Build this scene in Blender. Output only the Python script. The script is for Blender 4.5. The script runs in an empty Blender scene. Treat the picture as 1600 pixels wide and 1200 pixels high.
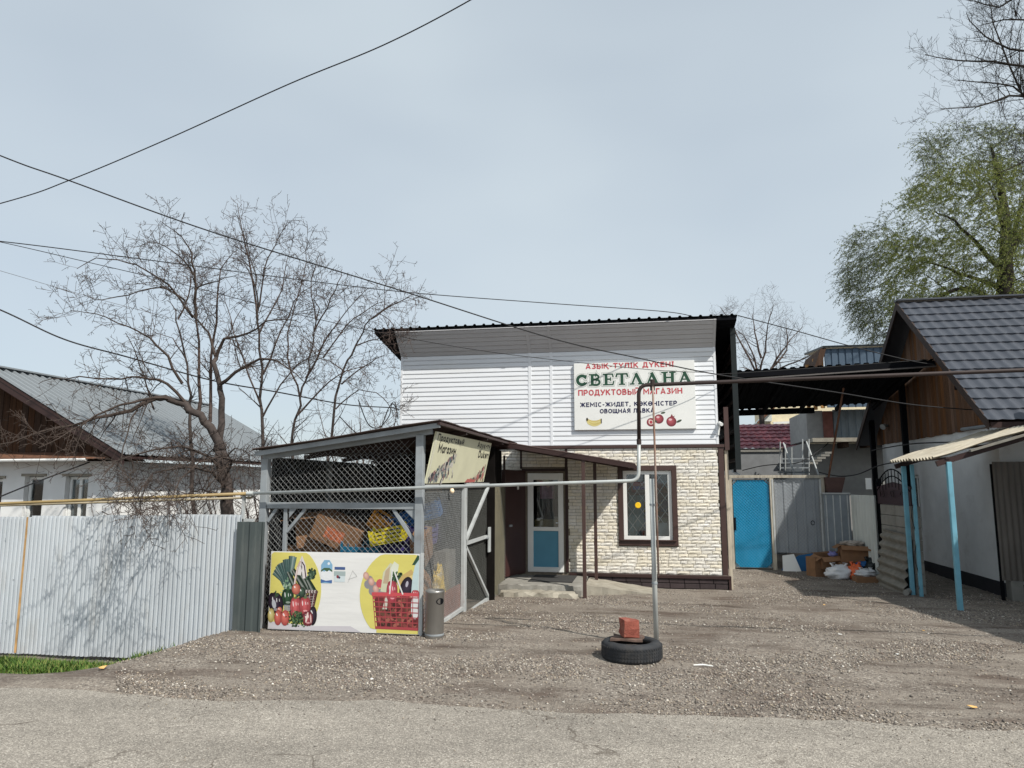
import bpy, math, random
import numpy as np
from mathutils import Vector, Matrix, noise as mnoise

# ------------------------------------------------------------------ camera
TH = math.radians(10.5)           # the street grid is turned 10.5 deg to the view
FOC = 1130.0                      # focal length for a 1600 px wide frame
HOR = 755.0                       # horizon row in that frame
PITCH = math.atan((HOR - 600.0) / FOC)
CAMZ = 1.75
scene = bpy.context.scene
COL = scene.collection
cam = bpy.data.cameras.new('camera')
cam.sensor_width = 36.0
cam.lens = 36.0 * FOC / 1600.0
cam.clip_start = 0.05
cam.clip_end = 3000.0
cam_o = bpy.data.objects.new('camera', cam)
cam_o.location = (0, 0, CAMZ)
cam_o.rotation_euler = (math.pi / 2 + PITCH, 0, TH)
COL.objects.link(cam_o)
scene.camera = cam_o

# ------------------------------------------------------------------ light
SUN_E = math.radians(47.0)
SUN_H = (0.80, -0.60)             # horizontal direction towards the sun
world = bpy.data.worlds.new('World')
scene.world = world
world.use_nodes = True
wn = world.node_tree.nodes; wl = world.node_tree.links
wn.clear()
sky = wn.new('ShaderNodeTexSky'); sky.sky_type = 'NISHITA'; sky.sun_disc = False
sky.sun_elevation = SUN_E
sky.sun_rotation = math.atan2(SUN_H[0], SUN_H[1])
sky.air_density = 1.0; sky.dust_density = 2.5; sky.ozone_density = 1.0; sky.altitude = 700
tc = wn.new('ShaderNodeTexCoord')
nz = wn.new('ShaderNodeTexNoise'); nz.inputs['Scale'].default_value = 1.6
nz.inputs['Detail'].default_value = 3.0; nz.inputs['Roughness'].default_value = 0.45
mp = wn.new('ShaderNodeMapping'); mp.inputs['Scale'].default_value = (1, 1, 2.2)
wl.new(tc.outputs['Generated'], mp.inputs['Vector']); wl.new(mp.outputs['Vector'], nz.inputs['Vector'])
rp = wn.new('ShaderNodeMapRange')
rp.inputs['From Min'].default_value = 0.30; rp.inputs['From Max'].default_value = 0.72
rp.inputs['To Min'].default_value = 0.60; rp.inputs['To Max'].default_value = 0.86
wl.new(nz.outputs['Fac'], rp.inputs['Value'])
mx = wn.new('ShaderNodeMixRGB')   # thin high cloud veil over the clear sky
mx.inputs['Color2'].default_value = (5.6, 6.3, 6.75, 1)
wl.new(rp.outputs['Result'], mx.inputs['Fac'])
wl.new(sky.outputs['Color'], mx.inputs['Color1'])
bg = wn.new('ShaderNodeBackground'); bg.inputs['Strength'].default_value = 0.122
wl.new(mx.outputs['Color'], bg.inputs['Color'])
wo = wn.new('ShaderNodeOutputWorld'); wl.new(bg.outputs['Background'], wo.inputs['Surface'])

sun = bpy.data.lights.new('sun', 'SUN')
sun.energy = 5.0; sun.angle = math.radians(0.7); sun.color = (1.0, 0.95, 0.87)
sun_o = bpy.data.objects.new('sun', sun)
sv = Vector((SUN_H[0] * math.cos(SUN_E), SUN_H[1] * math.cos(SUN_E), math.sin(SUN_E)))
sun_o.rotation_euler = sv.to_track_quat('Z', 'Y').to_euler()
sun_o.location = (20, -15, 30)
COL.objects.link(sun_o)
scene.view_settings.view_transform = 'Standard'
scene.view_settings.look = 'None'
scene.view_settings.exposure = 0.0
scene.view_settings.gamma = 1.0
scene.render.engine = 'CYCLES'
scene.cycles.max_bounces = 6
scene.cycles.transparent_max_bounces = 12

# ------------------------------------------------------------------ helpers
R = random.Random(7)
_cF = Vector((-math.sin(TH) * math.cos(PITCH), math.cos(TH) * math.cos(PITCH), math.sin(PITCH)))
_cR = Vector((math.cos(TH), math.sin(TH), 0))
_cU = _cR.cross(_cF)
def ray(px, py):
    return _cR * ((px - 800) / FOC) + _cU * ((600 - py) / FOC) + _cF
def at(px, py, X=None, Y=None, Z=None):
    d = ray(px, py); o = Vector((0, 0, CAMZ))
    if X is not None: t = X / d.x
    elif Y is not None: t = Y / d.y
    else: t = (Z - CAMZ) / d.z
    return o + d * t
def sm(a, b, x):
    t = min(1.0, max(0.0, (x - a) / (b - a))); return t * t * (3 - 2 * t)
def yedge(x):
    return 5.97 + 0.06 * max(-40, min(40, x)) + 0.16 * mnoise.noise(Vector((x * 0.7, 3.1, 0))) + 0.05 * mnoise.noise(Vector((x * 3.1, 7.7, 0)))
def gz0(x, y):
    z = -0.03 - 0.31 * sm(5.6, 15.6, y) + 0.03 * sm(15.5, 20, y)
    left = sm(-5.15, -6.2, x)
    z += left * (-0.36 * sm(5.9, 7.6, y) - 0.09 * sm(7.6, 8.4, y))
    return z
def gz(x, y):
    z = gz0(x, y)
    e = yedge(x)
    if y > e - 0.3 and y < 26 and abs(x) < 20:
        k = sm(e - 0.2, e + 0.5, y)
        z += k * (0.022 * mnoise.noise(Vector((x * 1.1, y * 1.1, 1.7))) + 0.013 * mnoise.noise(Vector((x * 4.3, y * 4.3, 5.2))))
        z += 0.040 * math.exp(-((y - e - 0.22) / 0.16) ** 2) * max(0, 0.35 + mnoise.noise(Vector((x * 1.3, 0.4, 9.0))))
    return z

def lin(r, g, b):
    def f(c):
        c /= 255.0
        return c / 12.92 if c <= 0.04045 else ((c + 0.055) / 1.055) ** 2.4
    return (f(r), f(g), f(b))

WL = {}
def link(o, parent=None, loc=(0, 0, 0)):
    COL.objects.link(o)
    w = Vector(loc); WL[o.name] = w
    if parent is not None:
        o.parent = parent
        o.location = w - WL[parent.name]
    else:
        o.location = w
    return o
def tag(o, label, cat, group=None):
    o['label'] = label; o['category'] = cat
    if group: o['group'] = group
    return o
def thing(name, label, cat, loc, group=None):
    o = bpy.data.objects.new(name, None); o.empty_display_size = 0.2
    link(o, None, loc); return tag(o, label, cat, group)

class MB:
    def __init__(s): s.v = []; s.f = []; s.c = []; s.col = (1, 1, 1); s.smooth = False
    def face(s, pts):
        n = len(s.v); s.v.extend([tuple(p) for p in pts]); s.f.append(tuple(range(n, n + len(pts)))); s.c.append(s.col)
    def idx(s, verts, faces):
        n = len(s.v); s.v.extend([tuple(p) for p in verts])
        for f in faces: s.f.append(tuple(i + n for i in f)); s.c.append(s.col)
    def box(s, a, b, rot=None, piv=None):
        x0, y0, z0 = a; x1, y1, z1 = b
        vs = [Vector(p) for p in ((x0,y0,z0),(x1,y0,z0),(x1,y1,z0),(x0,y1,z0),(x0,y0,z1),(x1,y0,z1),(x1,y1,z1),(x0,y1,z1))]
        if rot is not None:
            pv = Vector(piv) if piv is not None else (Vector(a) + Vector(b)) / 2
            vs = [rot @ (p - pv) + pv for p in vs]
        s.idx(vs, ((0,3,2,1),(4,5,6,7),(0,1,5,4),(1,2,6,5),(2,3,7,6),(3,0,4,7)))
        return s
    def bar(s, p, q, w, h=None, up=(0, 0, 1)):
        h = h or w; p = Vector(p); q = Vector(q); d = (q - p).normalized(); u = Vector(up)
        if abs(d.dot(u)) > 0.98: u = Vector((0, 1, 0))
        a = d.cross(u).normalized() * (w / 2); b = a.cross(d).normalized() * (h / 2)
        vs = [p-a-b, p+a-b, p+a+b, p-a+b, q-a-b, q+a-b, q+a+b, q-a+b]
        s.idx(vs, ((0,1,2,3),(7,6,5,4),(0,4,5,1),(1,5,6,2),(2,6,7,3),(3,7,4,0)))
        return s
    def tube(s, pts, rad, n=6, cap=True):
        pts = [Vector(p) for p in pts]
        if not isinstance(rad, (list, tuple)): rad = [rad] * len(pts)
        ref = None; base = len(s.v); m = len(pts)
        for i, p in enumerate(pts):
            d = (pts[min(i + 1, m - 1)] - pts[max(i - 1, 0)])
            if d.length < 1e-9: d = Vector((0, 0, 1))
            d.normalize()
            if ref is None:
                ref = d.orthogonal().normalized()
            a = (ref - d * ref.dot(d))
            if a.length < 1e-6: a = d.orthogonal()
            a.normalize(); ref = a; b = d.cross(a)
            for k in range(n):
                t = 2 * math.pi * k / n
                s.v.append(tuple(p + (a * math.cos(t) + b * math.sin(t)) * rad[i]))
        for i in range(m - 1):
            for k in range(n):
                k2 = (k + 1) % n
                s.f.append((base + i*n + k, base + i*n + k2, base + (i+1)*n + k2, base + (i+1)*n + k)); s.c.append(s.col)
        if cap and n > 2:
            s.f.append(tuple(base + k for k in reversed(range(n)))); s.c.append(s.col)
            s.f.append(tuple(base + (m-1)*n + k for k in range(n))); s.c.append(s.col)
        return s
    def prism(s, poly, d):
        n = len(poly); d = Vector(d); a = [Vector(p) for p in poly]; b = [p + d for p in a]
        fs = [tuple(reversed(range(n))), tuple(range(n, 2 * n))] + [(i, (i + 1) % n, n + (i + 1) % n, n + i) for i in range(n)]
        s.idx(a + b, fs); return s
    def lathe(s, c, prof, n=24, axis='Z'):
        c = Vector(c); base = len(s.v); m = len(prof)
        for (r, h) in prof:
            for k in range(n):
                t = 2 * math.pi * k / n
                s.v.append((c.x + r * math.cos(t), c.y + r * math.sin(t), c.z + h))
        for i in range(m - 1):
            for k in range(n):
                k2 = (k + 1) % n
                s.f.append((base+i*n+k, base+i*n+k2, base+(i+1)*n+k2, base+(i+1)*n+k)); s.c.append(s.col)
        return s
    def sheet(s, O, U, V, prof, nv=1, vfun=None):
        """profile [(u, off)] along U, swept along V (full vector); off along U x V"""
        O = Vector(O); U = Vector(U).normalized(); V = Vector(V); N = U.cross(V).normalized()
        base = len(s.v); m = len(prof)
        for j in range(nv + 1):
            t = j / nv
            for (u, off) in prof:
                e = vfun(u, t) if vfun else 0
                s.v.append(tuple(O + U * u + V * t + N * (off + e)))
        for j in range(nv):
            for i in range(m - 1):
                s.f.append((base+j*m+i, base+j*m+i+1, base+(j+1)*m+i+1, base+(j+1)*m+i)); s.c.append(s.col)
        return s
    def build(s, name, mat, parent=None, kind=None, bevel=0, smooth=None, colors=False, center=True, solid=0):
        if not s.v:
            s.v = [(0, 0, 0)] * 3; s.f = [(0, 1, 2)]; s.c = [(1, 1, 1)]
        if center:
            a = np.array(s.v, dtype=np.float64); lo = a.min(0); hi = a.max(0)
            o = Vector(((lo[0] + hi[0]) / 2, (lo[1] + hi[1]) / 2, lo[2]))
            vs = (a - np.array(o)).tolist()
        else:
            o = Vector((0, 0, 0)); vs = s.v
        me = bpy.data.meshes.new(name); me.from_pydata(vs, [], s.f)
        if colors:
            at_ = me.color_attributes.new('Col', 'FLOAT_COLOR', 'CORNER')
            buf = []
            for p, c in zip(s.f, s.c):
                if isinstance(c[0], (tuple, list)):
                    for q in c: buf.extend((q[0], q[1], q[2], 1.0))
                else:
                    buf.extend((c[0], c[1], c[2], 1.0) * len(p))
            at_.data.foreach_set('color', buf)
        if smooth if smooth is not None else s.smooth:
            me.polygons.foreach_set('use_smooth', [True] * len(me.polygons))
        me.materials.append(mat); me.update()
        ob = bpy.data.objects.new(name, me); link(ob, parent, o)
        if kind: ob['kind'] = kind
        if bevel:
            b = ob.modifiers.new('bevel', 'BEVEL'); b.width = bevel; b.segments = 2; b.limit_method = 'ANGLE'
        if solid:
            b = ob.modifiers.new('thickness', 'SOLIDIFY'); b.thickness = solid; b.offset = 0
        return ob

def trap(W, pitch, depth, top=0.45, slope=0.12, u0=0.0):
    """trapezoid corrugation profile"""
    pr = [(u0, 0.0)]; u = u0
    while u < W - 1e-6:
        for a, d in ((slope, depth), (slope + top, depth), (2 * slope + top, 0.0), (1.0, 0.0)):
            x = u + pitch * a
            if x >= W: break
            pr.append((x, d))
        u += pitch
    if pr[-1][0] < W - 1e-6: pr.append((W, pr[-1][1]))
    return pr
def sine(W, pitch, depth, k=8):
    n = int(round(W / pitch * k))
    return [(W * i / n, depth * 0.5 * (1 + math.sin(2 * math.pi * i / k))) for i in range(n + 1)]

_mats = {}
def M(name, rgb, rough=0.8, metal=0.0, var=0.15, scale=6.0, bump=0.0, bscale=60.0, stretch=(1, 1, 1), spec=0.3,
      rnd=0.0, rndhue=0.0, attr=False, dirt=None, dirt_amt=0.4, dirt_scale=2.0, dirt_thr=0.5, emit=None, gain=None, island=False):
    if name in _mats: return _mats[name]
    m = bpy.data.materials.new(name); m.use_nodes = True; _mats[name] = m
    n = m.node_tree.nodes; l = m.node_tree.links
    b = n['Principled BSDF']
    b.inputs['Roughness'].default_value = rough; b.inputs['Metallic'].default_value = metal
    b.inputs['Specular IOR Level'].default_value = spec
    g = n.new('ShaderNodeNewGeometry'); mp = n.new('ShaderNodeMapping'); mp.inputs['Scale'].default_value = stretch
    l.new(g.outputs['Position'], mp.inputs['Vector'])
    if attr:
        c = n.new('ShaderNodeVertexColor'); c.layer_name = 'Col'; cur = c.outputs['Color']
    else:
        c = n.new('ShaderNodeRGB'); c.outputs[0].default_value = (*rgb, 1); cur = c.outputs[0]
    def mul(sock_col, sock_val):
        x = n.new('ShaderNodeVectorMath'); x.operation = 'SCALE'
        l.new(sock_col, x.inputs[0]); l.new(sock_val, x.inputs['Scale']); return x.outputs[0]
    if rnd or rndhue:
        oi = n.new('ShaderNodeNewGeometry') if island else n.new('ShaderNodeObjectInfo')
        orand = oi.outputs['Random Per Island'] if island else oi.outputs['Random']
        if rnd:
            r = n.new('ShaderNodeMapRange'); r.inputs['To Min'].default_value = 1 - rnd; r.inputs['To Max'].default_value = 1 + rnd
            l.new(orand, r.inputs['Value']); cur = mul(cur, r.outputs['Result'])
        if rndhue:
            h = n.new('ShaderNodeHueSaturation')
            w = n.new('ShaderNodeMath'); w.operation = 'MULTIPLY'; w.inputs[1].default_value = 7.31; l.new(orand, w.inputs[0])
            fr = n.new('ShaderNodeMath'); fr.operation = 'FRACT'; l.new(w.outputs[0], fr.inputs[0])
            r2 = n.new('ShaderNodeMapRange'); r2.inputs['To Min'].default_value = 1 - rndhue; r2.inputs['To Max'].default_value = 1 + rndhue
            l.new(fr.outputs[0], r2.inputs['Value']); l.new(r2.outputs['Result'], h.inputs['Saturation'])
            l.new(cur, h.inputs['Color']); cur = h.outputs['Color']
    if gain:
        hs_ = n.new('ShaderNodeHueSaturation'); hs_.inputs['Saturation'].default_value = 0.88; hs_.inputs['Value'].default_value = gain
        l.new(cur, hs_.inputs['Color']); cur = hs_.outputs['Color']
    if var:
        for sc_, am in ((scale, var), (scale * 0.13, var * 0.7)):
            t = n.new('ShaderNodeTexNoise'); t.inputs['Scale'].default_value = sc_; t.inputs['Detail'].default_value = 5
            l.new(mp.outputs['Vector'], t.inputs['Vector'])
            r = n.new('ShaderNodeMapRange'); r.inputs['From Min'].default_value = 0.28; r.inputs['From Max'].default_value = 0.72
            r.inputs['To Min'].default_value = 1 - am; r.inputs['To Max'].default_value = 1 + am
            l.new(t.outputs['Fac'], r.inputs['Value']); cur = mul(cur, r.outputs['Result'])
    if dirt:
        t = n.new('ShaderNodeTexNoise'); t.inputs['Scale'].default_value = dirt_scale; t.inputs['Detail'].default_value = 7
        t.inputs['Roughness'].default_value = 0.65
        l.new(mp.outputs['Vector'], t.inputs['Vector'])
        r = n.new('ShaderNodeMapRange'); r.inputs['From Min'].default_value = dirt_thr; r.inputs['From Max'].default_value = dirt_thr + 0.2
        r.inputs['To Max'].default_value = dirt_amt
        l.new(t.outputs['Fac'], r.inputs['Value'])
        x = n.new('ShaderNodeMixRGB'); l.new(r.outputs['Result'], x.inputs['Fac']); l.new(cur, x.inputs['Color1'])
        x.inputs['Color2'].default_value = (*dirt, 1); cur = x.outputs['Color']
    l.new(cur, b.inputs['Base Color'])
    if bump:
        t = n.new('ShaderNodeTexNoise'); t.inputs['Scale'].default_value = bscale; t.inputs['Detail'].default_value = 4
        l.new(mp.outputs['Vector'], t.inputs['Vector'])
        bp = n.new('ShaderNodeBump'); bp.inputs['Strength'].default_value = bump; bp.inputs['Distance'].default_value = 0.01
        l.new(t.outputs['Fac'], bp.inputs['Height']); l.new(bp.outputs['Normal'], b.inputs['Normal'])
    if emit:
        b.inputs['Emission Color'].default_value = (*rgb, 1); b.inputs['Emission Strength'].default_value = emit
    return m
def glass_mat(name, tint=(0.9, 0.95, 0.95), refl=0.12):
    m = bpy.data.materials.new(name); m.use_nodes = True; n = m.node_tree.nodes; l = m.node_tree.links; n.clear()
    o = n.new('ShaderNodeOutputMaterial'); t = n.new('ShaderNodeBsdfTransparent'); t.inputs[0].default_value = (*tint, 1)
    g = n.new('ShaderNodeBsdfGlossy'); g.inputs['Roughness'].default_value = 0.03
    f = n.new('ShaderNodeFresnel'); f.inputs['IOR'].default_value = 1.5
    a = n.new('ShaderNodeMath'); a.operation = 'ADD'; a.inputs[1].default_value = refl - 0.04; l.new(f.outputs[0], a.inputs[0])
    x = n.new('ShaderNodeMixShader'); l.new(a.outputs[0], x.inputs[0]); l.new(t.outputs[0], x.inputs[1]); l.new(g.outputs[0], x.inputs[2])
    l.new(x.outputs[0], o.inputs[0]); return m

# ------------------------------------------------------------------ materials
m_galv = M('galvanised sheet', lin(192, 198, 203), rough=0.5, metal=0.1, rnd=0.05, var=0.10, scale=3, stretch=(1, 1, 0.35), dirt=lin(150, 146, 138), dirt_amt=0.45, dirt_scale=3.0, dirt_thr=0.52, bump=0.05, bscale=5)
m_galv_d = M('dark sheet', lin(84, 92, 92), rough=0.38, metal=0.45, var=0.2, scale=2.5, stretch=(1, 1, 0.25), dirt=lin(140, 142, 138), dirt_amt=0.3, dirt_scale=4)
m_rust = M('rusty steel', lin(112, 80, 62), rough=0.85, var=0.35, scale=9, dirt=lin(90, 60, 45), dirt_amt=0.7, dirt_scale=6)
m_steel = M('painted grey steel', lin(142, 148, 152), rough=0.55, metal=0.1, var=0.15, scale=4, dirt=lin(110, 100, 92), dirt_amt=0.4, dirt_scale=5, dirt_thr=0.55)
m_steel_l = M('pale steel', lin(180, 184, 184), rough=0.5, metal=0.1, var=0.12, scale=5, dirt=lin(120, 100, 84), dirt_amt=0.5, dirt_scale=7, dirt_thr=0.57)
m_wire = M('mesh wire', lin(165, 168, 168), rough=0.5, metal=0.3, var=0.1)
m_wire_d = M('fine mesh wire', lin(120, 122, 118), rough=0.6, metal=0.2, var=0.1)
m_pipe_y = M('yellow paint', lin(150, 130, 90), rough=0.5, var=0.2, scale=3, dirt=lin(120, 100, 70), dirt_amt=0.5, dirt_scale=4)
m_pipe_g = M('pipe grey paint', lin(186, 190, 188), rough=0.45, metal=0.15, var=0.12, scale=5)
m_pipe_b = M('pipe brown paint', lin(52, 42, 40), rough=0.6, var=0.18, scale=5)
m_brown = M('brown metal', lin(72, 54, 50), rough=0.45, var=0.1, scale=4, spec=0.4)
m_dkbrown = M('dark brown metal', lin(58, 42, 40), rough=0.5, var=0.12, scale=4)
m_white_pvc = M('white plastic', lin(232, 233, 230), rough=0.4, var=0.03, scale=3, spec=0.4)
m_siding = M('white siding', lin(222, 225, 229), rough=0.5, var=0.03, scale=2, stretch=(0.4, 1, 3), spec=0.35, dirt=lin(205, 203, 196), dirt_amt=0.25, dirt_scale=1.6)
m_brick = M('cream facing brick', lin(224, 219, 207), rough=0.85, var=0.10, scale=22, rnd=0.07, rndhue=0.45, bump=0.6, bscale=45, dirt=lin(208, 188, 150), dirt_amt=0.35, dirt_scale=2.6, dirt_thr=0.54)
m_brick_i = M('cream facing brick per island', lin(224, 219, 207), rough=0.85, var=0.10, scale=22, rnd=0.07, rndhue=0.45, bump=0.6, bscale=45, dirt=lin(208, 188, 150), dirt_amt=0.35, dirt_scale=2.6, dirt_thr=0.54, island=True)  # same cream as the single bricks, tone varied at random per joined brick
m_mortar = M('mortar', lin(128, 119, 106), rough=0.95, var=0.15, scale=18)
m_plinth = M('dark plinth brick', lin(64, 55, 56), rough=0.7, var=0.15, scale=14, rnd=0.15, bump=0.4, bscale=50)
m_black = M('black sheet', lin(18, 19, 23), spec=0.08, rough=0.9, var=0.15, scale=3)
m_roofdark = M('dark green roof sheet', lin(28, 34, 35), rough=0.45, var=0.12, scale=3)
m_soffit = M('soffit siding with painted shade', lin(186, 186, 188), rough=0.55, var=0.03, scale=2)  # overhang shade put into the base colour, greyer than the white siding
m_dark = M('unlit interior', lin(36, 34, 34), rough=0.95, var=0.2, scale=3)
m_glass = glass_mat('window glass', (0.80, 0.86, 0.88), 0.10)
m_bluedoor = M('blue door panel', lin(92, 150, 176), rough=0.45, var=0.06, scale=4)
m_conc = M('weathered concrete', lin(152, 147, 135), rough=0.95, var=0.16, scale=7, bump=0.6, bscale=40, dirt=lin(110, 100, 86), dirt_amt=0.55, dirt_scale=3, dirt_thr=0.5)
m_conc_d = M('grey concrete', lin(138, 136, 130), rough=0.95, var=0.16, scale=6, bump=0.5, bscale=40, dirt=lin(90, 84, 76), dirt_amt=0.5, dirt_scale=3)
m_rubber = M('tyre rubber', lin(46, 48, 51), rough=0.75, var=0.2, scale=10, dirt=lin(110, 102, 92), dirt_amt=0.22, dirt_scale=6)
m_redbrick = M('red brick', lin(138, 78, 66), rough=0.95, var=0.22, scale=22, bump=0.6, bscale=70, dirt=lin(190, 140, 120), dirt_amt=0.5, dirt_scale=9)
m_plaster = M('whitewashed plaster', lin(226, 227, 226), rough=0.9, var=0.06, scale=3, bump=0.25, bscale=14, dirt=lin(176, 172, 164), dirt_amt=0.4, dirt_scale=1.7, dirt_thr=0.55)
m_plank = M('weathered brown planks', lin(68, 49, 37), rough=0.85, var=0.3, scale=3, stretch=(9, 9, 0.5), rnd=0.25, rndhue=0.2, bump=0.3, bscale=40)
m_plank_d = M('dark stained planks', lin(106, 76, 54), rough=0.85, var=0.3, scale=3, stretch=(9, 9, 0.5), rnd=0.28, rndhue=0.2, bump=0.3, bscale=40)
m_tile = M('blue grey metal tile', lin(70, 74, 82), rough=0.5, metal=0.15, var=0.06, scale=2, spec=0.4)
m_redtile = M('dark red metal tile', lin(116, 66, 74), rough=0.5, var=0.1, scale=3)
m_slate = M('old slate', lin(128, 125, 117), rough=0.95, var=0.18, scale=6, dirt=lin(112, 104, 90), dirt_amt=0.6, dirt_scale=4, bump=0.3, bscale=50)
m_slate_l = M('sunbleached slate', lin(180, 172, 155), rough=0.95, var=0.15, scale=6, dirt=lin(150, 136, 112), dirt_amt=0.5, dirt_scale=4, bump=0.3, bscale=50)
m_bluepost = M('light blue paint', lin(110, 164, 182), rough=0.6, var=0.12, scale=6, dirt=lin(96, 110, 110), dirt_amt=0.5, dirt_scale=9, dirt_thr=0.56)
m_gateblue = M('bright blue paint', lin(22, 134, 172), rough=0.5, var=0.10, scale=3, stretch=(1, 1, .5), dirt=lin(90, 165, 200), dirt_amt=0.35, dirt_scale=2.5)
m_card = M('cardboard', lin(132, 100, 74), rough=0.9, var=0.12, scale=9, dirt=lin(150, 108, 76), dirt_amt=0.3, dirt_scale=5, rnd=0.12)
m_yel = M('yellow plastic', lin(206, 190, 44), rough=0.5, var=0.08)
m_ora = M('orange plastic', lin(182, 126, 46), rough=0.5, var=0.08)
m_blu = M('blue plastic', lin(34, 88, 142), rough=0.5, var=0.12)
m_cyan = M('teal plastic', lin(34, 108, 140), rough=0.5, var=0.12)
m_pur = M('violet plastic', lin(74, 64, 130), rough=0.5, var=0.12)
m_bark = M('grey brown bark', lin(68, 61, 58), rough=0.95, var=0.3, scale=14, bump=0.5, bscale=40)
m_twig = M('brown twigs', lin(66, 57, 52), rough=0.95, var=0.25, scale=6)
m_twig_r = M('reddish twigs', lin(80, 68, 63), rough=0.95, var=0.25, scale=6)
m_bark_d = M('dark bark', lin(48, 44, 40), rough=0.95, var=0.3, scale=10, bump=0.5, bscale=30)
m_print = M('printed vinyl', (1, 1, 1), rough=0.55, var=0.03, scale=3, attr=True, spec=0.3, gain=0.8, bump=0.4, bscale=3, stretch=(.7, 1, 2.4))
m_vinyl = M('white vinyl', lin(226, 227, 224), rough=0.55, var=0.03, scale=3, spec=0.3, bump=0.35, bscale=2.2, stretch=(1, 1, 1.6))
m_vinyl_t = M('yellowed vinyl', lin(206, 204, 176), rough=0.6, var=0.06, scale=3)
m_cable = M('black cable', lin(34, 34, 36), rough=0.6, var=0.05)
m_bag = M('white plastic bag', lin(214, 216, 218), rough=0.4, var=0.08, scale=9, bump=0.6, bscale=14)
# ------------------------------------------------------------------ ground, road, gravel, grass
def axis(lo, hi, step, far, r=1.35):
    a = list(np.arange(lo, hi + 1e-6, step)); s = step
    l = [lo]; 
    while l[-1] > -far: s *= r; l.append(l[-1] - s)
    s = step; h = [a[-1]]
    while h[-1] < far: s *= r; h.append(h[-1] + s)
    return sorted(set(l[1:])) + a + h[1:]
def ground_material():
    m = bpy.data.materials.new('gravel and dirt'); m.use_nodes = True; n = m.node_tree.nodes; l = m.node_tree.links
    b = n['Principled BSDF']; b.inputs['Roughness'].default_value = 0.95; b.inputs['Specular IOR Level'].default_value = 0.15
    g = n.new('ShaderNodeNewGeometry')
    def noise(sc, det=5, rough=0.6, st=None):
        t = n.new('ShaderNodeTexNoise'); t.inputs['Scale'].default_value = sc; t.inputs['Detail'].default_value = det; t.inputs['Roughness'].default_value = rough
        if st:
            mp = n.new('ShaderNodeMapping'); mp.inputs['Scale'].default_value = st; l.new(g.outputs['Position'], mp.inputs['Vector']); l.new(mp.outputs['Vector'], t.inputs['Vector'])
        else: l.new(g.outputs['Position'], t.inputs['Vector'])
        return t
    def ramp(sock, a, b_):
        r = n.new('ShaderNodeMapRange'); r.inputs['From Min'].default_value = a; r.inputs['From Max'].default_value = b_; l.new(sock, r.inputs['Value']); return r.outputs['Result']
    def mixc(f, c1, c2):
        x = n.new('ShaderNodeMixRGB')
        if isinstance(f, float): x.inputs['Fac'].default_value = f
        else: l.new(f, x.inputs['Fac'])
        for s_, c in ((x.inputs['Color1'], c1), (x.inputs['Color2'], c2)):
            if isinstance(c, tuple): s_.default_value = (*c, 1)
            else: l.new(c, s_)
        return x.outputs['Color']
    v = n.new('ShaderNodeTexVoronoi'); v.inputs['Scale'].default_value = 62; l.new(g.outputs['Position'], v.inputs['Vector'])
    hs = n.new('ShaderNodeSeparateColor'); l.new(v.outputs['Color'], hs.inputs[0])
    cr = n.new('ShaderNodeValToRGB'); el = cr.color_ramp.elements
    el[0].position = 0.0; el[0].color = (*lin(84, 79, 74), 1); el[1].position = 1.0; el[1].color = (*lin(190, 184, 174), 1)
    for p_, c_ in ((0.3, lin(120, 113, 105)), (0.6, lin(140, 132, 123)), (0.88, lin(158, 149, 137))):
        e = el.new(p_); e.color = (*c_, 1)
    l.new(hs.outputs[0], cr.inputs[0])
    dirt = mixc(ramp(noise(3.0, 6).outputs['Fac'], 0.35, 0.7), lin(120, 112, 103), lin(144, 136, 126))
    brown0 = mixc(ramp(noise(1.3, 6, 0.65, (0.55, 1.6, 1)).outputs['Fac'], 0.46, 0.60), dirt, lin(98, 87, 79))
    brown = mixc(ramp(noise(1.0, 6, 0.6, (0.22, 1.9, 1)).outputs['Fac'], 0.52, 0.64), brown0, lin(84, 74, 67))
    peb = mixc(ramp(noise(0.8, 6, 0.7).outputs['Fac'], 0.60, 0.36), brown, cr.outputs[0])
    fin = mixc(ramp(noise(45, 3).outputs['Fac'], 0.56, 0.75), peb, lin(74, 68, 63))
    l.new(fin, b.inputs['Base Color'])
    bp = n.new('ShaderNodeBump'); bp.inputs['Strength'].default_value = 0.7; bp.inputs['Distance'].default_value = 0.012
    ad = n.new('ShaderNodeMath'); ad.operation = 'SUBTRACT'; l.new(noise(38, 4).outputs['Fac'], ad.inputs[0]); l.new(v.outputs['Distance'], ad.inputs[1])
    l.new(ad.outputs[0], bp.inputs['Height']); l.new(bp.outputs['Normal'], b.inputs['Normal'])
    return m
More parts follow.
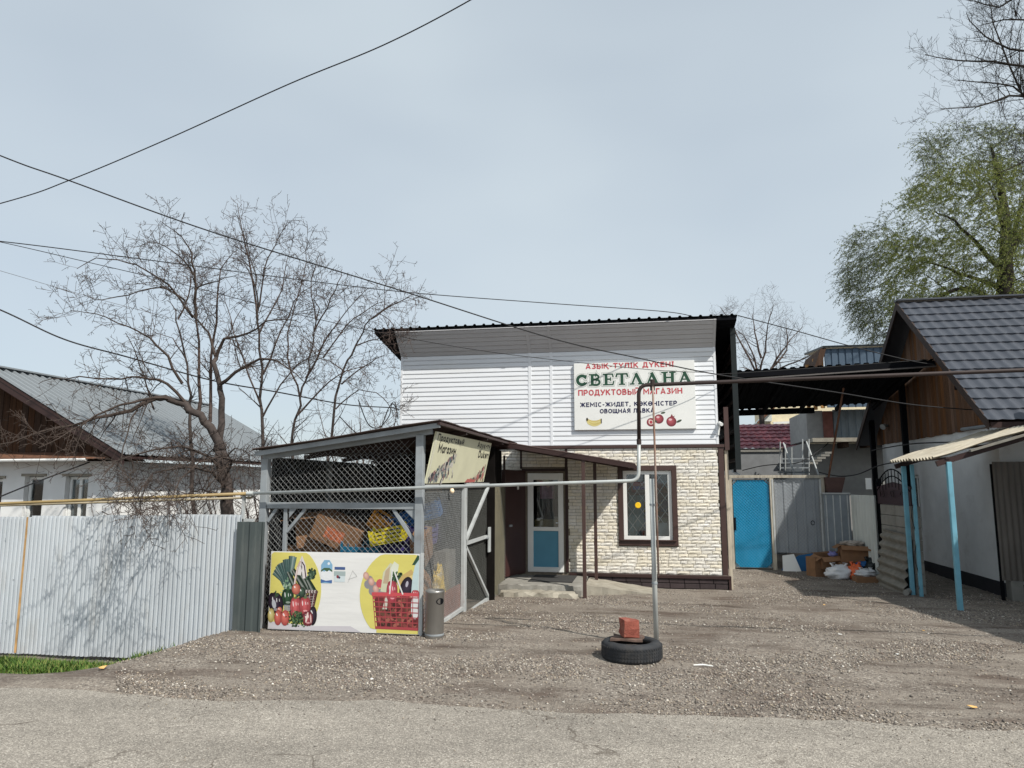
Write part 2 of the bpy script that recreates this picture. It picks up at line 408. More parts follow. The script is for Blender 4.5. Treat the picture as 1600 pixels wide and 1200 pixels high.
def asphalt_material():
    m = bpy.data.materials.new('worn asphalt'); m.use_nodes = True; n = m.node_tree.nodes; l = m.node_tree.links
    b = n['Principled BSDF']; b.inputs['Roughness'].default_value = 0.9; b.inputs['Specular IOR Level'].default_value = 0.2
    g = n.new('ShaderNodeNewGeometry')
    v = n.new('ShaderNodeTexVoronoi'); v.inputs['Scale'].default_value = 125; l.new(g.outputs['Position'], v.inputs['Vector'])
    hs = n.new('ShaderNodeSeparateColor'); l.new(v.outputs['Color'], hs.inputs[0])
    cr = n.new('ShaderNodeValToRGB'); el = cr.color_ramp.elements
    el[0].position = 0; el[0].color = (*lin(108, 104, 97), 1); el[1].position = 1; el[1].color = (*lin(186, 180, 169), 1)
    for p_, c_ in ((0.25, lin(128, 122, 114)), (0.6, lin(142, 136, 127)), (0.9, lin(158, 152, 142))):
        e = el.new(p_); e.color = (*c_, 1)
    l.new(hs.outputs[0], cr.inputs[0])
    def noise(sc, det=5, st=(1, 1, 1)):
        t = n.new('ShaderNodeTexNoise'); t.inputs['Scale'].default_value = sc; t.inputs['Detail'].default_value = det
        mp = n.new('ShaderNodeMapping'); mp.inputs['Scale'].default_value = st; l.new(g.outputs['Position'], mp.inputs['Vector']); l.new(mp.outputs['Vector'], t.inputs['Vector']); return t
    def ramp(sock, a, b_, c=0.0, d=1.0):
        r = n.new('ShaderNodeMapRange'); r.inputs['From Min'].default_value = a; r.inputs['From Max'].default_value = b_; r.inputs['To Min'].default_value = c; r.inputs['To Max'].default_value = d; l.new(sock, r.inputs['Value']); return r.outputs['Result']
    cur = cr.outputs[0]
    for t, a in ((noise(1.1, 6, (0.5, 1.4, 1)), 0.14), (noise(9, 5), 0.10)):
        x = n.new('ShaderNodeVectorMath'); x.operation = 'SCALE'; l.new(cur, x.inputs[0]); l.new(ramp(t.outputs['Fac'], 0.3, 0.7, 1 - a, 1 + a), x.inputs['Scale']); cur = x.outputs[0]
    # fine cracks: thin edges of a large warped voronoi, only in places
    wv = n.new('ShaderNodeVectorMath'); wv.operation = 'ADD'; wn_ = noise(2.5, 4); sc2 = n.new('ShaderNodeVectorMath'); sc2.operation = 'SCALE'; sc2.inputs['Scale'].default_value = 0.5
    l.new(wn_.outputs['Color'], sc2.inputs[0]); l.new(g.outputs['Position'], wv.inputs[0]); l.new(sc2.outputs[0], wv.inputs[1])
    ve = n.new('ShaderNodeTexVoronoi'); ve.feature = 'DISTANCE_TO_EDGE'; ve.inputs['Scale'].default_value = 0.8; l.new(wv.outputs[0], ve.inputs['Vector'])
    ck = ramp(ve.outputs['Distance'], 0.004, 0.009, 1, 0)
    gate = ramp(noise(0.9, 3).outputs['Fac'], 0.46, 0.54)
    mu = n.new('ShaderNodeMath'); mu.operation = 'MULTIPLY'; l.new(ck, mu.inputs[0]); l.new(gate, mu.inputs[1])
    mu2 = n.new('ShaderNodeMath'); mu2.operation = 'MULTIPLY'; mu2.inputs[1].default_value = 0.6; l.new(mu.outputs[0], mu2.inputs[0])
    x = n.new('ShaderNodeMixRGB'); x.inputs['Color2'].default_value = (*lin(78, 70, 62), 1); l.new(mu2.outputs[0], x.inputs['Fac']); l.new(cur, x.inputs['Color1'])
    sp = n.new('ShaderNodeMixRGB'); sp.inputs['Color2'].default_value = (*lin(92, 86, 80), 1); l.new(ramp(noise(5, 3, (1, 2.2, 1)).outputs['Fac'], 0.70, 0.76, 0, 0.3), sp.inputs['Fac']); l.new(x.outputs['Color'], sp.inputs['Color1'])
    l.new(sp.outputs['Color'], b.inputs['Base Color'])
    bp = n.new('ShaderNodeBump'); bp.inputs['Strength'].default_value = 0.4; bp.inputs['Distance'].default_value = 0.005
    l.new(v.outputs['Distance'], bp.inputs['Height']); l.new(bp.outputs['Normal'], b.inputs['Normal'])
    return m
m_ground = ground_material(); m_asph = asphalt_material()
xs = axis(-13, 11, 0.12, 1500); ys = axis(4.5, 22, 0.10, 1500)
mb = MB(); W_ = len(xs)
for y in ys:
    for x in xs: mb.v.append((x, y, gz(x, y)))
for j in range(len(ys) - 1):
    for i in range(W_ - 1):
        mb.f.append((j*W_+i, j*W_+i+1, (j+1)*W_+i+1, (j+1)*W_+i)); mb.c.append((1, 1, 1))
o = mb.build('ground', m_ground, kind='structure', smooth=True, center=False)
# road: worn asphalt with a frayed edge
xs = axis(-12, 10, 0.07, 900); mb = MB(); n_ = len(xs)
rows = (-9.0, -3.0, 2.0, 4.0, 5.2)
for r in rows:
    for x in xs: mb.v.append((x, r, 0.004 if r > -8 else -0.02))
for x in xs:
    mb.v.append((x, yedge(x) - 0.05, 0.0))
for x in xs:
    mb.v.append((x, yedge(x) + 0.06 + 0.05 * mnoise.noise(Vector((x * 9, 1, 1))), -0.06))
for j in range(len(rows) + 1):
    for i in range(n_ - 1):
        mb.f.append((j*n_+i, j*n_+i+1, (j+1)*n_+i+1, (j+1)*n_+i)); mb.c.append((1, 1, 1))
mb.build('road', m_asph, kind='structure', center=False)

# loose stones: real pebbles scattered over yard and road edge
def scatter_stones(name, count, region, smin, smax, seed, dens=None, mat=None):
    rg = np.random.default_rng(seed); P = []; 
    x0, x1, y0, y1 = region; rr = random.Random(seed)
    tries = 0
    while len(P) < count and tries < count * 8:
        tries += 1
        # more stones near the camera, fewer far off
        y = y0 + (y1 - y0) * rr.random() ** 1.35; x = rr.uniform(x0, x1)
        if x < -0.85 * y + 0.4 or x > 0.52 * y + 0.6: continue
        if dens and rr.random() > dens(x, y): continue
        P.append((x, y, gz(x, y)))
    P = np.array(P); N = len(P)
    base = np.array([(1,0,0),(-1,0,0),(0,1,0),(0,-1,0),(0,0,1),(0,0,-1)], float)
    fc = np.array([(0,2,4),(2,1,4),(1,3,4),(3,0,4),(2,0,5),(1,2,5),(3,1,5),(0,3,5)])
    V = base[None] * (0.7 + 0.6 * rg.random((N, 6, 1)))
    V = V + rg.normal(0, 0.18, (N, 6, 3))
    sc = smin + (smax - smin) * rg.random((N, 1, 1)) ** 3
    V = V * sc * np.array([1.0, 1.0, 0.62])
    a = rg.random(N) * 6.283; ca, sa = np.cos(a)[:, None], np.sin(a)[:, None]
    X = V[:, :, 0] * ca - V[:, :, 1] * sa; Y = V[:, :, 0] * sa + V[:, :, 1] * ca
    V[:, :, 0] = X; V[:, :, 1] = Y
    V += P[:, None, :]; V[:, :, 2] += sc[:, :, 0] * 0.25
    F = (fc[None] + (np.arange(N) * 6)[:, None, None]).reshape(-1, 3)
    me = bpy.data.meshes.new(name); me.vertices.add(N * 6); me.vertices.foreach_set('co', V.reshape(-1))
    nf = len(F); me.loops.add(nf * 3); me.loops.foreach_set('vertex_index', F.reshape(-1))
    me.polygons.add(nf); me.polygons.foreach_set('loop_start', np.arange(0, nf * 3, 3)); me.polygons.foreach_set('loop_total', np.full(nf, 3))
    me.update(calc_edges=True)
    pal = np.array([lin(122, 115, 108), lin(142, 134, 125), lin(100, 94, 89), lin(154, 143, 128), lin(182, 176, 166), lin(130, 117, 107), lin(214, 210, 202)])
    ci = rg.choice(len(pal), N, p=[.25, .27, .16, .14, .09, .085, .005]); C = pal[ci] * (0.85 + 0.3 * rg.random((N, 1)))
    C4 = np.concatenate([C, np.ones((N, 1))], 1); C4 = np.repeat(C4, 6, 0)
    ca_ = me.color_attributes.new('Col', 'FLOAT_COLOR', 'POINT'); ca_.data.foreach_set('color', C4.reshape(-1))
    me.materials.append(mat); ob = bpy.data.objects.new(name, me); link(ob); ob['kind'] = 'stuff'; return ob
m_stone = M('loose stones', (1, 1, 1), rough=0.9, var=0.1, scale=30, attr=True, spec=0.15)
def dens_yard(x, y):
    e = yedge(x)
    if y < e - 0.05: return 0.0
    if x < -5.75 and y < 8.7 and y > 6.6: return 0.12
    if -5.1 < x < -2.8 and y > 9.0: return 0.0
    if -5.3 < x < 1.72 and y > 15.1: return 0.0
    d = 0.34 + 1.7 * mnoise.noise(Vector((x * 0.55, y * 0.9, 2.0))) + 0.35 * mnoise.noise(Vector((x * 2, y * 3, 6.0)))
    if y < e + 0.45: d += 0.3
    for c in (2.1 + .14 * (y - 6), 3.6 + .14 * (y - 6), -.6 + .05 * (y - 6)): d -= 0.7 * math.exp(-((x - c) / .24) ** 2)
    if -5.6 < x < -2.5 and 7.6 < y < 9: d += 0.5
    return max(0.05, d)
o = scatter_stones('gravel', 150000, (-8.5, 7.5, 5.6, 18.5), 0.004, 0.0165, 11, dens_yard, m_stone)
o['label'] = 'loose grey and tan gravel spread over the yard'; o['category'] = 'gravel'
o = scatter_stones('road_grit', 9000, (-6.5, 4.0, 3.6, 6.2), 0.002, 0.008, 12, lambda x, y: min(1, .06 + 1.1 * math.exp(-max(0, yedge(x) - y) / .22) * (.4 + max(0, mnoise.noise(Vector((x * .8, 0, 8)))))), m_stone)
V_ = None
o['label'] = 'fine grit lying on the worn asphalt road'; o['category'] = 'grit'
o.location.z = 0.034

# grass strip in front of the fence
def grass(name, n, seed):
    rr = random.Random(seed); mb = MB()
    greens = [lin(58, 86, 30), lin(72, 102, 36), lin(88, 114, 46), lin(48, 74, 26), lin(112, 118, 62)]
    k = 0
    while k < n:
        x = rr.uniform(-10.2, -5.5); y = rr.uniform(6.75, 8.30)
        lim = 1.0
        if y < 7.35: lim = 0.34
        if x > -5.9: lim *= max(0, 1 - (x + 5.9) / 0.35)
        if x > -6.6 and y > 8.1: continue
        if y < 6.95 + 0.25 * mnoise.noise(Vector((x * 2.2, 0, 3))): lim *= 0.12
        if rr.random() > lim * (0.5 + 1.5 * max(0, mnoise.noise(Vector((x * 2.3, y * 2.3, 4.4))) + 0.15)): continue
        k += 1
        z = gz(x, y); h = rr.uniform(0.03, 0.12) * (1.0 if y > 7.4 else 0.55); a = rr.uniform(0, 6.28); w = rr.uniform(0.004, 0.009)
        lx, ly = math.cos(a) * h * rr.uniform(0.1, 0.8), math.sin(a) * h * rr.uniform(0.1, 0.8)
        px, py = -math.sin(a) * w, math.cos(a) * w
        mb.col = rr.choice(greens)
        mb.face([(x - px, y - py, z), (x + px, y + py, z), (x + px*.8 + lx*.4, y + py*.8 + ly*.4, z + h*.6), (x - px*.8 + lx*.4, y - py*.8 + ly*.4, z + h*.6)])
        mb.face([(x - px*.8 + lx*.4, y - py*.8 + ly*.4, z + h*.6), (x + px*.8 + lx*.4, y + py*.8 + ly*.4, z + h*.6), (x + lx, y + ly, z + h)])
    o = mb.build(name, M('grass blades', (1, 1, 1), rough=0.7, var=0.1, attr=True), kind='stuff', colors=True)
    o['label'] = 'short green grass in the ditch before the metal fence'; o['category'] = 'grass'
grass('grass', 24000, 5)
# dry weeds at the foot of fence and walls
def litter_leaf(name, p, s, mat, label, cat, rz=0, tilt=0.2):
    mb = MB(); rr = random.Random(int(p[0] * 977 + p[1] * 131)); n = 7; pts = []
    for i in range(n):
        a = 2 * math.pi * i / n; r = s * rr.uniform(0.6, 1.15)
        pts.append(Vector((r * math.cos(a) * 1.5, r * math.sin(a) * 0.8, s * 0.3 * rr.uniform(-.3, 1))))
    rot = Matrix.Rotation(rz, 3, 'Z'); c = Vector((p[0], p[1], gz(p[0], p[1]) + s * 0.25 + 0.01))
    q = [rot @ v + c for v in pts]; ctr = c + Vector((0, 0, s * 0.25))
    for i in range(n): mb.face([q[i], q[(i + 1) % n], ctr])
    o = mb.build(name, mat, solid=0.003); tag(o, label, cat); return o
# ------------------------------------------------------------------ flat print: strokes, blobs, lettering
class Print:
    def __init__(s, O, U, V):
        s.O = Vector(O); s.U = Vector(U); s.V = Vector(V); s.N = s.U.cross(s.V).normalized(); s.mb = MB(); s.k = 0
        s.ar = s.U.length / s.V.length; s.bb = []
    def p3(s, u, v, lay): return s.O + s.U * u + s.V * v + s.N * (0.0006 + lay * 0.00004)
    def layer(s, pts):
        """lowest layer above every shape this one overlaps"""
        us = [p[0] for p in pts]; vs = [p[1] for p in pts]; b = (min(us), max(us), min(vs), max(vs)); L = 0
        for (a0, a1, b0, b1, l) in s.bb:
            if l > L and a0 < b[1] and a1 > b[0] and b0 < b[3] and b1 > b[2]: L = l
        s.bb.append((*b, L + 1)); s.k = L + 1
    def poly(s, pts, col):
        s.layer(pts); s.mb.col = col; s.mb.face([s.p3(u, v, s.k) for u, v in pts])
    def grad(s, pts, ctr, c_in, c_out):
        s.layer(pts); n = len(pts); c = s.p3(ctr[0], ctr[1], s.k)
        for i in range(n):
            s.mb.col = (c_in, c_out, c_out)
            s.mb.face([c, s.p3(*pts[i], s.k), s.p3(*pts[(i + 1) % n], s.k)])
        s.mb.col = (1, 1, 1)
    def ell(s, cu, cv, ru, rv, col, rot=0, n=22, c_in=None, off=(0, 0), lobes=0, amp=0.0):
        """ru, rv in units of V height; cu as fraction of width"""
        pts = []
        for i in range(n):
            t = 2 * math.pi * i / n; k = 1 + amp * math.cos(lobes * t)
            x, y = ru * k * math.cos(t), rv * k * math.sin(t)
            x, y = x * math.cos(rot) - y * math.sin(rot), x * math.sin(rot) + y * math.cos(rot)
            pts.append((cu + x / s.ar, cv + y))
        if c_in is None: s.poly(pts, col)
        else: s.grad(pts, (cu + off[0] * ru / s.ar, cv + off[1] * rv), c_in, col)
    def ribbon(s, pts, w, col, closed=False, w2=None):
        """thick polyline; pts in (height units x, height units y)"""
        n = len(pts); L = []; Rr = []
        for i in range(n):
            a = Vector(pts[i - 1]) if (i > 0 or closed) else None
            b = Vector(pts[(i + 1) % n]) if (i < n - 1 or closed) else None
            p = Vector(pts[i])
            d1 = (p - a).normalized() if a is not None else None
            d2 = (b - p).normalized() if b is not None else None
            if d1 is None: d1 = d2
            if d2 is None: d2 = d1
            n1 = Vector((-d1.y, d1.x)); n2 = Vector((-d2.y, d2.x)); m = (n1 + n2)
            if m.length < 1e-4: m = n1
            m.normalize(); k = min(2.2, 1 / max(0.3, m.dot(n1)))
            ww = w if w2 is None else w + (w2 - w) * i / (n - 1)
            L.append(p + m * (ww / 2 * k)); Rr.append(p - m * (ww / 2 * k))
        s.layer([(q.x / s.ar, q.y) for q in L + Rr]); s.mb.col = col
        rng = range(n if closed else n - 1)
        for i in rng:
            j = (i + 1) % n
            s.mb.face([s.p3(q.x / s.ar, q.y, s.k) for q in (Rr[i], Rr[j], L[j], L[i])])
    def build(s, name, parent, kind=None): return s.mb.build(name, m_print, parent, colors=True)

def arc(cx, cy, rx, ry, a0, a1, n=10):
    return [(cx + rx * math.cos(math.radians(a0 + (a1 - a0) * i / n)), cy + ry * math.sin(math.radians(a0 + (a1 - a0) * i / n))) for i in range(n + 1)]
h = 0.075   # half stroke, keeps outlines inside the box
GL = {
 'А': (.74, [[(h,0),(.37,1),(.74-h,0)], [(.16,.30),(.58,.30)]]),
 'З': (.60, [arc(.28,.74,.22,.19,150,-90,10), arc(.28,.27,.25,.20,90,-150,10)]),
 'Ы': (.86, [[(h,1),(h,h),(.35,h)]+arc(.35,.30,.17,.225,-90,90,8)+[(h,.525)], [(.86-h,0),(.86-h,1)]]),
 'Қ': (.68, [[(h,0),(h,1)], [(h+.05,.5),(.60,1)], [(.24,.58),(.62,.0),(.66,-.16)]]),
 'К': (.66, [[(h,0),(h,1)], [(h+.05,.5),(.60,1)], [(.24,.58),(.62,0)]]),
 '-': (.40, [[(.04,.42),(.36,.42)]]),
 'Т': (.64, [[(0,1-h),(.64,1-h)], [(.32,0),(.32,1-2*h)]]),
 'Ү': (.68, [[(.03,1),(.34,.45),(.34,0)], [(.34,.45),(.65,1)]]),
 'Л': (.68, [[(0,h),(.08,h),(.15,.3),(.18,1-h),(.68-h,1-h),(.68-h,0)]]),
 'І': (.34, [[(.17,0),(.17,1)], [(.02,1-h),(.32,1-h)], [(.02,h),(.32,h)]]),
 'Д': (.76, [[(.06,-.16),(.06,.1),(.70,.1),(.70,-.16)], [(.14,.15),(.22,.4),(.24,1-h),(.58,1-h),(.58,.15)]]),
 'Е': (.58, [[(.56,1-h),(h,1-h),(h,h),(.56,h)], [(2*h,.51),(.50,.51)]]),
 'Н': (.68, [[(h,0),(h,1)], [(.68-h,0),(.68-h,1)], [(2*h,.5),(.68-2*h,.5)]]),
 'П': (.68, [[(h,0),(h,1-h),(.68-h,1-h),(.68-h,0)]]),
 'Р': (.62, [[(h,0),(h,1-h),(.33,1-h)]+arc(.33,.68,.21,.245,90,-90,8)+[(h+.08,.435)]]),
 'О': (.74, ['O']), 'Ө': (.74, ['O', [(.14,.5),(.60,.5)]]),
 'У': (.66, [[(.04,1),(.36,.36)], [(.63,1),(.34,.28),(.24,.09),(.06,.09)]]),
 'В': (.64, [[(.30,h),(h,h),(h,1-h),(.30,1-h)]+arc(.30,.735,.19,.19,90,-90,7), [(h+.08,.535),(.32,.535)]+arc(.32,.305,.22,.23,90,-90,7)+[(.28,h)]]),
 'Й': (.70, [[(h,1),(h,h+.02),(.70-h,1-h-.02),(.70-h,0)], arc(.35,1.24,.16,.12,180,360,6)]),
 'И': (.70, [[(h,1),(h,h+.02),(.70-h,1-h-.02),(.70-h,0)]]),
 'М': (.82, [[(h,0),(h,1-h),(.41,.35),(.82-h,1-h),(.82-h,0)]]),
 'Г': (.52, [[(h,0),(h,1-h),(.52,1-h)]]),
 'Ж': (.96, [[(.48,0),(.48,1)], [(.04,1),(.40,.52),(.04,0)], [(.92,1),(.56,.52),(.92,0)]]),
 'С': (.66, [arc(.37,.5,.295,.425,48,312,14)]),
 'Щ': (.94, [[(h,1),(h,h),(.80-h,h),(.80-h,1)], [(.43,2*h),(.43,1)], [(.80,h),(.90,h),(.90,-.16)]]),
 'Я': (.64, [[(.64-h,0),(.64-h,1-h),(.31,1-h)]+arc(.31,.70,.21,.225,90,270,8)+[(.64-h-.08,.475)], [(.34,.46),(.05,0)]]),
 ',': (.26, [[(.15,.14),(.08,-.16)]]), ' ': (.34, []), '.': (.2, [[(.1,0),(.1,.15)]]),
 # lower case
 'р': (.52, [[(.06,-.25),(.06,.66)], 'o']), 'о': (.54, ['o']), 'д': (.58, [[(.05,-.16),(.05,.07),(.53,.07),(.53,-.16)], [(.13,.1),(.18,.6),(.45,.6),(.45,.1)]]),
 'у': (.50, [[(.04,.68),(.27,.12)], [(.48,.68),(.22,-.08),(.06,-.2)]]), 'к': (.50, [[(.07,0),(.07,.68)], [(.46,.68),(.14,.34),(.48,0)]]),
 'т': (.48, [[(0,.62),(.48,.62)], [(.24,0),(.24,.56)]]), 'в': (.50, [[(.26,.06),(.07,.06),(.07,.62),(.26,.62)]+arc(.26,.49,.13,.13,90,-90,5), [(.14,.36),(.27,.36)]+arc(.27,.21,.16,.15,90,-90,5)]),
 'ы': (.66, [[(.07,.68),(.07,.06),(.26,.06)]+arc(.26,.22,.13,.16,-90,90,6)+[(.14,.38)], [(.59,0),(.59,.68)]]),
 'й': (.54, [[(.07,.68),(.07,.08),(.47,.6),(.47,0)], arc(.27,.86,.11,.08,180,360,5)]), 'и': (.54, [[(.07,.68),(.07,.08),(.47,.6),(.47,0)]]),
 'а': (.52, ['o', [(.47,0),(.47,.68)]]), 'г': (.40, [[(.07,0),(.07,.62),(.40,.62)]]), 'з': (.44, [arc(.2,.49,.16,.13,150,-90,7), arc(.2,.2,.18,.15,90,-150,7)]),
 'н': (.54, [[(.07,0),(.07,.68)], [(.47,0),(.47,.68)], [(.12,.34),(.42,.34)]]), 'қ': (.52, [[(.07,0),(.07,.68)], [(.46,.68),(.14,.34),(.46,.04),(.50,-.14)]]),
 'ү': (.5, [[(.03,.68),(.25,.2),(.25,-.22)], [(.25,.2),(.47,.68)]]), 'D': (.66, [[(h,h),(h,1-h),(.28,1-h)]+arc(.28,.5,.30,.425,90,-90,9)+[(h,h)]]),
 'u': (.54, [[(.07,.68),(.07,.25)]+arc(.27,.25,.20,.19,180,360,7), [(.47,0),(.47,.68)]]), 'k': (.50, [[(.07,0),(.07,1)], [(.46,.68),(.14,.3),(.48,0)]]),
 'e': (.54, [[(.1,.36),(.47,.36)]+arc(.27,.34,.20,.28,5,320,10)]), 'n': (.54, [[(.07,0),(.07,.68)], arc(.27,.42,.20,.20,180,0,7)+[(.47,0)]]),
 'м': (.62, [[(.07,0),(.07,.6),(.31,.2),(.55,.6),(.55,0)]]), 'ш': (.7, [[(.07,.68),(.07,.06),(.63,.06),(.63,.68)], [(.35,.1),(.35,.68)]]), 'ё': (.5, ['o']),
}
def text(P, s, u0, u1, v0, cap, col, wt=0.15):
    """lettering on print plane P from fraction u0 to u1, baseline v0, cap height in fractions of the plane height"""
    total = 0; gap = 0.13
    for ch in s: total += GL[ch][0] + gap
    total -= gap
    kx = (u1 - u0) * P.ar / total; ky = cap; x = u0 * P.ar
    wst = wt * (kx + ky) / 2
    for ch in s:
        w, st = GL[ch]
        for q in st:
            if q == 'O': pts = arc(.37, .5, .295, .425, 0, 360, 20)[:-1]; closed = True
            elif q == 'o': pts = arc(.27, .34, .20, .28, 0, 360, 16)[:-1]; closed = True
            else: pts = q; closed = False
            P.ribbon([(x + a * kx, v0 + b * ky) for a, b in pts], wst, col, closed)
        x += (w + gap) * kx
# heavy slab-serif letters of the shop name: strokes (points, width)
SER = {
 'С': (.80, [(arc(.44,.5,.30,.37,40,322,16), .26), ([(.66,.60),(.72,.92)], .13), ([(.62,.16),(.76,.30)], .12)]),
 'В': (.84, [([(.24,0),(.24,1)], .25), ([(.02,.94),(.42,.94)], .12), ([(.02,.06),(.42,.06)], .12), ([(.30,.92),(.46,.92)]+arc(.46,.73,.20,.19,90,-90,7)+[(.3,.54)], .17), ([(.3,.52),(.50,.52)]+arc(.50,.29,.22,.23,90,-90,7)+[(.3,.08)], .19)]),
 'Е': (.78, [([(.24,0),(.24,1)], .25), ([(.02,.94),(.66,.94),(.70,.68)], .12), ([(.02,.06),(.68,.06),(.74,.36)], .12), ([(.3,.52),(.50,.52)], .14), ([(.53,.36),(.53,.68)], .09)]),
 'Т': (.84, [([(.42,0),(.42,1)], .25), ([(.04,.66),(.10,.93),(.74,.93),(.80,.66)], .14), ([(.22,.06),(.62,.06)], .12)]),
 'Л': (.92, [([(.16,.06),(.44,.90)], .15), ([(.40,.96),(.74,.04)], .26), ([(.0,.06),(.32,.06)], .12), ([(.54,.06),(.92,.06)], .12)]),
 'А': (.96, [([(.18,.06),(.46,.90)], .15), ([(.42,.97),(.76,.04)], .26), ([(.0,.06),(.36,.06)], .12), ([(.56,.06),(.96,.06)], .12), ([(.30,.34),(.66,.34)], .12)]),
 'Н': (.96, [([(.24,0),(.24,1)], .25), ([(.72,0),(.72,1)], .25), ([(.02,.94),(.44,.94)], .12), ([(.02,.06),(.44,.06)], .12), ([(.52,.94),(.94,.94)], .12), ([(.52,.06),(.94,.06)], .12), ([(.3,.52),(.68,.52)], .14)]),
}
def serif_text(P, s, u0, u1, v0, cap, dv):
    total = sum(SER[c][0] + .07 for c in s) - .07
    kx = (u1 - u0) * P.ar / total
    for (gr, col) in ((.20, lin(120, 140, 128)), (.165, lin(236, 238, 234)), (0, lin(36, 84, 62))):
        x = u0 * P.ar; i = 0
        for ch in s:
            w, st = SER[ch]
            vb = v0 + dv * i / (len(s) - 1)
            for pts, wd in st:
                p2 = [(x + a * kx, vb + b * cap) for a, b in pts]
                if gr:   # halo: lengthen the ends too
                    g2 = gr * cap * .5
                    a, b = Vector(p2[0]), Vector(p2[1]); p2[0] = tuple(a + (a - b).normalized() * g2)
                    a, b = Vector(p2[-1]), Vector(p2[-2]); p2[-1] = tuple(a + (a - b).normalized() * g2)
                P.ribbon(p2, (wd + gr) * cap * 1.0, col)
            x += (w + .07) * kx; i += 1

# ------------------------------------------------------------------ building helpers
def wall_boxes(mb, u0, u1, z0, z1, holes, put):
    """rectangular wall with rectangular holes; put(mb, ua, ub, za, zb)"""
    us = sorted({u0, u1, *[h_[0] for h_ in holes], *[h_[1] for h_ in holes]}); us = [u for u in us if u0 <= u <= u1]
    for a, b in zip(us[:-1], us[1:]):
        zs = [z0]; cuts = sorted((h_[2], h_[3]) for h_ in holes if h_[0] < (a + b) / 2 < h_[1]); cur = z0
        for c, d in cuts:
            if c > cur: put(mb, a, b, cur, c)
            cur = d
        if cur < z1: put(mb, a, b, cur, z1)
def pane_window(parent, X0, X1, z0, z1, Y, mat, fw=0.06, mull=1, name='window', axis='Y', dep=0.06, glass=None, s=1):
    """frame ring + mullions in plane Y (or X when axis='X'), panes as sub-parts; s = side that faces out (-1: minus axis)"""
    def bx(mb, a, b, c, d, y0, y1):
        if axis == 'Y': mb.box((a, y0, c), (b, y1, d))
        else: mb.box((y0, a, c), (y1, b, d))
    f = MB()
    y0, y1 = Y, Y + dep
    bx(f, X0, X1, z0, z0 + fw, y0, y1); bx(f, X0, X1, z1 - fw, z1, y0, y1)
    bx(f, X0, X0 + fw, z0 + fw, z1 - fw, y0, y1); bx(f, X1 - fw, X1, z0 + fw, z1 - fw, y0, y1)
    w = (X1 - X0 - 2 * fw) / (mull + 1)
    for i in range(1, mull + 1):
        c = X0 + fw + w * i; bx(f, c - fw * .6, c + fw * .6, z0 + fw, z1 - fw, y0, y1)
    fo = f.build(name, mat, parent, bevel=0.004)
    for i in range(mull + 1):
        g = MB(); a = X0 + fw + w * i + (fw * .6 if i else 0); b = X0 + fw + w * (i + 1) - (fw * .6 if i < mull else 0)
        bx(g, a - .005, b + .005, z0 + fw - .005, z1 - fw + .005, (y0 + y1) / 2 - .003, (y0 + y1) / 2 + .003)
        g.build('pane', glass or m_glass, fo)
    return fo
def chain_link(O, U, V, W, H, pitch, r, name, parent, mat):
    """diamond wire mesh as crossing wires clipped to the W x H rectangle"""
    O = Vector(O); U = Vector(U).normalized(); V = Vector(V).normalized(); N = U.cross(V)
    mb = MB()
    for sgn in (1, -1):
        c = -H if sgn > 0 else 0.0
        c = math.floor(c / pitch) * pitch
        lim = W if sgn > 0 else W + H
        while c < lim:
            # line u = c + sgn*v
            v0, v1 = 0.0, H
            if sgn > 0: v0 = max(0, -c); v1 = min(H, W - c)
            else: v0 = max(0, c - W); v1 = min(H, c)
            if v1 - v0 > 0.01:
                a = O + U * (c + sgn * v0) + V * v0 + N * (r * .7 * sgn); b = O + U * (c + sgn * v1) + V * v1 + N * (r * .7 * sgn)
                mb.tube([a, b], r, 3, cap=False)
            c += pitch
    o = mb.build(name, mat, parent, kind='stuff'); return o
def blob_bag(name, c, r, mat, label, seed, cat='bag', handles=True):
    mb = MB(); n = 30; m = 20; c = Vector(c)
    for j in range(m + 1):
        ph_ = math.pi * j / m - math.pi / 2
        for i in range(n):
            t = 2 * math.pi * i / n; d = Vector((math.cos(ph_) * math.cos(t), math.cos(ph_) * math.sin(t), math.sin(ph_)))
            k = 1 + .30 * mnoise.noise(d * 2.1 + Vector((seed, 0, 0))) + .20 * mnoise.noise(d * 5.5 + Vector((0, seed, 0))) + .10 * mnoise.noise(d * 11 + Vector((0, 0, seed)))
            p = Vector((d.x * r[0], d.y * r[1], d.z * r[2])) * k; p.z = max(p.z, -r[2] * .75); mb.v.append(tuple(c + p + Vector((0, 0, r[2] * .75))))
    for j in range(m):
        for i in range(n): mb.f.append((j*n+i, j*n+(i+1)%n, (j+1)*n+(i+1)%n, (j+1)*n+i)); mb.c.append((1,1,1))
    for k in (-1, 1) if handles else ():
        mb.tube([c + Vector((k * r[0] * .3, 0, r[2] * 1.5)), c + Vector((k * r[0] * .55, .02, r[2] * 2.0)), c + Vector((k * r[0] * .25, 0, r[2] * 2.05))], [.035, .03, .006], 5)
    o = mb.build(name, mat, smooth=True); return tag(o, label, cat)
# ------------------------------------------------------------------ the shop building
SX0, SX1, SY = -5.36, 1.45, 15.30          # siding facade; front plane SY
ZS0, ZS1 = 2.54, 4.56                       # siding bottom / top
ZB = -0.09                                  # bottom of brick cladding
st = thing('shop_building', 'white-sided grocery shop with cream brick ground floor and dark overhanging roof', 'shop', (-1.8, 17.5, gz0(0, 15.3)))
DOOR = (-2.50, -1.74, -0.08, 1.96); WIN = (-0.50, 0.49, 0.60, 2.01)
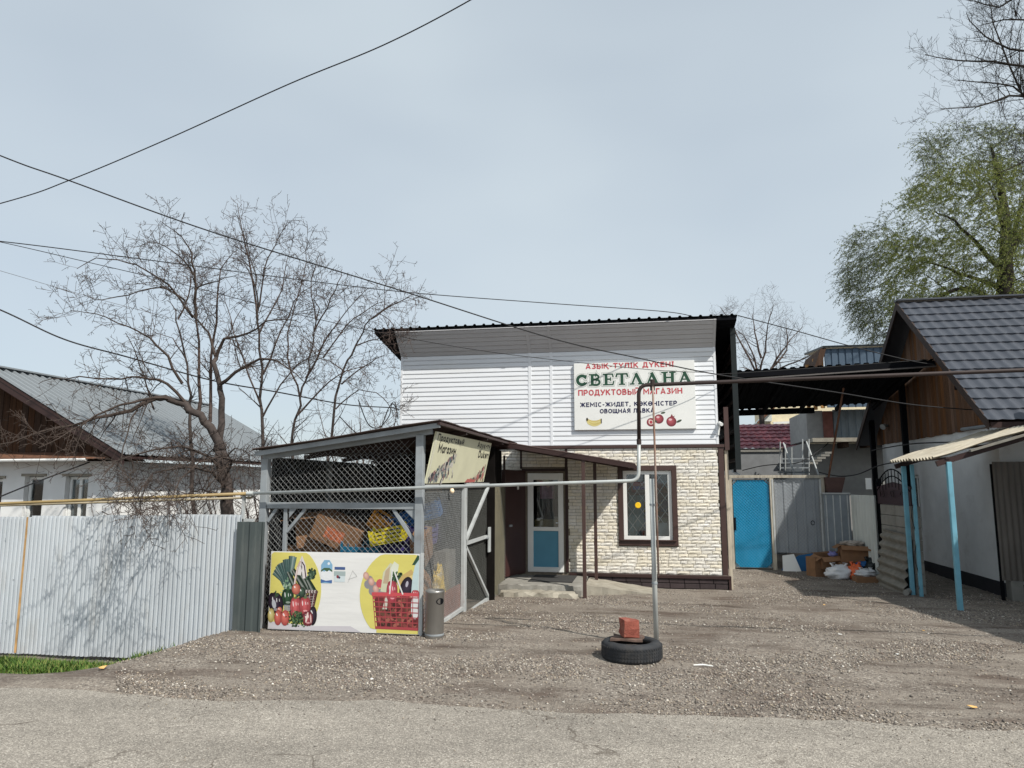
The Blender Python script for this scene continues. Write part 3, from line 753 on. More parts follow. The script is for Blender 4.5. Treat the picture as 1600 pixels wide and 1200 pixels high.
# carcass walls (front wall with openings, sides, back)
mb = MB()
wall_boxes(mb, SX0 + .02, SX1 - .02, -0.6, 4.55, [DOOR, WIN], lambda m, a, b, c, d: m.box((a, SY + .02, c), (b, SY + .24, d)))
mb.build('front_wall', m_mortar, st)
mb = MB(); mb.box((SX0 + .02, SY + .24, -.6), (SX0 + .24, 22.0, 4.2)); mb.box((SX1 - .24, SY + .24, -.6), (SX1 - .02, 22.0, 4.2)); mb.box((SX0 + .24, 21.8, -.6), (SX1 - .24, 22.0, 4.2))
mb.build('side_wall', m_plaster, st)
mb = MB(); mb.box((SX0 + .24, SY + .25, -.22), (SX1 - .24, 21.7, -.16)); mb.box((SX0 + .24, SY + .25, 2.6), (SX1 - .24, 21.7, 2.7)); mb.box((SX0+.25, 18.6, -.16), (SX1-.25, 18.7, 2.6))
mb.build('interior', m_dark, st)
# cream cladding bricks, each its own piece
bvar = []
for k in range(8):
    rr = random.Random(100 + k); me = bpy.data.meshes.new('brick'); vs = []; fs = []; nx, nz_ = 4, 2
    for j in range(nz_ + 1):
        for i in range(nx + 1):
            e = 0.0 if (i in (0, nx) or j in (0, nz_)) else rr.uniform(-.006, .005)
            if i in (0, nx) or j in (0, nz_): e = 0.004 + rr.uniform(0, .004)
            vs.append((i / nx, e + rr.uniform(-.002, .002), j / nz_))
    n0 = len(vs)
    for j in range(nz_):
        for i in range(nx):
            a = j * (nx + 1) + i; fs.append((a, a + 1, a + nx + 2, a + nx + 1))
    ring = [i for i in range(nx + 1)] + [j * (nx + 1) + nx for j in range(1, nz_ + 1)] + [nz_ * (nx + 1) + i for i in range(nx - 1, -1, -1)] + [j * (nx + 1) for j in range(nz_ - 1, 0, -1)]
    for q in ring: x, y, z = vs[q]; vs.append((x, 0.022, z))
    for i in range(len(ring)):
        j = (i + 1) % len(ring); fs.append((ring[i], n0 + i, n0 + j, ring[j]))
    me.from_pydata(vs, [], fs); me.materials.append(m_brick); bvar.append(me)
def brick_run(z0, z1, rowh, x0, x1, holes, variants, mat, lens, seed, gap=0.010, Y=SY, maxparts=300, first=lambda x: 0):
    rr = random.Random(seed); out = []; z = z0
    while z < z1 - 0.03:
        hh = min(rowh, z1 - z); x = x0 - rr.uniform(0, lens[1] * .5)
        while x < x1:
            L = rr.uniform(*lens); a, b = max(x, x0), min(x + L, x1)
            segs = [(a, b)]
            for h_ in holes:
                if h_[2] < z + hh * .6 and h_[3] > z + hh * .4:
                    ns = []
                    for s0, s1 in segs:
                        if s1 <= h_[0] or s0 >= h_[1]: ns.append((s0, s1)); continue
                        if s0 < h_[0]: ns.append((s0, h_[0]))
                        if s1 > h_[1]: ns.append((h_[1], s1))
                    segs = ns
            for s0, s1 in segs:
                if s1 - s0 > 0.03: out.append((s0 + gap / 2, s1 - gap / 2, z + gap / 2, z + hh - gap / 2))
            x += L
        z += rowh
    return out
WINO = (-0.60, 0.59, 0.48, 2.11)
bl = brick_run(ZB + .02, 2.47, 0.0675, -3.32, 1.43, [(-2.62, -1.64, -1, 2.05), WINO], bvar, m_brick, (0.13, 0.30), 3, gap=.007)
bl.sort(key=lambda b: ((b[0] + b[1]) / 2 < -.3) * 10 - (b[1] - b[0]))
rr = random.Random(9); rest = MB()
for k, (a, b, c, d) in enumerate(bl):
    me = rr.choice(bvar); y = SY - rr.uniform(0, .004)
    if k < 300:
        o = bpy.data.objects.new('brick', me); link(o, st, (a, y, c)); o.scale = (b - a, 1, d - c)
    else:
        rest.idx([(a + p.co.x * (b - a), y + p.co.y, c + p.co.z * (d - c)) for p in me.vertices], [tuple(f.vertices) for f in me.polygons])
if rest.v: rest.build('remaining_bricks', m_brick_i, st, kind='stuff')
# dark plinth bricks and brown trims
for (a, b, c, d) in brick_run(-0.44, -0.135, 0.105, -1.60, 1.52, [], None, None, (0.27, 0.30), 4, gap=.014, Y=SY - .07):
    o = bpy.data.objects.new('plinth_brick', bvar[0]); 
    o = MB().box((a, SY - .085, c), (b, SY - .02, d)).build('plinth_brick', m_plinth, st, bevel=.004)
MB().box((-1.62, SY - .07, -.6), (1.53, SY + .02, -.14)).build('plinth', m_dark, st)
MB().box((-1.62, SY - .11, -.135), (1.585, SY - .002, -.075)).build('plinth_cap', m_dkbrown, st, bevel=.004)
MB().box((1.535, SY - .10, -.55), (1.585, SY + .1, -.137)).build('plinth_corner', m_dkbrown, st, bevel=.004)
MB().box((1.435, SY - .012, -.07), (1.54, SY + .08, 2.47)).build('corner_trim', m_brown, st, bevel=.003)
MB().box((-3.35, SY - .03, 2.475), (1.56, SY + .03, 2.535)).build('belt_trim', m_brown, st, bevel=.003)
MB().box((-1.70, SY - .012, -.07), (-1.645, SY + .02, 2.47)).build('door_trim', m_dkbrown, st, bevel=.003)
MB().box((-2.62, SY - .014, 2.0), (-1.705, SY + .02, 2.05)).build('door_trim', m_dkbrown, st, bevel=.003)
MB().box((-2.66, SY - .012, 2.055), (-2.62, SY + .02, 2.46)).build('door_trim', m_dkbrown, st, bevel=.003)
# siding: double-course planks between vertical joint strips
cuts = [(SX0 + .045, -2.475), (-2.405, -2.005), (-1.945, SX1 - .045)]
def siding_panel(mb, O, U, L, V, n):
    """two lapped courses; V = vector up one panel"""
    U = Vector(U); V = Vector(V); N = Vector(n)
    prof = [(0, .002), (.0, .018), (.06, .021), (.43, .012), (.48, .000), (.5, .000), (.5, .018), (.56, .021), (.93, .012), (.98, .000), (1, .000)]
    a = [Vector(O) + V * t + N * e for t, e in prof]
    for i in range(len(a) - 1): mb.face([a[i], a[i] + U * L, a[i + 1] + U * L, a[i + 1]])
    for s_ in (0, 1):
        e = U * (L * s_); mb.face([p + e for p in (a if s_ else list(reversed(a)))])
npan = 10; ph = (ZS1 - ZS0) / npan
for (a, b) in cuts:
    for i in range(npan):
        mb = MB(); siding_panel(mb, (a, SY, ZS0 + ph * i), (1, 0, 0), b - a, (0, 0, ph), (0, -1, 0)); mb.build('siding_plank', m_siding, st)
for x, w in ((SX0 + .02, .05), (-2.44, .07), (-1.975, .06), (SX1 - .02, .05)):
    MB().box((x - w / 2, SY - .024, ZS0), (x + w / 2, SY + .02, ZS1)).build('joint_strip', m_siding, st, bevel=.003)
# sloping soffit under the roof overhang
OV = 0.45; ZF = 5.09
sv_ = Vector((0, -OV, ZF - .045 - ZS1)); sn = Vector((0, -(ZF - .045 - ZS1), -OV)).normalized()
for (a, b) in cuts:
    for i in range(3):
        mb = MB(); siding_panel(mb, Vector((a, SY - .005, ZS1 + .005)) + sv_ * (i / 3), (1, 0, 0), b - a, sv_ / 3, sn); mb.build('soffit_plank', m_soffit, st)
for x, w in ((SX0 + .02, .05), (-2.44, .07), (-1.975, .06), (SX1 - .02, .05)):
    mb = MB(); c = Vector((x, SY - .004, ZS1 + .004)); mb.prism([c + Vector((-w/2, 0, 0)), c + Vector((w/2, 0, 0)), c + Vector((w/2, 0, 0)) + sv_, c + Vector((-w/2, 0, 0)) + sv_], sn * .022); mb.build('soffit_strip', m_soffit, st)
# roof: dark ribbed sheet, overhanging left, right and front
RX0, RX1 = SX0 - .50, SX1 + .42; sl = 0.18; RYB = 22.4; RYF = SY - OV - .03
mb = MB(); prof = trap(RX1 - RX0, 0.205, 0.032, top=.16, slope=.10)
mb.sheet((RX0, RYB, ZF + .02 - sl * (RYB - RYF)), (1, 0, 0), (0, -(RYB - RYF), sl * (RYB - RYF)), [(u, -d) for u, d in prof])
ro = mb.build('roof', m_roofdark, st, solid=.004)
MB().prism([(RX0 + .02, RYF + .03, ZF - .07), (RX1 - .02, RYF + .03, ZF - .07), (RX1 - .02, RYF + .03, ZF), (RX0 + .02, RYF + .03, ZF)], (0, .03, 0)).build('fascia', m_black, ro)
mb = MB()
for k in range(9):
    y = RYF + .35 + k * .75; z = ZF - sl * (y - RYF) - .03
    mb = MB().box((RX0 + .02, y, z - .06), (SX0 - .02, y + .06, z)); mb.build('rafter_end', m_black, ro)
    mb = MB().box((SX1 + .02, y, z - .06), (RX1 - .02, y + .06, z)); mb.build('rafter_end', m_black, ro)
for xa, xb in ((RX0 + .015, SX0 + .03), (SX1 - .03, RX1 - .015)):
    mb = MB(); yb = RYB - .3
    mb.prism([(xa, RYF + .07, ZF - .075), (xb, RYF + .07, ZF - .075), (xb, yb, ZF - .075 - sl * (yb - RYF)), (xa, yb, ZF - .075 - sl * (yb - RYF))], (0, 0, .012)); mb.build('overhang_lining', m_black, ro)
# dark sheet screen hung below the right verge
sc = MB(); sc.sheet((RX1 - .02, SY + .0, 2.05), (0, 1, 0), (0, 0, 2.80), trap(5.2, .2, .025)); sc.build('side_screen', m_roofdark, st, solid=.004)
for k in range(9):
    MB().box((RX1 - .09, SY + .03, 2.2 + k * .30), (RX1 - .03, SY + 5, 2.26 + k * .30)).build('batten', m_dkbrown, st)
MB().box((RX1 - .11, SY - .05, 2.02), (RX1 + .0, SY - .002, 4.94)).build('screen_edge', m_roofdark, st, bevel=.004)
mb = MB(); mb.bar((SX1 + .15, SY + .10, -.45), (SX1 + .15, SY + .10, 2.42), .07, .07); mb.build('corner_post', M('bare timber', lin(186, 176, 158), rough=.9, var=.2, scale=8, stretch=(4, 4, .6)), st)
mb = MB(); mb.bar((SX1 + .17, SY + .06, 2.42), (SX1 + .17, SY + .06, 3.3), .09, .08); mb.build('post_bracket', m_brown, st)
# window: brown casing, white frame with two lights, diamond lattice
X0, X1, z0, z1 = WIN
mb = MB()
mb.box((X0 - .10, SY - .03, z1), (X1 + .10, SY + .02, z1 + .10)); mb.box((X0 - .10, SY - .03, z0 - .11), (X1 + .10, SY + .02, z0)); mb.box((X0 - .10, SY - .03, z0), (X0, SY + .02, z1)); mb.box((X1, SY - .03, z0), (X1 + .10, SY + .02, z1))
mb.build('window_casing', m_brown, st, bevel=.004)
MB().box((X0 - .07, SY - .07, z0 - .012), (X1 + .07, SY - .031, z0 + .012)).build('window_sill', m_brown, st, bevel=.004)
wf = pane_window(st, X0 + .003, X1 - .003, z0 + .003, z1 - .003, SY + .02, m_white_pvc, fw=.075, mull=1)
mb = MB()
for (a, b) in ((X0 + .08, (X0 + X1) / 2 - .045), ((X0 + X1) / 2 + .045, X1 - .08)):
    w = b - a; H = z1 - z0 - .15; pt = .235
    for sgn in (1, -1):
        for q in range(-8, 9):
            # z = q*2*pt*.8 + sgn * u * 1.55
            pts = []
            for u in (0.0, w):
                pts.append((u, q * .28 + sgn * u * 1.35 + H / 2))
            (ua, za), (ub, zb) = pts
            if za == zb: continue
            def cl(zv): return ua + (ub - ua) * (zv - za) / (zb - za)
            lo, hi = (0.0, H)
            P1 = (ua, za); P2 = (ub, zb)
            if max(za, zb) < lo or min(za, zb) > hi: continue
            if P1[1] < lo: P1 = (cl(lo), lo)
            if P1[1] > hi: P1 = (cl(hi), hi)
            if P2[1] < lo: P2 = (cl(lo), lo)
            if P2[1] > hi: P2 = (cl(hi), hi)
            mb.bar((a + P1[0], SY + .12 + .012 * (sgn > 0), z0 + .075 + P1[1]), (a + P2[0], SY + .12 + .012 * (sgn > 0), z0 + .075 + P2[1]), .013, .010, up=(0, 1, 0))
mb.build('lattice', M('lattice steel', lin(226, 224, 218), rough=.5, var=.05), wf)
# door: white frame, glass top, blue panel, handle
X0, X1, z0, z1 = DOOR
mb = MB()
mb.box((X0 + .002, SY - .01, z0), (X0 + .12, SY + .06, z1)); mb.box((X1 - .11, SY - .01, z0), (X1 - .002, SY + .06, z1)); mb.box((X0 + .12, SY - .01, z1 - .14), (X1 - .11, SY + .06, z1 - .002)); mb.box((X0 + .12, SY - .01, z0), (X1 - .11, SY + .06, z0 + .10)); mb.box((X0 + .12, SY - .01, .76), (X1 - .11, SY + .06, .84))
dr = mb.build('shop_door', m_white_pvc, st, bevel=.005)
MB().box((X0 + .115, SY + .02, z0 + .095), (X1 - .105, SY + .045, .765)).build('blue_panel', m_bluedoor, dr)
MB().box((X0 + .115, SY + .025, .835), (X1 - .105, SY + .035, z1 - .135)).build('pane', m_glass, dr)
mb = MB(); mb.bar((X1 - .055, SY - .012, .93), (X1 - .055, SY - .05, .93), .02); mb.bar((X1 - .055, SY - .05, .93), (X1 - .155, SY - .05, .93), .018); mb.build('handle', m_white_pvc, dr)
# dark steel outer door, standing open against the cage side
dl = MB(); A = Vector((-2.54, SY - .02, -.10)); B = Vector((-2.84, SY - .88, -.10))
dl.prism([A, B, B + Vector((0, 0, 2.12)), A + Vector((0, 0, 2.12))], (B - A).normalized().cross(Vector((0, 0, 1))) * .05)
od = dl.build('steel_door', M('dark door paint', lin(60, 38, 36), rough=.4, var=.1, scale=3), st, bevel=.004)
e = (A - B).normalized(); nn = Vector((0, 0, 1)).cross(e).normalized() * -1
if nn.x < 0: nn = -nn
c = B + e * .12 + nn * .062 + Vector((0, 0, 1.0)); MB().bar(c, c + e * .10, .025, .04).build('handle', m_steel, od)
c = B + e * .45 + nn * .056 + Vector((0, 0, 1.72)); MB().prism([c, c + e * .07, c + e * .07 + Vector((0, 0, .08)), c + Vector((0, 0, .08))], nn * .004).build('notice', m_vinyl, od)
# goods glimpsed behind the glass
def goods(name, a, b, mat, label, cat):
    o = MB().box(a, b).build(name, mat, None, bevel=.01); return tag(o, label, cat)
def shelf_unit(name, x0, x1, y, label, seed, rows=4):
    t = thing(name, label, 'shelf', ((x0 + x1) / 2, y, -.16)); rr = random.Random(seed)
    MB().box((x0, y + .3, -.16), (x1, y + .33, 1.9)).build('back_panel', M('grey board', lin(110, 108, 104), var=.1), t)
    for k in range(rows):
        z = .25 + k * .42; MB().box((x0, y, z), (x1, y + .3, z + .03)).build('shelf_board', M('grey board', lin(110, 108, 104)), t)
    return t
def packs(x0, x1, y, seed, rows=4):
    rr = random.Random(seed); cols = [lin(190, 60, 50), lin(220, 190, 70), lin(80, 130, 180), lin(226, 224, 216), lin(80, 140, 80), lin(200, 120, 60)]
    for k in range(rows):
        x = x0 + .02; q_ = 0
        while x < x1 - .12:
            w = rr.uniform(.10, .18); h_ = rr.uniform(.16, .32); ci = rr.randrange(6)
            o = MB().box((x, y + .04, .281 + k * .42), (x + w, y + .2, .281 + k * .42 + h_)).build('grocery_pack', M('pack %d' % ci, cols[ci], rough=.5, var=.1), None, bevel=.008)
            nn_ = ('red', 'yellow', 'blue', 'white', 'green', 'orange')[ci]; q_ += 1
            tag(o, '%s pack, %s from left on the %s shelf behind the lattice window' % (nn_, ('first', 'second', 'third', 'fourth', 'fifth', 'sixth', 'seventh', 'eighth', 'ninth', 'tenth')[q_ - 1], ('lowest', 'second', 'third', 'top')[k]), 'pack', 'packs on the shelf behind the window')
            x += w + rr.uniform(.01, .05)
shelf_unit('goods_shelf', -.55, .65, 16.6, 'shelf of goods inside the shop behind the lattice window', 5)
packs(-.53, .63, 16.6, 6)
goods('chest_freezer', (.12, 15.75, -.155), (.72, 16.3, .92), m_white_pvc, 'white freezer standing inside the lattice window', 'freezer')
mb = MB(); prof = [(i * .04, .018 * math.sin(i * 1.9)) for i in range(9)]
mb.sheet((-.44, 15.62, .50), (1, 0, 0), (.05, 0, 1.0), prof); o = mb.build('curtain', M('pale teal cloth', lin(120, 160, 160), var=.15, scale=6), solid=.004)
tag(o, 'pale teal curtain at the left of the lattice window', 'curtain')
# stickers and a red-blue sign in the window
o = MB().lathe((0, 0, 0), [(0.0, .004), (.055, .004), (.062, 0)], 16)
o.v = [(x - .20, SY + .036 - z, 1.30 + y) for x, y, z in o.v]; o = o.build('round_sticker', M('yellow sticker', lin(240, 196, 40), rough=.5, var=.1)); tag(o, 'round yellow sticker on the left window pane', 'sticker')
mb = MB(); mb.box((-.33, SY + .20, 1.70), (.02, SY + .215, 1.78)); o = mb.build('red_window_sign', M('red sign', lin(200, 52, 60), var=.1)); tag(o, 'small red sign strip high behind the left window pane', 'sign')
mb = MB(); mb.box((-.30, SY + .20, 1.62), (-.02, SY + .215, 1.685)); o = mb.build('blue_window_sign', M('blue sign', lin(60, 90, 190), var=.1)); tag(o, 'small blue sign strip just below the red one in window', 'sign')
goods('counter_box', (-2.40, 15.62, .70), (-1.9, 15.95, .98), M('kraft box', lin(170, 140, 90)), 'brown box standing inside the shop door glass', 'box')
goods('hanging_bag', (-2.28, 15.60, 1.42), (-1.98, 15.75, 1.78), M('pink bag', lin(190, 120, 140), var=.3, scale=12), 'pink patterned bag hanging inside the shop door glass', 'bag')
goods('counter', (-2.45, 15.60, -.155), (-1.85, 16.1, .70), M('grey board', lin(110, 108, 104)), 'grey counter just inside the shop door', 'counter')
# wall lamp at the right corner, junction of cable on the left corner
t = thing('security_camera', 'small white security camera at the right corner of the siding', 'camera', (SX1 + .06, SY - .06, 2.9))
mb = MB(); mb.bar((SX1, SY - .03, 2.72), (SX1 + .03, SY - .04, 2.95), .03); mb.build('bracket', m_white_pvc, t)
mb = MB(); mb.tube([(SX1 + .03, SY - .02, 2.97), (SX1 + .06, SY - .16, 2.93)], .035, 10); mb.build('housing', m_white_pvc, t)
# shop sign
GX0, GX1, GZ0, GZ1 = -1.48, 1.02, 2.86, 4.28; GY = SY - .075
sg = thing('shop_sign', 'large white vinyl shop sign with red, green and blue lettering', 'sign', ((GX0 + GX1) / 2, GY, GZ0))
MB().box((GX0, GY, GZ0), (GX1, SY - .026, GZ1)).build('panel', m_vinyl, sg, bevel=.003)
red = lin(204, 48, 62); navy = lin(26, 30, 84)
for k_, (tx_, ua, ub, v_, cap_, col_, wt_) in enumerate((('АЗЫҚ-ТҮЛІК ДҮКЕНІ', .10, .835, .912, .076, red, .20), (None, 0, 0, 0, 0, 0, 0), ('ПРОДУКТОВЫЙ МАГАЗИН', .035, .895, .512, .084, red, .20),
        ('ЖЕМІС-ЖИДЕТ, КӨКӨНІСТЕР', .05, .85, .342, .064, navy, .20), ('ОВОЩНАЯ ЛАВКА', .215, .665, .243, .062, navy, .21))):
    P = Print((GX0, GY - .0015, GZ0), (GX1 - GX0, 0, 0), (0, 0, GZ1 - GZ0))
    if tx_: text(P, tx_, ua, ub, v_, cap_, col_, wt_)
    else: serif_text(P, 'СВЕТЛАНА', .012, .982, .655, .178, .006)
    P.build('lettering_line', sg)

P = Print((GX0, GY - .0012, GZ0), (GX1 - GX0, 0, 0), (0, 0, GZ1 - GZ0))
for k in range(4):   # bananas
    pts = [((.10 + .004 * k) * P.ar, .155 - .01 * k)] + [((.105 + .012 * i) * P.ar, .155 - .012 * k - .012 * i * (1 + .25 * k) + .0012 * i * i * (1 + .2 * k)) for i in range(1, 11)]
    P.ribbon(pts, .030, lin(232, 216, 130) if k % 2 else lin(222, 200, 104), w2=.014)
    P.ell(pts[-1][0] / P.ar, pts[-1][1], .010, .010, lin(60, 50, 40), n=8)
P.ell(.107, .155, .016, .026, lin(70, 62, 44), n=8)
P.build('banana_print', sg); P = Print((GX0, GY - .0012, GZ0), (GX1 - GX0, 0, 0), (0, 0, GZ1 - GZ0))
for (cu, cv, r) in ((.635, .10, .062), (.70, .145, .068), (.80, .105, .072)):   # pomegranates
    P.ell(cu, cv, r, r, lin(120, 26, 44), n=22, c_in=lin(214, 84, 96), off=(-.3, .35))
    P.ell(cu - .008, cv + r * .4, r * .35, r * .22, lin(240, 196, 200), n=12)
P.ell(.635, .10, .035, .035, lin(246, 226, 214), n=12); P.ell(.635, .10, .022, .026, lin(190, 40, 60), n=10)
P.poly([(.79, .17), (.805, .215), (.815, .18), (.83, .19), (.82, .165)], lin(140, 40, 52))
P.ell(.735, .235, .034, .014, lin(74, 92, 70), .2, 12); P.ell(.862, .11, .042, .016, lin(70, 84, 66), .45, 12); P.ell(.67, .115, .028, .014, lin(80, 90, 72), -.5, 12)
P.build('pomegranate_print', sg)

# ------------------------------------------------------------------ awning, steps, ramp
aw = thing('door_awning', 'brown lean-to awning over the shop door on two thin posts', 'awning', (-1.2, 14.4, gz0(-1.2, 14)))
AX0, AX1, AY0, AY1 = -2.75, -.22, 13.45, SY - .03; az = lambda x: 2.07 + (AX1 - x) * .172
mb = MB(); prof = trap(AY1 - AY0, .12, .014)
mb.sheet((AX1, AY0, az(AX1) + .03), (0, 1, 0), (AX0 - AX1, 0, az(AX0) - az(AX1)), prof); mb.build('awning_sheet', m_brown, aw, solid=.004)
for y in (AY0 + .02, AY1 - .05):
    MB().bar((AX0, y, az(AX0) - .02), (AX1 + .02, y, az(AX1) - .02), .05, .075).build('rafter', m_dkbrown, aw)
for x in (-2.7, -1.9, -1.12, -.34):
    MB().bar((x, AY0 + .05, az(x) - .015), (x, AY1 - .08, az(x) - .015), .045, .045).build('purlin', m_dkbrown, aw)
for (x, y) in ((-1.16, 13.50), (-1.05, 14.93)):
    MB().box((x - .032, y - .032, gz(x, y) - .05 if y < 14 else -.22), (x + .032, y + .032, az(x) - .06)).build('post', m_brown, aw, bevel=.004)
def rough_block(name, a, b, mat, label, cat, seed, chip=.02):
    """concrete block with worn, broken edges"""
    rr = random.Random(seed); nx, ny, nz_ = [max(2, int((b[i] - a[i]) / .09)) for i in range(3)]
    mb = MB(); vid = {}
    def vtx(i, j, k):
        if (i, j, k) not in vid:
            p = Vector((a[0] + (b[0]-a[0])*i/nx, a[1] + (b[1]-a[1])*j/ny, a[2] + (b[2]-a[2])*k/nz_))
            ed = (i in (0, nx)) + (j in (0, ny)) + (k in (0, nz_))
            amp = chip * (1.0 if ed >= 2 else .3)
            c = Vector(((a[0]+b[0])/2, (a[1]+b[1])/2, (a[2]+b[2])/2)); q = p.copy()
            for ax, (ii, nn) in enumerate(((i, nx), (j, ny), (k, nz_))):
                if ii in (0, nn): q[ax] += (c[ax] > p[ax] and 1 or -1) * rr.random() ** 2 * amp * (1.6 if ed >= 2 else 1)
            vid[(i, j, k)] = len(mb.v); mb.v.append(tuple(q))
        return vid[(i, j, k)]
    for i in range(nx):
        for j in range(ny):
            mb.f.append((vtx(i,j,0), vtx(i,j+1,0), vtx(i+1,j+1,0), vtx(i+1,j,0))); mb.f.append((vtx(i,j,nz_), vtx(i+1,j,nz_), vtx(i+1,j+1,nz_), vtx(i,j+1,nz_)))
        for k in range(nz_):
            mb.f.append((vtx(i,0,k), vtx(i+1,0,k), vtx(i+1,0,k+1), vtx(i,0,k+1))); mb.f.append((vtx(i,ny,k), vtx(i,ny,k+1), vtx(i+1,ny,k+1), vtx(i+1,ny,k)))
    for j in range(ny):
        for k in range(nz_):
            mb.f.append((vtx(0,j,k), vtx(0,j,k+1), vtx(0,j+1,k+1), vtx(0,j+1,k))); mb.f.append((vtx(nx,j,k), vtx(nx,j+1,k), vtx(nx,j+1,k+1), vtx(nx,j,k+1)))
    mb.c = [(1, 1, 1)] * len(mb.f)
    o = mb.build(name, mat); return tag(o, label, cat)
rough_block('doorstep_slab', (-2.82, 13.72, -.50), (-1.23, 15.20, -.125), m_conc_d, 'upper grey concrete doorstep slab below the shop door', 'step', 1, .02)
rough_block('lower_step', (-2.72, 13.34, -.50), (-1.27, 13.735, -.21), m_conc, 'lower chipped tan concrete step before the doorstep slab', 'step', 2, .05)
o = MB(); o.box((-2.3, 14.1, -.124), (-1.45, 15.1, -.110)); o = o.build('door_mat', M('rubber mat', lin(58, 58, 58), rough=.9, var=.2, scale=20)); tag(o, 'dark rubber mat lying on the doorstep slab', 'mat')
mb = MB(); rr = random.Random(4); nx = 12; top = []; bot = []
for i in range(nx + 1):
    t_ = i / nx; x = -1.20 + 1.28 * t_; z = -.14 - .18 * t_ + rr.uniform(-.006, .006)
    top.append((x, 13.98 + .25 * t_ + rr.uniform(-.02, .02), z)); bot.append((x, 15.12 - .02 * t_, z))
for i in range(nx):
    mb.face([top[i], top[i+1], bot[i+1], bot[i]]); a, b = top[i], top[i+1]; mb.face([(a[0], a[1], -.6), (b[0], b[1], -.6), b, a])
o = mb.build('entrance_ramp', m_conc); tag(o, 'low sloping concrete ramp right of the doorstep', 'ramp')
for k, (x, y, s_) in enumerate(((-2.95, 13.15, .09), (-2.86, 13.38, .07), (-3.05, 13.42, .06))):
    mb = MB(); rr = random.Random(k); z = gz(x, y); mb.lathe((x, y, z - .02), [(.001, 0), (s_, .02), (s_ * 1.05, s_ * .6), (s_ * .7, s_ * 1.1), (.001, s_ * 1.2)], 9); mb.v = [(a + rr.uniform(-.012, .012), b + rr.uniform(-.012, .012), c_ + rr.uniform(-.01, .01)) for a, b, c_ in mb.v]
    o = mb.build('rock', m_conc_d); tag(o, ['largest grey rock lying left of the lower step', 'middle grey rock touching the lower step', 'smallest grey rock left of the lower step'][k], 'rock')
# ------------------------------------------------------------------ wire cage beside the shop
CX0, CX1, CY0, CY1 = -5.03, -2.80, 8.90, 12.95
g0 = -0.20
cg = thing('storage_cage', 'grey steel wire-mesh storage cage with sloping tin roof beside the shop', 'cage', ((CX0 + CX1) / 2, (CY0 + CY1) / 2, g0))
cz = lambda x: 2.15 + (x - CX0) * (0.30 / (CX1 - CX0))
def cpost(x, y, w=.085, top=None, mat=m_steel):
    MB().box((x - w / 2, y - w / 2, gz0(x, y) - .08), (x + w / 2, y + w / 2, top or cz(x) - .08)).build('post', mat, cg, bevel=.005)
cpost(CX0 + .04, CY0 + .04, .095); cpost(CX1 - .05, CY0 + .04, .10); cpost(-4.68, CY0 + .05, .05, 1.42); cpost(CX0 + .04, CY1 - .05); cpost(CX1 - .05, CY1 - .05, .08); cpost(CX0 + .04, 10.9, .08)
cpost(CX1 - .02, 11.08, .06, 1.72, m_steel_l)
# rails
MB().box((CX0 + .09, CY0 + .01, 1.42), (CX1 - .10, CY0 + .08, 1.50)).build('rail', m_steel, cg, bevel=.004)
MB().bar((CX0, CY0 + .04, cz(CX0) - .05), (CX1 + .1, CY0 + .04, cz(CX1) - .03), .07, .09).build('rail', m_steel, cg)
MB().box((CX1 - .06, CY0 + .10, 1.68), (CX1 + .0, 11.05, 1.73)).build('rail', m_steel_l, cg, bevel=.004)
MB().box((CX0 + .02, CY0 + .1, 1.42), (CX0 + .07, CY1 - .1, 1.48)).build('rail', m_steel, cg)
MB().box((CX1 - .06, CY0 + .10, gz0(CX1, 10) - .01), (CX1 + .0, 11.05, gz0(CX1, 10) + .04)).build('rail', m_steel_l, cg)
for (a, b) in (((-4.655, CY0 + .05, 1.12), (-4.40, CY0 + .05, 1.42)), ((CX1 - .11, CY0 + .05, 1.02), (CX1 - .40, CY0 + .05, 1.42)), ((CX0 + .10, CY0 + .05, 1.25), (CX0 + .22, CY0 + .05, 1.42))):
    MB().bar(a, b, .04, .04).build('brace', m_steel, cg)
for a in ((-4.62, 1.30, .12, .14), (CX1 - .27, 1.28, .17, .16)):
    MB().prism([(a[0], CY0 + .02, a[1] + a[3]), (a[0] + a[2], CY0 + .02, a[1] + a[3]), (a[0] + (a[2] if a[0] > -3.5 else 0), CY0 + .02, a[1])], (0, .012, 0)).build('gusset', m_steel, cg)
# roof of rusty corrugated tin
RXa, RXb = CX0 - .06, CX1 + .27; Lr = RXb - RXa; dz = (cz(RXb) - cz(RXa))
for k in range(5):
    y0 = 8.72 + k * 1.10; y1 = min(y0 + 1.12, 14.25)
    mb = MB(); mb.sheet((RXb, y0, cz(RXb) + .035 + .002 * k), (0, 1, 0), (-Lr, 0, -dz), sine(y1 - y0, .076, .020, 6), nv=6, vfun=lambda u, t: .008 * math.sin(7 * t + 3 * u)); mb.build('roof_sheet', M('brown tin', lin(74, 62, 58), rough=.7, var=.25, scale=4, dirt=lin(70, 52, 46), dirt_amt=.5), cg, solid=.003)
for y in (8.80, 10.2, 11.6, 12.9, 14.1):
    MB().bar((RXa + .02, y, cz(RXa) - .01), (RXb - .03, y, cz(RXb) - .01), .05, .06).build('rafter', m_dkbrown if y > 9 else m_steel, cg)
MB().bar((RXb - .03, 8.75, cz(RXb) + .01), (RXb - .03, 14.2, cz(RXb) + .01), .04, .035).build('fascia', m_dkbrown, cg)
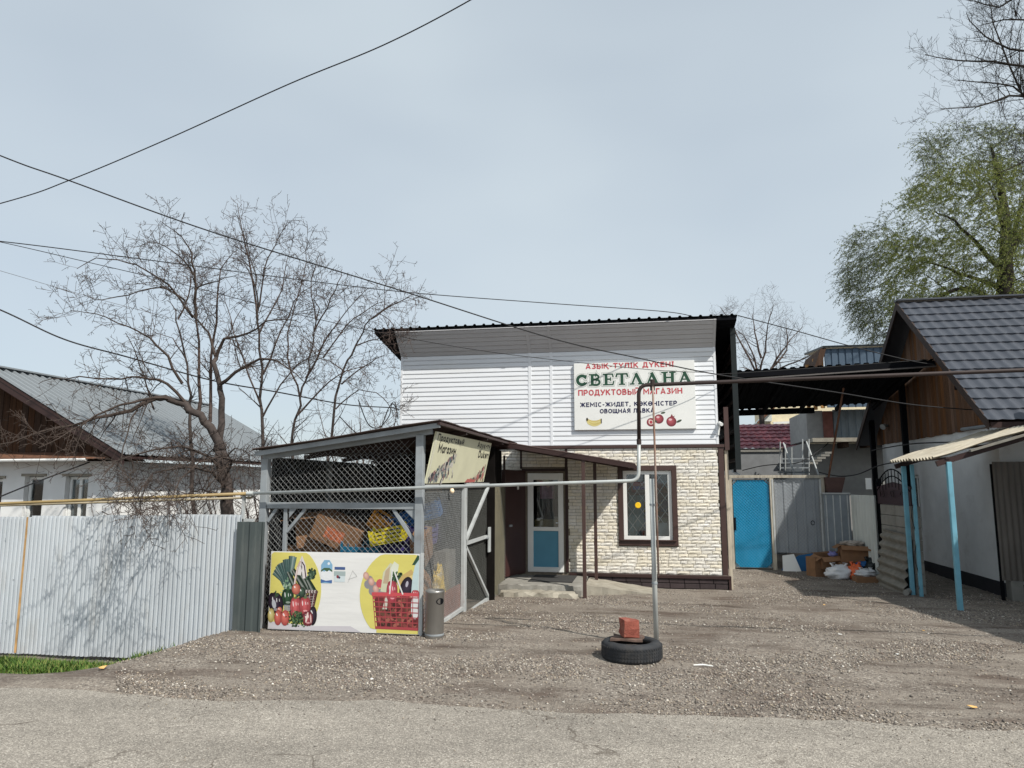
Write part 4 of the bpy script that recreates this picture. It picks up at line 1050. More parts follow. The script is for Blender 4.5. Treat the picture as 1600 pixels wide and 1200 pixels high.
# dark lining behind: back boards and left side sheets
for k in range(10):
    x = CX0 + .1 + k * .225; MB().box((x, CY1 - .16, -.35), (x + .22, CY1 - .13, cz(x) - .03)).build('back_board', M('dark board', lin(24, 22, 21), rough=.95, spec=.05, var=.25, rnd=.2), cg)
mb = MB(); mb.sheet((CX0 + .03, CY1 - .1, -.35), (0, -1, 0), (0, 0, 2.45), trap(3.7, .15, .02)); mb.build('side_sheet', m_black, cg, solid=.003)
# mesh
chain_link((CX0 + .09, CY0 + .06, 1.50), (1, 0, 0), (0, 0, 1), CX1 - CX0 - .19, .62, .078, .0022, 'wire_mesh', cg, m_wire)
chain_link((CX0 + .09, CY0 + .06, .10), (1, 0, 0), (0, 0, 1), CX1 - CX0 - .19, 1.32, .078, .0024, 'wire_mesh', cg, m_wire)
chain_link((CX0 + .09, CY0 + .07, 2.12), (1, 0, 0), (0, 0.0, 1), CX1 - CX0 - .19, .22, .078, .0022, 'wire_mesh', cg, m_wire) if False else None
mb = MB()
for k in range(30):   # the wedge of mesh under the sloping roof
    for sgn in (1, -1):
        u = -4.75 + k * .078; zt = cz(u) - .10
        if zt > 2.12 and u < CX1 - .15:
            hgt = zt - 2.12; e = u + sgn * hgt
            if CX0 + .1 < e < CX1 - .1: mb.tube([(u, CY0 + .06, 2.12) if sgn > 0 else (u, CY0 + .06, 2.12), (e, CY0 + .06, zt)], .0022, 3, cap=False)
mb.build('wire_mesh', m_wire, cg, kind='stuff')
chain_link((CX1 - .03, CY0 + .10, -.25), (0, 1, 0), (0, 0, 1), 1.95, 1.93, .055, .0028, 'wire_mesh', cg, m_wire)
chain_link((CX0 + .05, CY0 + .10, -.1), (0, 1, 0), (0, 0, 1), 3.6, 2.2, .078, .002, 'wire_mesh', cg, m_wire)
# gate in the side
gt = MB(); Gy0, Gy1, Gz0, Gz1 = 11.14, 12.82, gz0(CX1, 12) - .01, 1.73
for a, b in (((Gy0, Gz0), (Gy0, Gz1)), ((Gy1, Gz0), (Gy1, Gz1)), ((Gy0, Gz1), (Gy1, Gz1)), ((Gy0, Gz0), (Gy1, Gz0)), ((Gy0, .82), (Gy1, .82)), ((Gy0, .85), (Gy1, 1.70)), ((Gy0, .78), (Gy1, Gz0 + .03))):
    gt.bar((CX1 - .005, a[0], a[1]), (CX1 - .005, b[0], b[1]), .045, .05)
go = gt.build('cage_gate', m_steel_l, cg)
chain_link((CX1 - .03, Gy0, Gz0 + .03), (0, 1, 0), (0, 0, 1), Gy1 - Gy0, Gz1 - Gz0 - .06, .055, .002, 'gate_mesh', go, m_wire_d)
MB().box((CX1 + .02, Gy1 - .16, .55), (CX1 + .05, Gy1 + .02, .98)).build('latch_plate', m_steel_l, go, bevel=.004)
MB().bar((CX1 + .035, Gy1 - .3, .80), (CX1 + .035, Gy1 + .08, .80), .02).build('bolt', m_steel, go)
# rusty kick board and olive hardboard towards the shop door
MB().box((CX1 - .075, CY0 + .35, -.28), (CX1 - .05, 11.04, .22)).build('kick_board', M('brick red board', lin(128, 82, 68), rough=.9, var=.25, scale=12, bump=.4), cg)
MB().box((CX1 - .04, 13.0, -.36), (CX1 - .01, 14.35, 1.70)).build('side_board', M('olive hardboard', lin(136, 126, 96), rough=.85, var=.12, scale=5), cg)
MB().box((CX1 - .10, 13.0, 1.705), (CX1 - .07, 14.35, 2.40)).build('side_board', M('dark board', lin(50, 44, 40)), cg)
chain_link((CX1 + .01, 13.0, -.33), (0, 1, 0), (0, 0, 1), 1.33, 2.02, .05, .002, 'wire_mesh', cg, m_wire_d)
MB().bar((CX1 - .02, 14.36, -.36), (CX1 - .02, 14.36, 2.3), .04, .04).build('post', m_dkbrown, cg)
t = thing('caged_lamp', 'small bulb lamp hanging at the top of the cage side', 'lamp', (CX1 + .02, 10.2, 1.58))
MB().lathe((CX1 + .03, 10.2, 1.60), [(.001, 0), (.03, .015), (.035, .04), (.02, .075), (.001, .08)], 12).build('bulb', M('warm glass', lin(250, 224, 190), rough=.2, var=0), t, smooth=True)
MB().tube([(CX1 + .03, 10.2, 1.67), (CX1 + .02, 10.2, 1.72)], .012, 8).build('socket', m_rust, t)

# goods heaped in the cage
def crate(name, c, size, mat, label, cat, rot=(0, 0, 0), slats=3, group=None):
    w, d, h_ = size; c = Vector(c)
    from mathutils import Euler
    Rm = Euler(rot).to_matrix(); t = thing(name, label, cat, c, group)
    def bx(n, a, b):
        m = MB().box(a, b); m.v = [tuple(Rm @ Vector(v) + c) for v in m.v]; m.build(n, mat, t)
    bx('base', (-w/2, -d/2, 0), (w/2, d/2, .015))
    for sx in (-1, 1):
        for sy in (-1, 1):
            x = sx * (w/2 - .012); y = sy * (d/2 - .012); bx('corner', (x - .015, y - .015, .015), (x + .015, y + .015, h_))
    n = slats
    for k in range(n):
        z = .03 + (h_ - .05) * k / n; hh = (h_ - .05) / n * .62
        bx('slat', (-w/2 + .025, -d/2, z), (w/2 - .025, -d/2 + .01, z + hh)); bx('slat', (-w/2 + .025, d/2 - .01, z), (w/2 - .025, d/2, z + hh))
        bx('slat', (-w/2, -d/2 + .025, z), (-w/2 + .01, d/2 - .025, z + hh)); bx('slat', (w/2 - .01, -d/2 + .025, z), (w/2, d/2 - .025, z + hh))
    for k in range(1, 5):
        x = -w/2 + w * k / 5; m = MB(); bx('rib', (x - .006, -d/2 - .004, .02), (x + .006, -d/2 + .006, h_ - .02))
    return t
def carton(name, c, size, label, rot=(0, 0, 0), mat=None, flaps=True, tape=False, cat='box', group=None):
    from mathutils import Euler
    w, d, h_ = size; c = Vector(c); Rm = Euler(rot).to_matrix(); t = thing(name, label, cat, c, group); mat = mat or m_card
    def bx(n, mb, mt=None):
        mb.v = [tuple(Rm @ Vector(v) + c) for v in mb.v]; return mb.build(n, mt or mat, t)
    k = .006
    m = MB(); m.box((-w/2, -d/2, 0), (w/2, d/2, k)); m.box((-w/2, -d/2, k), (-w/2 + k, d/2, h_)); m.box((w/2 - k, -d/2, k), (w/2, d/2, h_)); m.box((-w/2 + k, -d/2, k), (w/2 - k, -d/2 + k, h_)); m.box((-w/2 + k, d/2 - k, k), (w/2 - k, d/2, h_))
    bx('body', m)
    if flaps:
        rr = random.Random(int(c.x * 971 + c.z * 37))
        for (a, b, n) in (((-w/2, -d/2), (w/2, -d/2), (0, -1)), ((w/2, -d/2), (w/2, d/2), (1, 0)), ((-w/2, d/2), (-w/2, -d/2), (-1, 0)), ((w/2, d/2), (-w/2, d/2), (0, 1))):
            L = d * .45 if n[0] == 0 else d * .45; tl = rr.uniform(-.2, .9)
            o2 = Vector((n[0], n[1], 0)) * L * math.cos(tl) + Vector((0, 0, -L * math.sin(tl) * .6))
            A = Vector((*a, h_)); B = Vector((*b, h_)); m = MB(); m.prism([A, B, B + o2, A + o2], (0, 0, .004)); bx('flap', m)
    else:
        m = MB(); m.box((-w/2, -d/2, h_), (w/2, d/2, h_ + k)); bx('lid', m)
    if tape:
        m = MB(); m.box((-w * .22, -d/2 - .001, h_ * .25), (w * .18, -d/2 - .0002, h_ * .7)); bx('printed_patch', m, M('red print', lin(190, 110, 76), var=.4, scale=26))
    return t
cage_floor = gz0(-4, 9.5)
carton('cardboard_box', (-4.26, 9.62, .93), (.66, .5, .34), 'large tilted brown cardboard box with red print in the cage', rot=(.12, .40, .15), tape=True, flaps=False)
carton('cardboard_box', (-4.66, 9.70, .90), (.42, .44, .42), 'open brown cardboard box at the left end of the cage', rot=(.05, -.12, .5))
for k, (x, y, z, w, h_) in enumerate(((-4.68, 9.7, cage_floor, .56, .52), (-4.1, 9.7, cage_floor, .62, .5), (-4.69, 9.72, cage_floor + .53, .55, .5), (-4.12, 9.72, cage_floor + .51, .6, .5), (-3.45, 9.8, cage_floor, .6, .5))):
    carton('cardboard_box', (x, y, z), (w, .5, h_), ['lowest left carton of the heap behind the banner', 'lowest middle carton of the heap behind the banner', 'left carton of the heap just under the open box', 'middle carton of the heap under the tilted box', 'lowest right carton of the heap behind the banner'][k], flaps=False)
crate('plastic_crate', (-3.88, 9.60, .72), (.5, .36, .28), m_cyan, 'teal plastic crate lying right of the tilted cardboard box', 'crate', rot=(.2, .05, .2), slats=2)
crate('plastic_crate', (-3.42, 9.45, .98), (.46, .30, .20), m_yel, 'bright yellow plastic crate in the middle of the cage', 'crate', rot=(.15, -.18, .12))
crate('plastic_crate', (-3.72, 9.75, 1.14), (.30, .30, .24), m_ora, 'orange plastic crate tipped on top of the heap', 'crate', rot=(.25, .55, .3))
crate('plastic_crate', (-3.42, 9.95, 1.12), (.42, .34, .24), m_blu, 'blue plastic crate standing behind the yellow crate', 'crate', rot=(.1, -.30, .3))
crate('plastic_crate', (-3.06, 10.0, 1.26), (.40, .30, .24), m_blu, 'blue plastic crate highest and rightmost in the heap', 'crate', rot=(.15, -.25, .1))
crate('plastic_crate', (-3.12, 9.75, .94), (.40, .34, .26), m_pur, 'violet plastic crate right of the yellow crate', 'crate', rot=(.1, .12, -.2))
crate('plastic_crate', (-3.45, 9.8, .32), (.5, .36, .3), m_blu, 'blue plastic crate low in the heap under yellow', 'crate')
crate('plastic_crate', (-3.45, 9.8, .64), (.5, .36, .3), m_pur, 'violet plastic crate under the yellow crate', 'crate')
carton('cardboard_box', (-3.05, 10.25, 1.62), (.20, .14, .40), 'narrow pale carton standing high at the back of the cage', flaps=False, mat=M('pale card', lin(190, 176, 158), var=.3, scale=14))
MB_ = MB().box((-3.35, 10.1, 1.55), (-2.92, 10.6, 1.58)); o = MB_.build('cage_shelf', M('dark board', lin(50, 44, 40))); tag(o, 'dark wooden shelf high at the back of the cage', 'shelf')
o.data.materials[0] = M('dark board', lin(50, 44, 40))
# against the right side mesh: carton, sack, patterned bag
carton('cardboard_box', (-3.02, 9.62, .72), (.20, .34, .42), 'brown carton with white label leaning in the cage side', rot=(.45, .1, .0), flaps=False, tape=True)
def sack(name, c, r, h_, mat, label, seed, cat='sack'):
    rr = random.Random(seed); mb = MB(); prof = [(.001, 0), (r * .85, .01), (r, h_ * .25), (r * .95, h_ * .55), (r * .8, h_ * .8), (r * .3, h_ * .95), (.001, h_)]
    mb.lathe(c, prof, 14); mb.v = [(x + .03 * mnoise.noise(Vector((x * 9, y * 9, z * 9 + seed))), y + .03 * mnoise.noise(Vector((y * 9, z * 9, x * 9 + seed))), z + .015 * mnoise.noise(Vector((z * 9, x * 9, y * 8)))) for x, y, z in mb.v]
    o = mb.build(name, mat, smooth=True); return tag(o, label, cat)
sack('burlap_sack', (-3.05, 9.60, gz0(-3, 9.6)), .17, .80, M('burlap', lin(140, 104, 74), rough=.95, var=.25, scale=24), 'brown burlap sack leaning behind the cage side mesh', 3)
blob_bag('patterned_bag', (-2.96, 10.2, .02), (.08, .17, .33), M('patterned film', lin(206, 176, 80), rough=.4, var=.4, scale=10, dirt=lin(190, 192, 196), dirt_amt=1.0, dirt_scale=7), 'yellow and grey patterned bag behind the cage side mesh', 5, handles=False)
carton('cardboard_box', (-2.98, 10.2, gz0(-3, 10.2)), (.20, .40, .28), 'low carton under the patterned bag in the cage', flaps=False)
o = MB().box((-3.1, 10.45, gz0(-3, 10.5)), (-2.92, 11.0, .75)).build('grey_board', M('grey hardboard', lin(120, 116, 110), var=.12)); tag(o, 'plain grey board standing inside the cage side', 'board')

# ------------------------------------------------------------------ vegetable banner on the cage front
BX0, BX1, BZ0, BZ1, BY = -4.815, -2.785, -.095, .877, CY0 - .045
bn = thing('vegetable_banner', 'printed banner of vegetables, milk and red basket on the cage front', 'banner', ((BX0 + BX1) / 2, BY, BZ0))
mb = MB(); nx, nz_ = 24, 10
for j in range(nz_ + 1):
    for i in range(nx + 1):
        mb.v.append((BX0 + (BX1 - BX0) * i / nx, BY, BZ0 + (BZ1 - BZ0) * j / nz_))
for j in range(nz_):
    for i in range(nx): mb.f.append((j*(nx+1)+i, j*(nx+1)+i+1, (j+1)*(nx+1)+i+1, (j+1)*(nx+1)+i)); mb.c.append((1,1,1))
mb.build('vinyl_sheet', M('banner vinyl', lin(218, 218, 216), rough=.5, var=.05, scale=3, stretch=(.5, 1, 4), bump=.35, bscale=3), bn, solid=.004)
MB().box((BX0 + .01, BY + .01, BZ0 - .07), (BX1 - .01, BY + .04, BZ0 + .03)).build('batten', m_dark, bn)
MB().box((BX1 - .012, BY - .012, BZ0 - .03), (BX1 + .02, BY + .03, BZ1 + .01)).build('edge_batten', m_steel_l, bn)
P = Print((BX0, BY - .0035, BZ0), (BX1 - BX0, 0, 0), (0, 0, BZ1 - BZ0)); ar = P.ar
yel = lin(226, 214, 92); yel2 = lin(234, 226, 128)
def clip_ell(cu, cv, ru, rv, col):
    pts = []
    for i in range(48):
        t_ = 2 * math.pi * i / 48; pts.append((min(.985, max(.004, cu + ru * math.cos(t_) / ar)), min(.988, max(.05, cv + rv * math.sin(t_)))))
    P.poly(pts, col)
clip_ell(.13, .50, .46, .58, yel); clip_ell(.86, .47, .53, .58, yel)
P.poly([(.004, .006), (.62, .006), (.55, .075), (.3, .06), (.004, .10)], lin(212, 208, 214))
P.poly([(.72, .006), (.985, .006), (.985, .06), (.72, .06)], yel)
dg = lin(24, 50, 36)
def mixc(a_, b_, t_): return tuple(a_[i] * (1 - t_) + b_[i] * t_ for i in range(3))
def rod(pts, w, c, w2=None, hi=.5):
    """shaded long vegetable: dark rim, body, off-centre light"""
    q = [(x * ar, y) for x, y in pts]; w2 = w2 or w
    P.ribbon(q, w, mixc(c, (0, 0, 0), .45), w2=w2); P.ribbon(q, w * .74, c, w2=w2 * .74)
    P.ribbon([(x - w * .12, y + w * .06) for x, y in q], w * .38, mixc(c, (.8, .85, .75), hi * .35), w2=w2 * .34); P.ribbon([(x - w * .16, y + w * .10) for x, y in q], w * .12, mixc(c, (1, 1, 1), hi * .7), w2=w2 * .10)
def pepper(cu, cv, rx, ry, c1, c2, hl=True, rot=0, stem=None):
    for k_, dx_ in enumerate((-.42, .42, 0)):
        P.ell(cu + dx_ * rx / ar, cv, rx * .62, ry * (.95 if dx_ else 1.0), mixc(c1, (0, 0, 0), .35 if dx_ else .15), rot, 22, c_in=mixc(c1, c2, .75 if dx_ else 1), off=(-.2, .3))
    if hl:
        for dx_, s__ in ((-.45, 1), (.12, .7), (.5, .5)): P.ell(cu + dx_ * rx / ar, cv + ry * .28, rx * .09 * s__, ry * .30 * s__, mixc(c2, (1, 1, 1), .75), .12, 9)
        P.ell(cu + .1 * rx / ar, cv - ry * .55, rx * .4, ry * .12, mixc(c2, (1, 1, 1), .25), 0, 9)
    if stem: P.ribbon([((cu) * ar, cv + ry * .8), ((cu + .004) * ar, cv + ry * 1.25)], rx * .22, stem); P.ell(cu, cv + ry * .9, rx * .35, ry * .12, stem, 0, 8)
def ball(cu, cv, rx, ry, c1, c2, rot=0):
    P.ell(cu, cv, rx, ry, mixc(c1, (0, 0, 0), .35), rot, 22, c_in=c2, off=(-.28, .32)); P.ell(cu - rx * .35 / ar, cv + ry * .38, rx * .17, ry * .22, mixc(c2, (1, 1, 1), .8), .5, 9)
rr = random.Random(3)
def leafy(cu, cv, n, sx, sy, cols, r0=.012, r1=.03):
    for k in range(n): P.ell(cu + rr.gauss(0, sx), max(.05, cv + rr.gauss(0, sy)), rr.uniform(r0, r1), rr.uniform(r0, r1) * .6, rr.choice(cols), rr.uniform(0, 3), 7)
# leek leaves fanned out at the left
for k in range(11):
    t_ = k / 10; tip = (.028 + .13 * t_ ** 1.1, .66 + .26 * math.sin(1.3 * t_ + .35) + rr.uniform(-.03, .03)); c = rr.choice([lin(98, 130, 124), lin(76, 110, 106), lin(124, 150, 140), lin(62, 94, 92)])
    rod([(.115 + .03 * t_, .50), ((.115 + tip[0]) / 2 + .01, (.5 + tip[1]) / 2 + .02), tip], .035, c, w2=.085, hi=.4)
leafy(.115, .53, 40, .016, .05, [lin(150, 182, 150), lin(110, 150, 118), lin(186, 206, 180)], .01, .026)
for a_, m_, b_ in (((.21, .44), (.16, .60), (.125, .73)), ((.26, .47), (.20, .64), (.155, .77)), ((.285, .49), (.235, .64), (.195, .75)), ((.305, .47), (.275, .58), (.245, .68))): rod([a_, m_, b_], .105, lin(30, 54, 38), w2=.055, hi=.45)
P.ribbon([(x * ar, y) for x, y in ((.196, .70), (.203, .82), (.214, .88), (.226, .82), (.24, .66))], .066, lin(228, 222, 220)); P.ribbon([(x * ar, y) for x, y in ((.214, .87), (.232, .82), (.246, .66))], .016, lin(70, 40, 60))
P.ribbon([(x * ar, y) for x, y in ((.168, .50), (.175, .66), (.188, .80), (.205, .88))], .026, lin(206, 178, 170)); P.ribbon([(x * ar, y) for x, y in ((.166, .50), (.173, .66), (.186, .80))], .008, lin(244, 232, 226))
leafy(.285, .71, 60, .014, .035, [lin(30, 54, 38), lin(50, 78, 56), lin(78, 106, 80), lin(24, 44, 32), lin(104, 130, 104)], .012, .028)
# woven basket
P.poly([(.12, .36), (.315, .49), (.325, .47), (.292, .15), (.16, .12)], lin(70, 48, 46))
for k in range(9): P.ribbon([((.245 + .010 * k) * ar, .47), ((.243 + .0065 * k) * ar, .18)], .009, [lin(206, 190, 184), lin(120, 52, 54), lin(60, 40, 44)][k % 3])
for k in range(8): P.ribbon([(.245 * ar, .21 + k * .03), (.308 * ar, .215 + k * .031)], .005, lin(190, 176, 172))
for k in range(9): P.ell(.245 + .0095 * k, .49 + .004 * (k % 2), .020, .022, lin(196, 184, 180) if k % 2 else lin(96, 70, 72), 0, 9)
pepper(.127, .41, .085, .115, lin(22, 48, 32), lin(56, 100, 66), stem=lin(60, 96, 56)); ball(.222, .48, .052, .07, lin(34, 54, 42), lin(84, 112, 90)); ball(.182, .52, .060, .070, lin(196, 72, 50), lin(238, 138, 104))
pepper(.048, .33, .10, .145, lin(30, 18, 34), lin(74, 56, 78), rot=.2); P.ell(.036, .32, .030, .06, lin(186, 190, 198), .25, 10); leafy(.05, .44, 10, .008, .012, [lin(60, 84, 56)], .01, .022)
for k in range(7): P.ribbon([(.105 * ar, .235 + .013 * k), (.155 * ar, .24 + .012 * k)], .008, lin(214, 216, 220) if k % 2 else lin(120, 122, 130))
pepper(.182, .295, .072, .125, lin(178, 32, 42), lin(234, 96, 98), stem=lin(96, 120, 70)); pepper(.246, .31, .078, .115, lin(172, 28, 40), lin(228, 86, 90), stem=lin(96, 120, 70))
ball(.020, .175, .048, .09, lin(200, 176, 76), lin(242, 228, 150)); ball(.076, .245, .036, .042, lin(206, 80, 54), lin(240, 150, 116))
ball(.068, .150, .054, .098, lin(190, 40, 32), lin(238, 104, 80)); ball(.116, .150, .064, .100, lin(194, 44, 34), lin(242, 112, 88))
ball(.302, .19, .055, .12, lin(26, 18, 30), lin(74, 60, 78)); pepper(.268, .15, .070, .095, lin(112, 20, 36), lin(200, 70, 82)); P.ell(.262, .165, .014, .07, lin(240, 216, 208), -.2, 10); P.ell(.288, .15, .010, .06, lin(232, 190, 186), .1, 10)
leafy(.195, .125, 130, .024, .042, [lin(22, 46, 28), lin(40, 74, 42), lin(64, 100, 58), lin(18, 36, 24), lin(88, 122, 74)], .008, .022)
leafy(.195, .21, 40, .016, .022, [lin(60, 100, 58), lin(84, 128, 78), lin(40, 74, 44)], .006, .016)
# milk carton, jar, faint sketch
P.poly([(.345, .605), (.42, .605), (.42, .84), (.40, .90), (.365, .90), (.345, .84)], lin(122, 178, 214))
P.poly([(.345, .62), (.42, .62), (.42, .75), (.39, .77), (.365, .75), (.345, .765)], lin(238, 241, 244)); P.poly([(.345, .745), (.365, .775), (.385, .75), (.40, .775), (.42, .745), (.42, .77), (.40, .80), (.365, .80), (.345, .77)], lin(70, 104, 70))
P.poly([(.345, .605), (.375, .62), (.42, .605), (.42, .648), (.38, .635), (.345, .655)], lin(52, 104, 170)); P.ell(.395, .855, .018, .018, lin(236, 244, 248), n=12)
P.poly([(.435, .625), (.505, .625), (.508, .76), (.432, .76)], lin(214, 228, 232)); P.poly([(.435, .78), (.505, .78), (.505, .815), (.435, .815)], lin(60, 92, 150)); P.poly([(.432, .70), (.508, .70), (.508, .76), (.432, .76)], lin(172, 190, 190))
P.ell(.457, .69, .018, .022, lin(140, 40, 56), n=9); P.ell(.468, .68, .014, .016, lin(52, 60, 100), n=9)
P.ribbon([(x * ar, y) for x, y in ((.525, .62), (.555, .77), (.585, .70), (.53, .66))], .006, lin(198, 198, 196))
# right: eggs, bag, fruit, bottle and red wire basket
for (cu, cv) in ((.67, .66), (.71, .58), (.74, .50), (.655, .60), (.685, .52), (.77, .55), (.69, .60)):
    P.ell(cu, cv, .045, .055, lin(150, 146, 150), .3, 14)
for (cu, cv) in ((.645, .71), (.68, .64), (.71, .55)): P.ell(cu, cv, .040, .052, lin(196, 138, 122), .3, 16, c_in=lin(240, 196, 180), off=(-.2, .3))
for (cu, cv, c_) in ((.735, .62, lin(206, 60, 76)), (.765, .57, lin(214, 90, 100)), (.78, .66, lin(186, 176, 150))): P.ell(cu, cv, .05, .055, c_, 0, 14)
P.poly([(.74, .52), (.755, .76), (.80, .88), (.84, .84), (.85, .60), (.83, .5)], lin(214, 214, 180)); P.poly([(.755, .62), (.77, .78), (.80, .84), (.79, .62)], lin(196, 172, 140)); P.poly([(.80, .80), (.825, .90), (.855, .86), (.84, .6), (.82, .6)], lin(226, 230, 208))
leafy(.85, .68, 60, .018, .04, [lin(30, 58, 38), lin(56, 90, 58), lin(80, 116, 78), lin(22, 44, 30)], .012, .03)
P.ribbon([(x * ar, y) for x, y in ((.86, .60), (.89, .70), (.945, .78))], .09, lin(206, 172, 92), w2=.06); P.ribbon([(x * ar, y) for x, y in ((.87, .55), (.90, .66), (.945, .71))], .06, lin(232, 202, 120), w2=.05)
P.ell(.905, .56, .085, .155, lin(22, 16, 28), -.25, 24, c_in=lin(70, 58, 78), off=(.2, .3)); P.ell(.91, .62, .018, .04, lin(190, 186, 200), -.2, 10)
P.poly([(.935, .42), (.985, .42), (.985, .95), (.968, .94), (.945, .72)], lin(196, 220, 222)); P.poly([(.94, .86), (.975, .985), (.985, .975), (.985, .93), (.96, .86)], lin(44, 84, 62))
P.poly([(.70, .46), (.985, .46), (.985, .06), (.725, .06)], lin(112, 34, 36))
for k in range(110): P.ell(.735 + rr.random() * .23, .10 + rr.random() * .32, .034, .022, rr.choice([lin(140, 60, 50), lin(90, 26, 30), lin(170, 90, 70), lin(70, 40, 34), lin(110, 70, 50)]), rr.uniform(0, 3), 8)
P.poly([(.755, .30), (.775, .46), (.79, .46), (.785, .30)], lin(206, 206, 190)); pepper(.815, .52, .072, .14, lin(170, 20, 50), lin(226, 70, 96)); 
pepper(.965, .50, .05, .05, lin(190, 30, 50), lin(220, 70, 80)); P.ell(.965, .34, .055, .15, lin(226, 228, 228), 0, 18); P.ell(.70, .44, .02, .02, lin(200, 40, 50), n=8)
rb = lin(176, 40, 52)
for k in range(9):
    t_ = k / 8; P.ribbon([((.69 + .295 * t_) * ar, .485), ((.715 + .27 * t_) * ar, .055)], .009, rb)
for k in range(7):
    v = .08 + k * .062; x0 = .713 - (v - .06) * .055; P.ribbon([(x0 * ar, v), (.984 * ar, v)], .013, rb)
P.ribbon([(.685 * ar, .485), (.985 * ar, .49)], .045, lin(210, 40, 56)); P.ribbon([(.715 * ar, .07), (.985 * ar, .065)], .03, rb)
P.ribbon([(x * ar, y) for x, y in ((.80, .49), (.815, .80))], .016, lin(232, 232, 230)); P.ribbon([(x * ar, y) for x, y in ((.885, .49), (.83, .76))], .018, lin(236, 236, 234))
P.build('printed_picture', bn)

# ------------------------------------------------------------------ tilted sign on the cage side
TA, TB = Vector((CX1 + .01, 8.98, 1.745)), Vector((CX1 + .01, 12.35, 1.775)); TU = TB - TA; TV = Vector((.14, 0, .665))
ts = thing('faded_shop_board', 'faded cream board with black lettering hung from the cage roof', 'sign', TA)
mb = MB(); n_ = TU.cross(TV).normalized(); mb.prism([TA, TB, TB + TV, TA + TV], n_ * -.02); mb.build('board', m_vinyl_t, ts)
P = Print(TA + n_ * .002, TU, TV); ar = P.ar; ink = lin(52, 52, 50)
P.poly([(.0, .0), (.012, .0), (.03, 1), (.0, 1)], lin(228, 226, 200))
P.build('pale_edge', ts)
for w_, ua, ub, v_, c_, wt_ in (('Продуктовый', .03, .44, .84, .13, .15), ('Магазин', .07, .335, .61, .17, .17), ('Азуқ-тү', .70, .985, .84, .13, .15), ('Duken', .76, .985, .60, .17, .16)):
    P = Print(TA + n_ * .002, TU, TV); text(P, w_, ua, ub, v_, c_, ink, wt_); P.build('lettering_line', ts)
P = Print(TA + n_ * .002, TU, TV)
rr = random.Random(8)
for k in range(150):
    t_ = rr.random(); cu = .03 + .30 * t_ + rr.gauss(0, .02); cv = (.12 + .50 * t_ ** 1.1) * rr.random() ** .5
    P.ell(max(.02, cu), max(.04, cv), rr.uniform(.03, .09), rr.uniform(.02, .06), rr.choice([lin(110, 112, 120), lin(170, 168, 160), lin(214, 210, 200), lin(90, 120, 124), lin(150, 110, 110), lin(60, 62, 72), lin(196, 190, 176)]), rr.uniform(0, 3), 8)
P.build('grocery_print', ts); P = Print(TA + n_ * .002, TU, TV)
for k in range(110):
    t_ = rr.random(); cu = .70 + .27 * t_; cv = (.03 + .46 * t_ ** 1.5) * rr.random() ** .6
    P.ell(min(.975, cu), max(.04, cv), rr.uniform(.03, .08), rr.uniform(.02, .05), rr.choice([lin(190, 96, 88), lin(120, 130, 110), lin(70, 84, 80), lin(206, 196, 180), lin(200, 120, 110), lin(60, 60, 66)]), rr.uniform(0, 3), 8)
P.poly([(.60, .0), (.80, .0), (.80, .06), (.64, .08)], lin(200, 90, 80))
P.build('grocery_print', ts)

# ------------------------------------------------------------------ litter bin
bx_, by_ = -2.60, 8.83; bz = gz(bx_, by_)
bt = thing('litter_bin', 'round steel litter bin with side slot beside the banner', 'bin', (bx_, by_, bz))
m_bin = M('brushed steel', lin(150, 148, 144), rough=.38, metal=.75, var=.12, scale=5, stretch=(1, 1, .3))
MB().lathe((bx_, by_, bz), [(.10, -.02), (.112, 0), (.115, .02), (.115, .53), (.119, .535), (.119, .56), (.110, .565), (.098, .50), (.098, .1)], 28).build('body', m_bin, bt, smooth=True)
MB().lathe((bx_, by_, bz), [(.1165, .03), (.1185, .035), (.1185, .05), (.1165, .055)], 28).build('base_ring', m_steel, bt, smooth=True)
mb = MB()
a0 = math.atan2(-.9, .15)
pts = []
for i in range(14):
    t_ = 2 * math.pi * i / 14; da = .50 * math.cos(t_); dz_ = .038 * math.sin(t_); pts.append((bx_ + .1185 * math.cos(a0 + .75 + da), by_ + .1185 * math.sin(a0 + .75 + da), bz + .44 + dz_))
mb.face(pts); mb.build('slot', m_black, bt)

# ------------------------------------------------------------------ left fence of galvanised sheets
fn = thing('sheet_fence', 'long pale galvanised corrugated fence above the grass strip', 'fence', (-8.0, 8.72, -.5))
FY = 8.72
for k in range(7):
    x1 = -5.17 - k * 1.04; x0 = x1 - 1.055
    zt = 1.345 - .018 * k; zb = -.49 - .008 * k
    mb = MB(); yy = FY + .004 * (k % 2)
    mb.sheet((x0, yy, zb), (1, 0, 0), (0, 0, zt - zb), trap(x1 - x0, .0655, .021, top=.44, slope=.06), nv=8, vfun=lambda u, t, k=k: .007 * mnoise.noise(Vector((u * 1.6 + k * 3.1, t * 2.2, 1.0))) + .003 * mnoise.noise(Vector((u * 5 + k, t * 6, 4.0)))); mb.build('fence_sheet', m_galv, fn, solid=.002)
for k in range(4): MB().box((-5.3 - k * 2.2, FY + .05, -.6), (-5.24 - k * 2.2, FY + .10, 1.25)).build('post', m_steel, fn)
for z in (.0, .95): MB().box((-12.4, FY + .02, z), (-5.34, FY + .05, z + .04)).build('rail', m_steel, fn)
MB().prism([(-8.39, FY - .018, 1.29), (-8.355, FY - .018, 1.29), (-8.37, FY - .018, -.5), (-8.40, FY - .018, -.5)], (0, .006, 0)).build('rust_strip', M('rust streak', lin(186, 148, 100), rough=.9, var=.3, scale=6), fn)
rr = random.Random(2)
mb = MB()
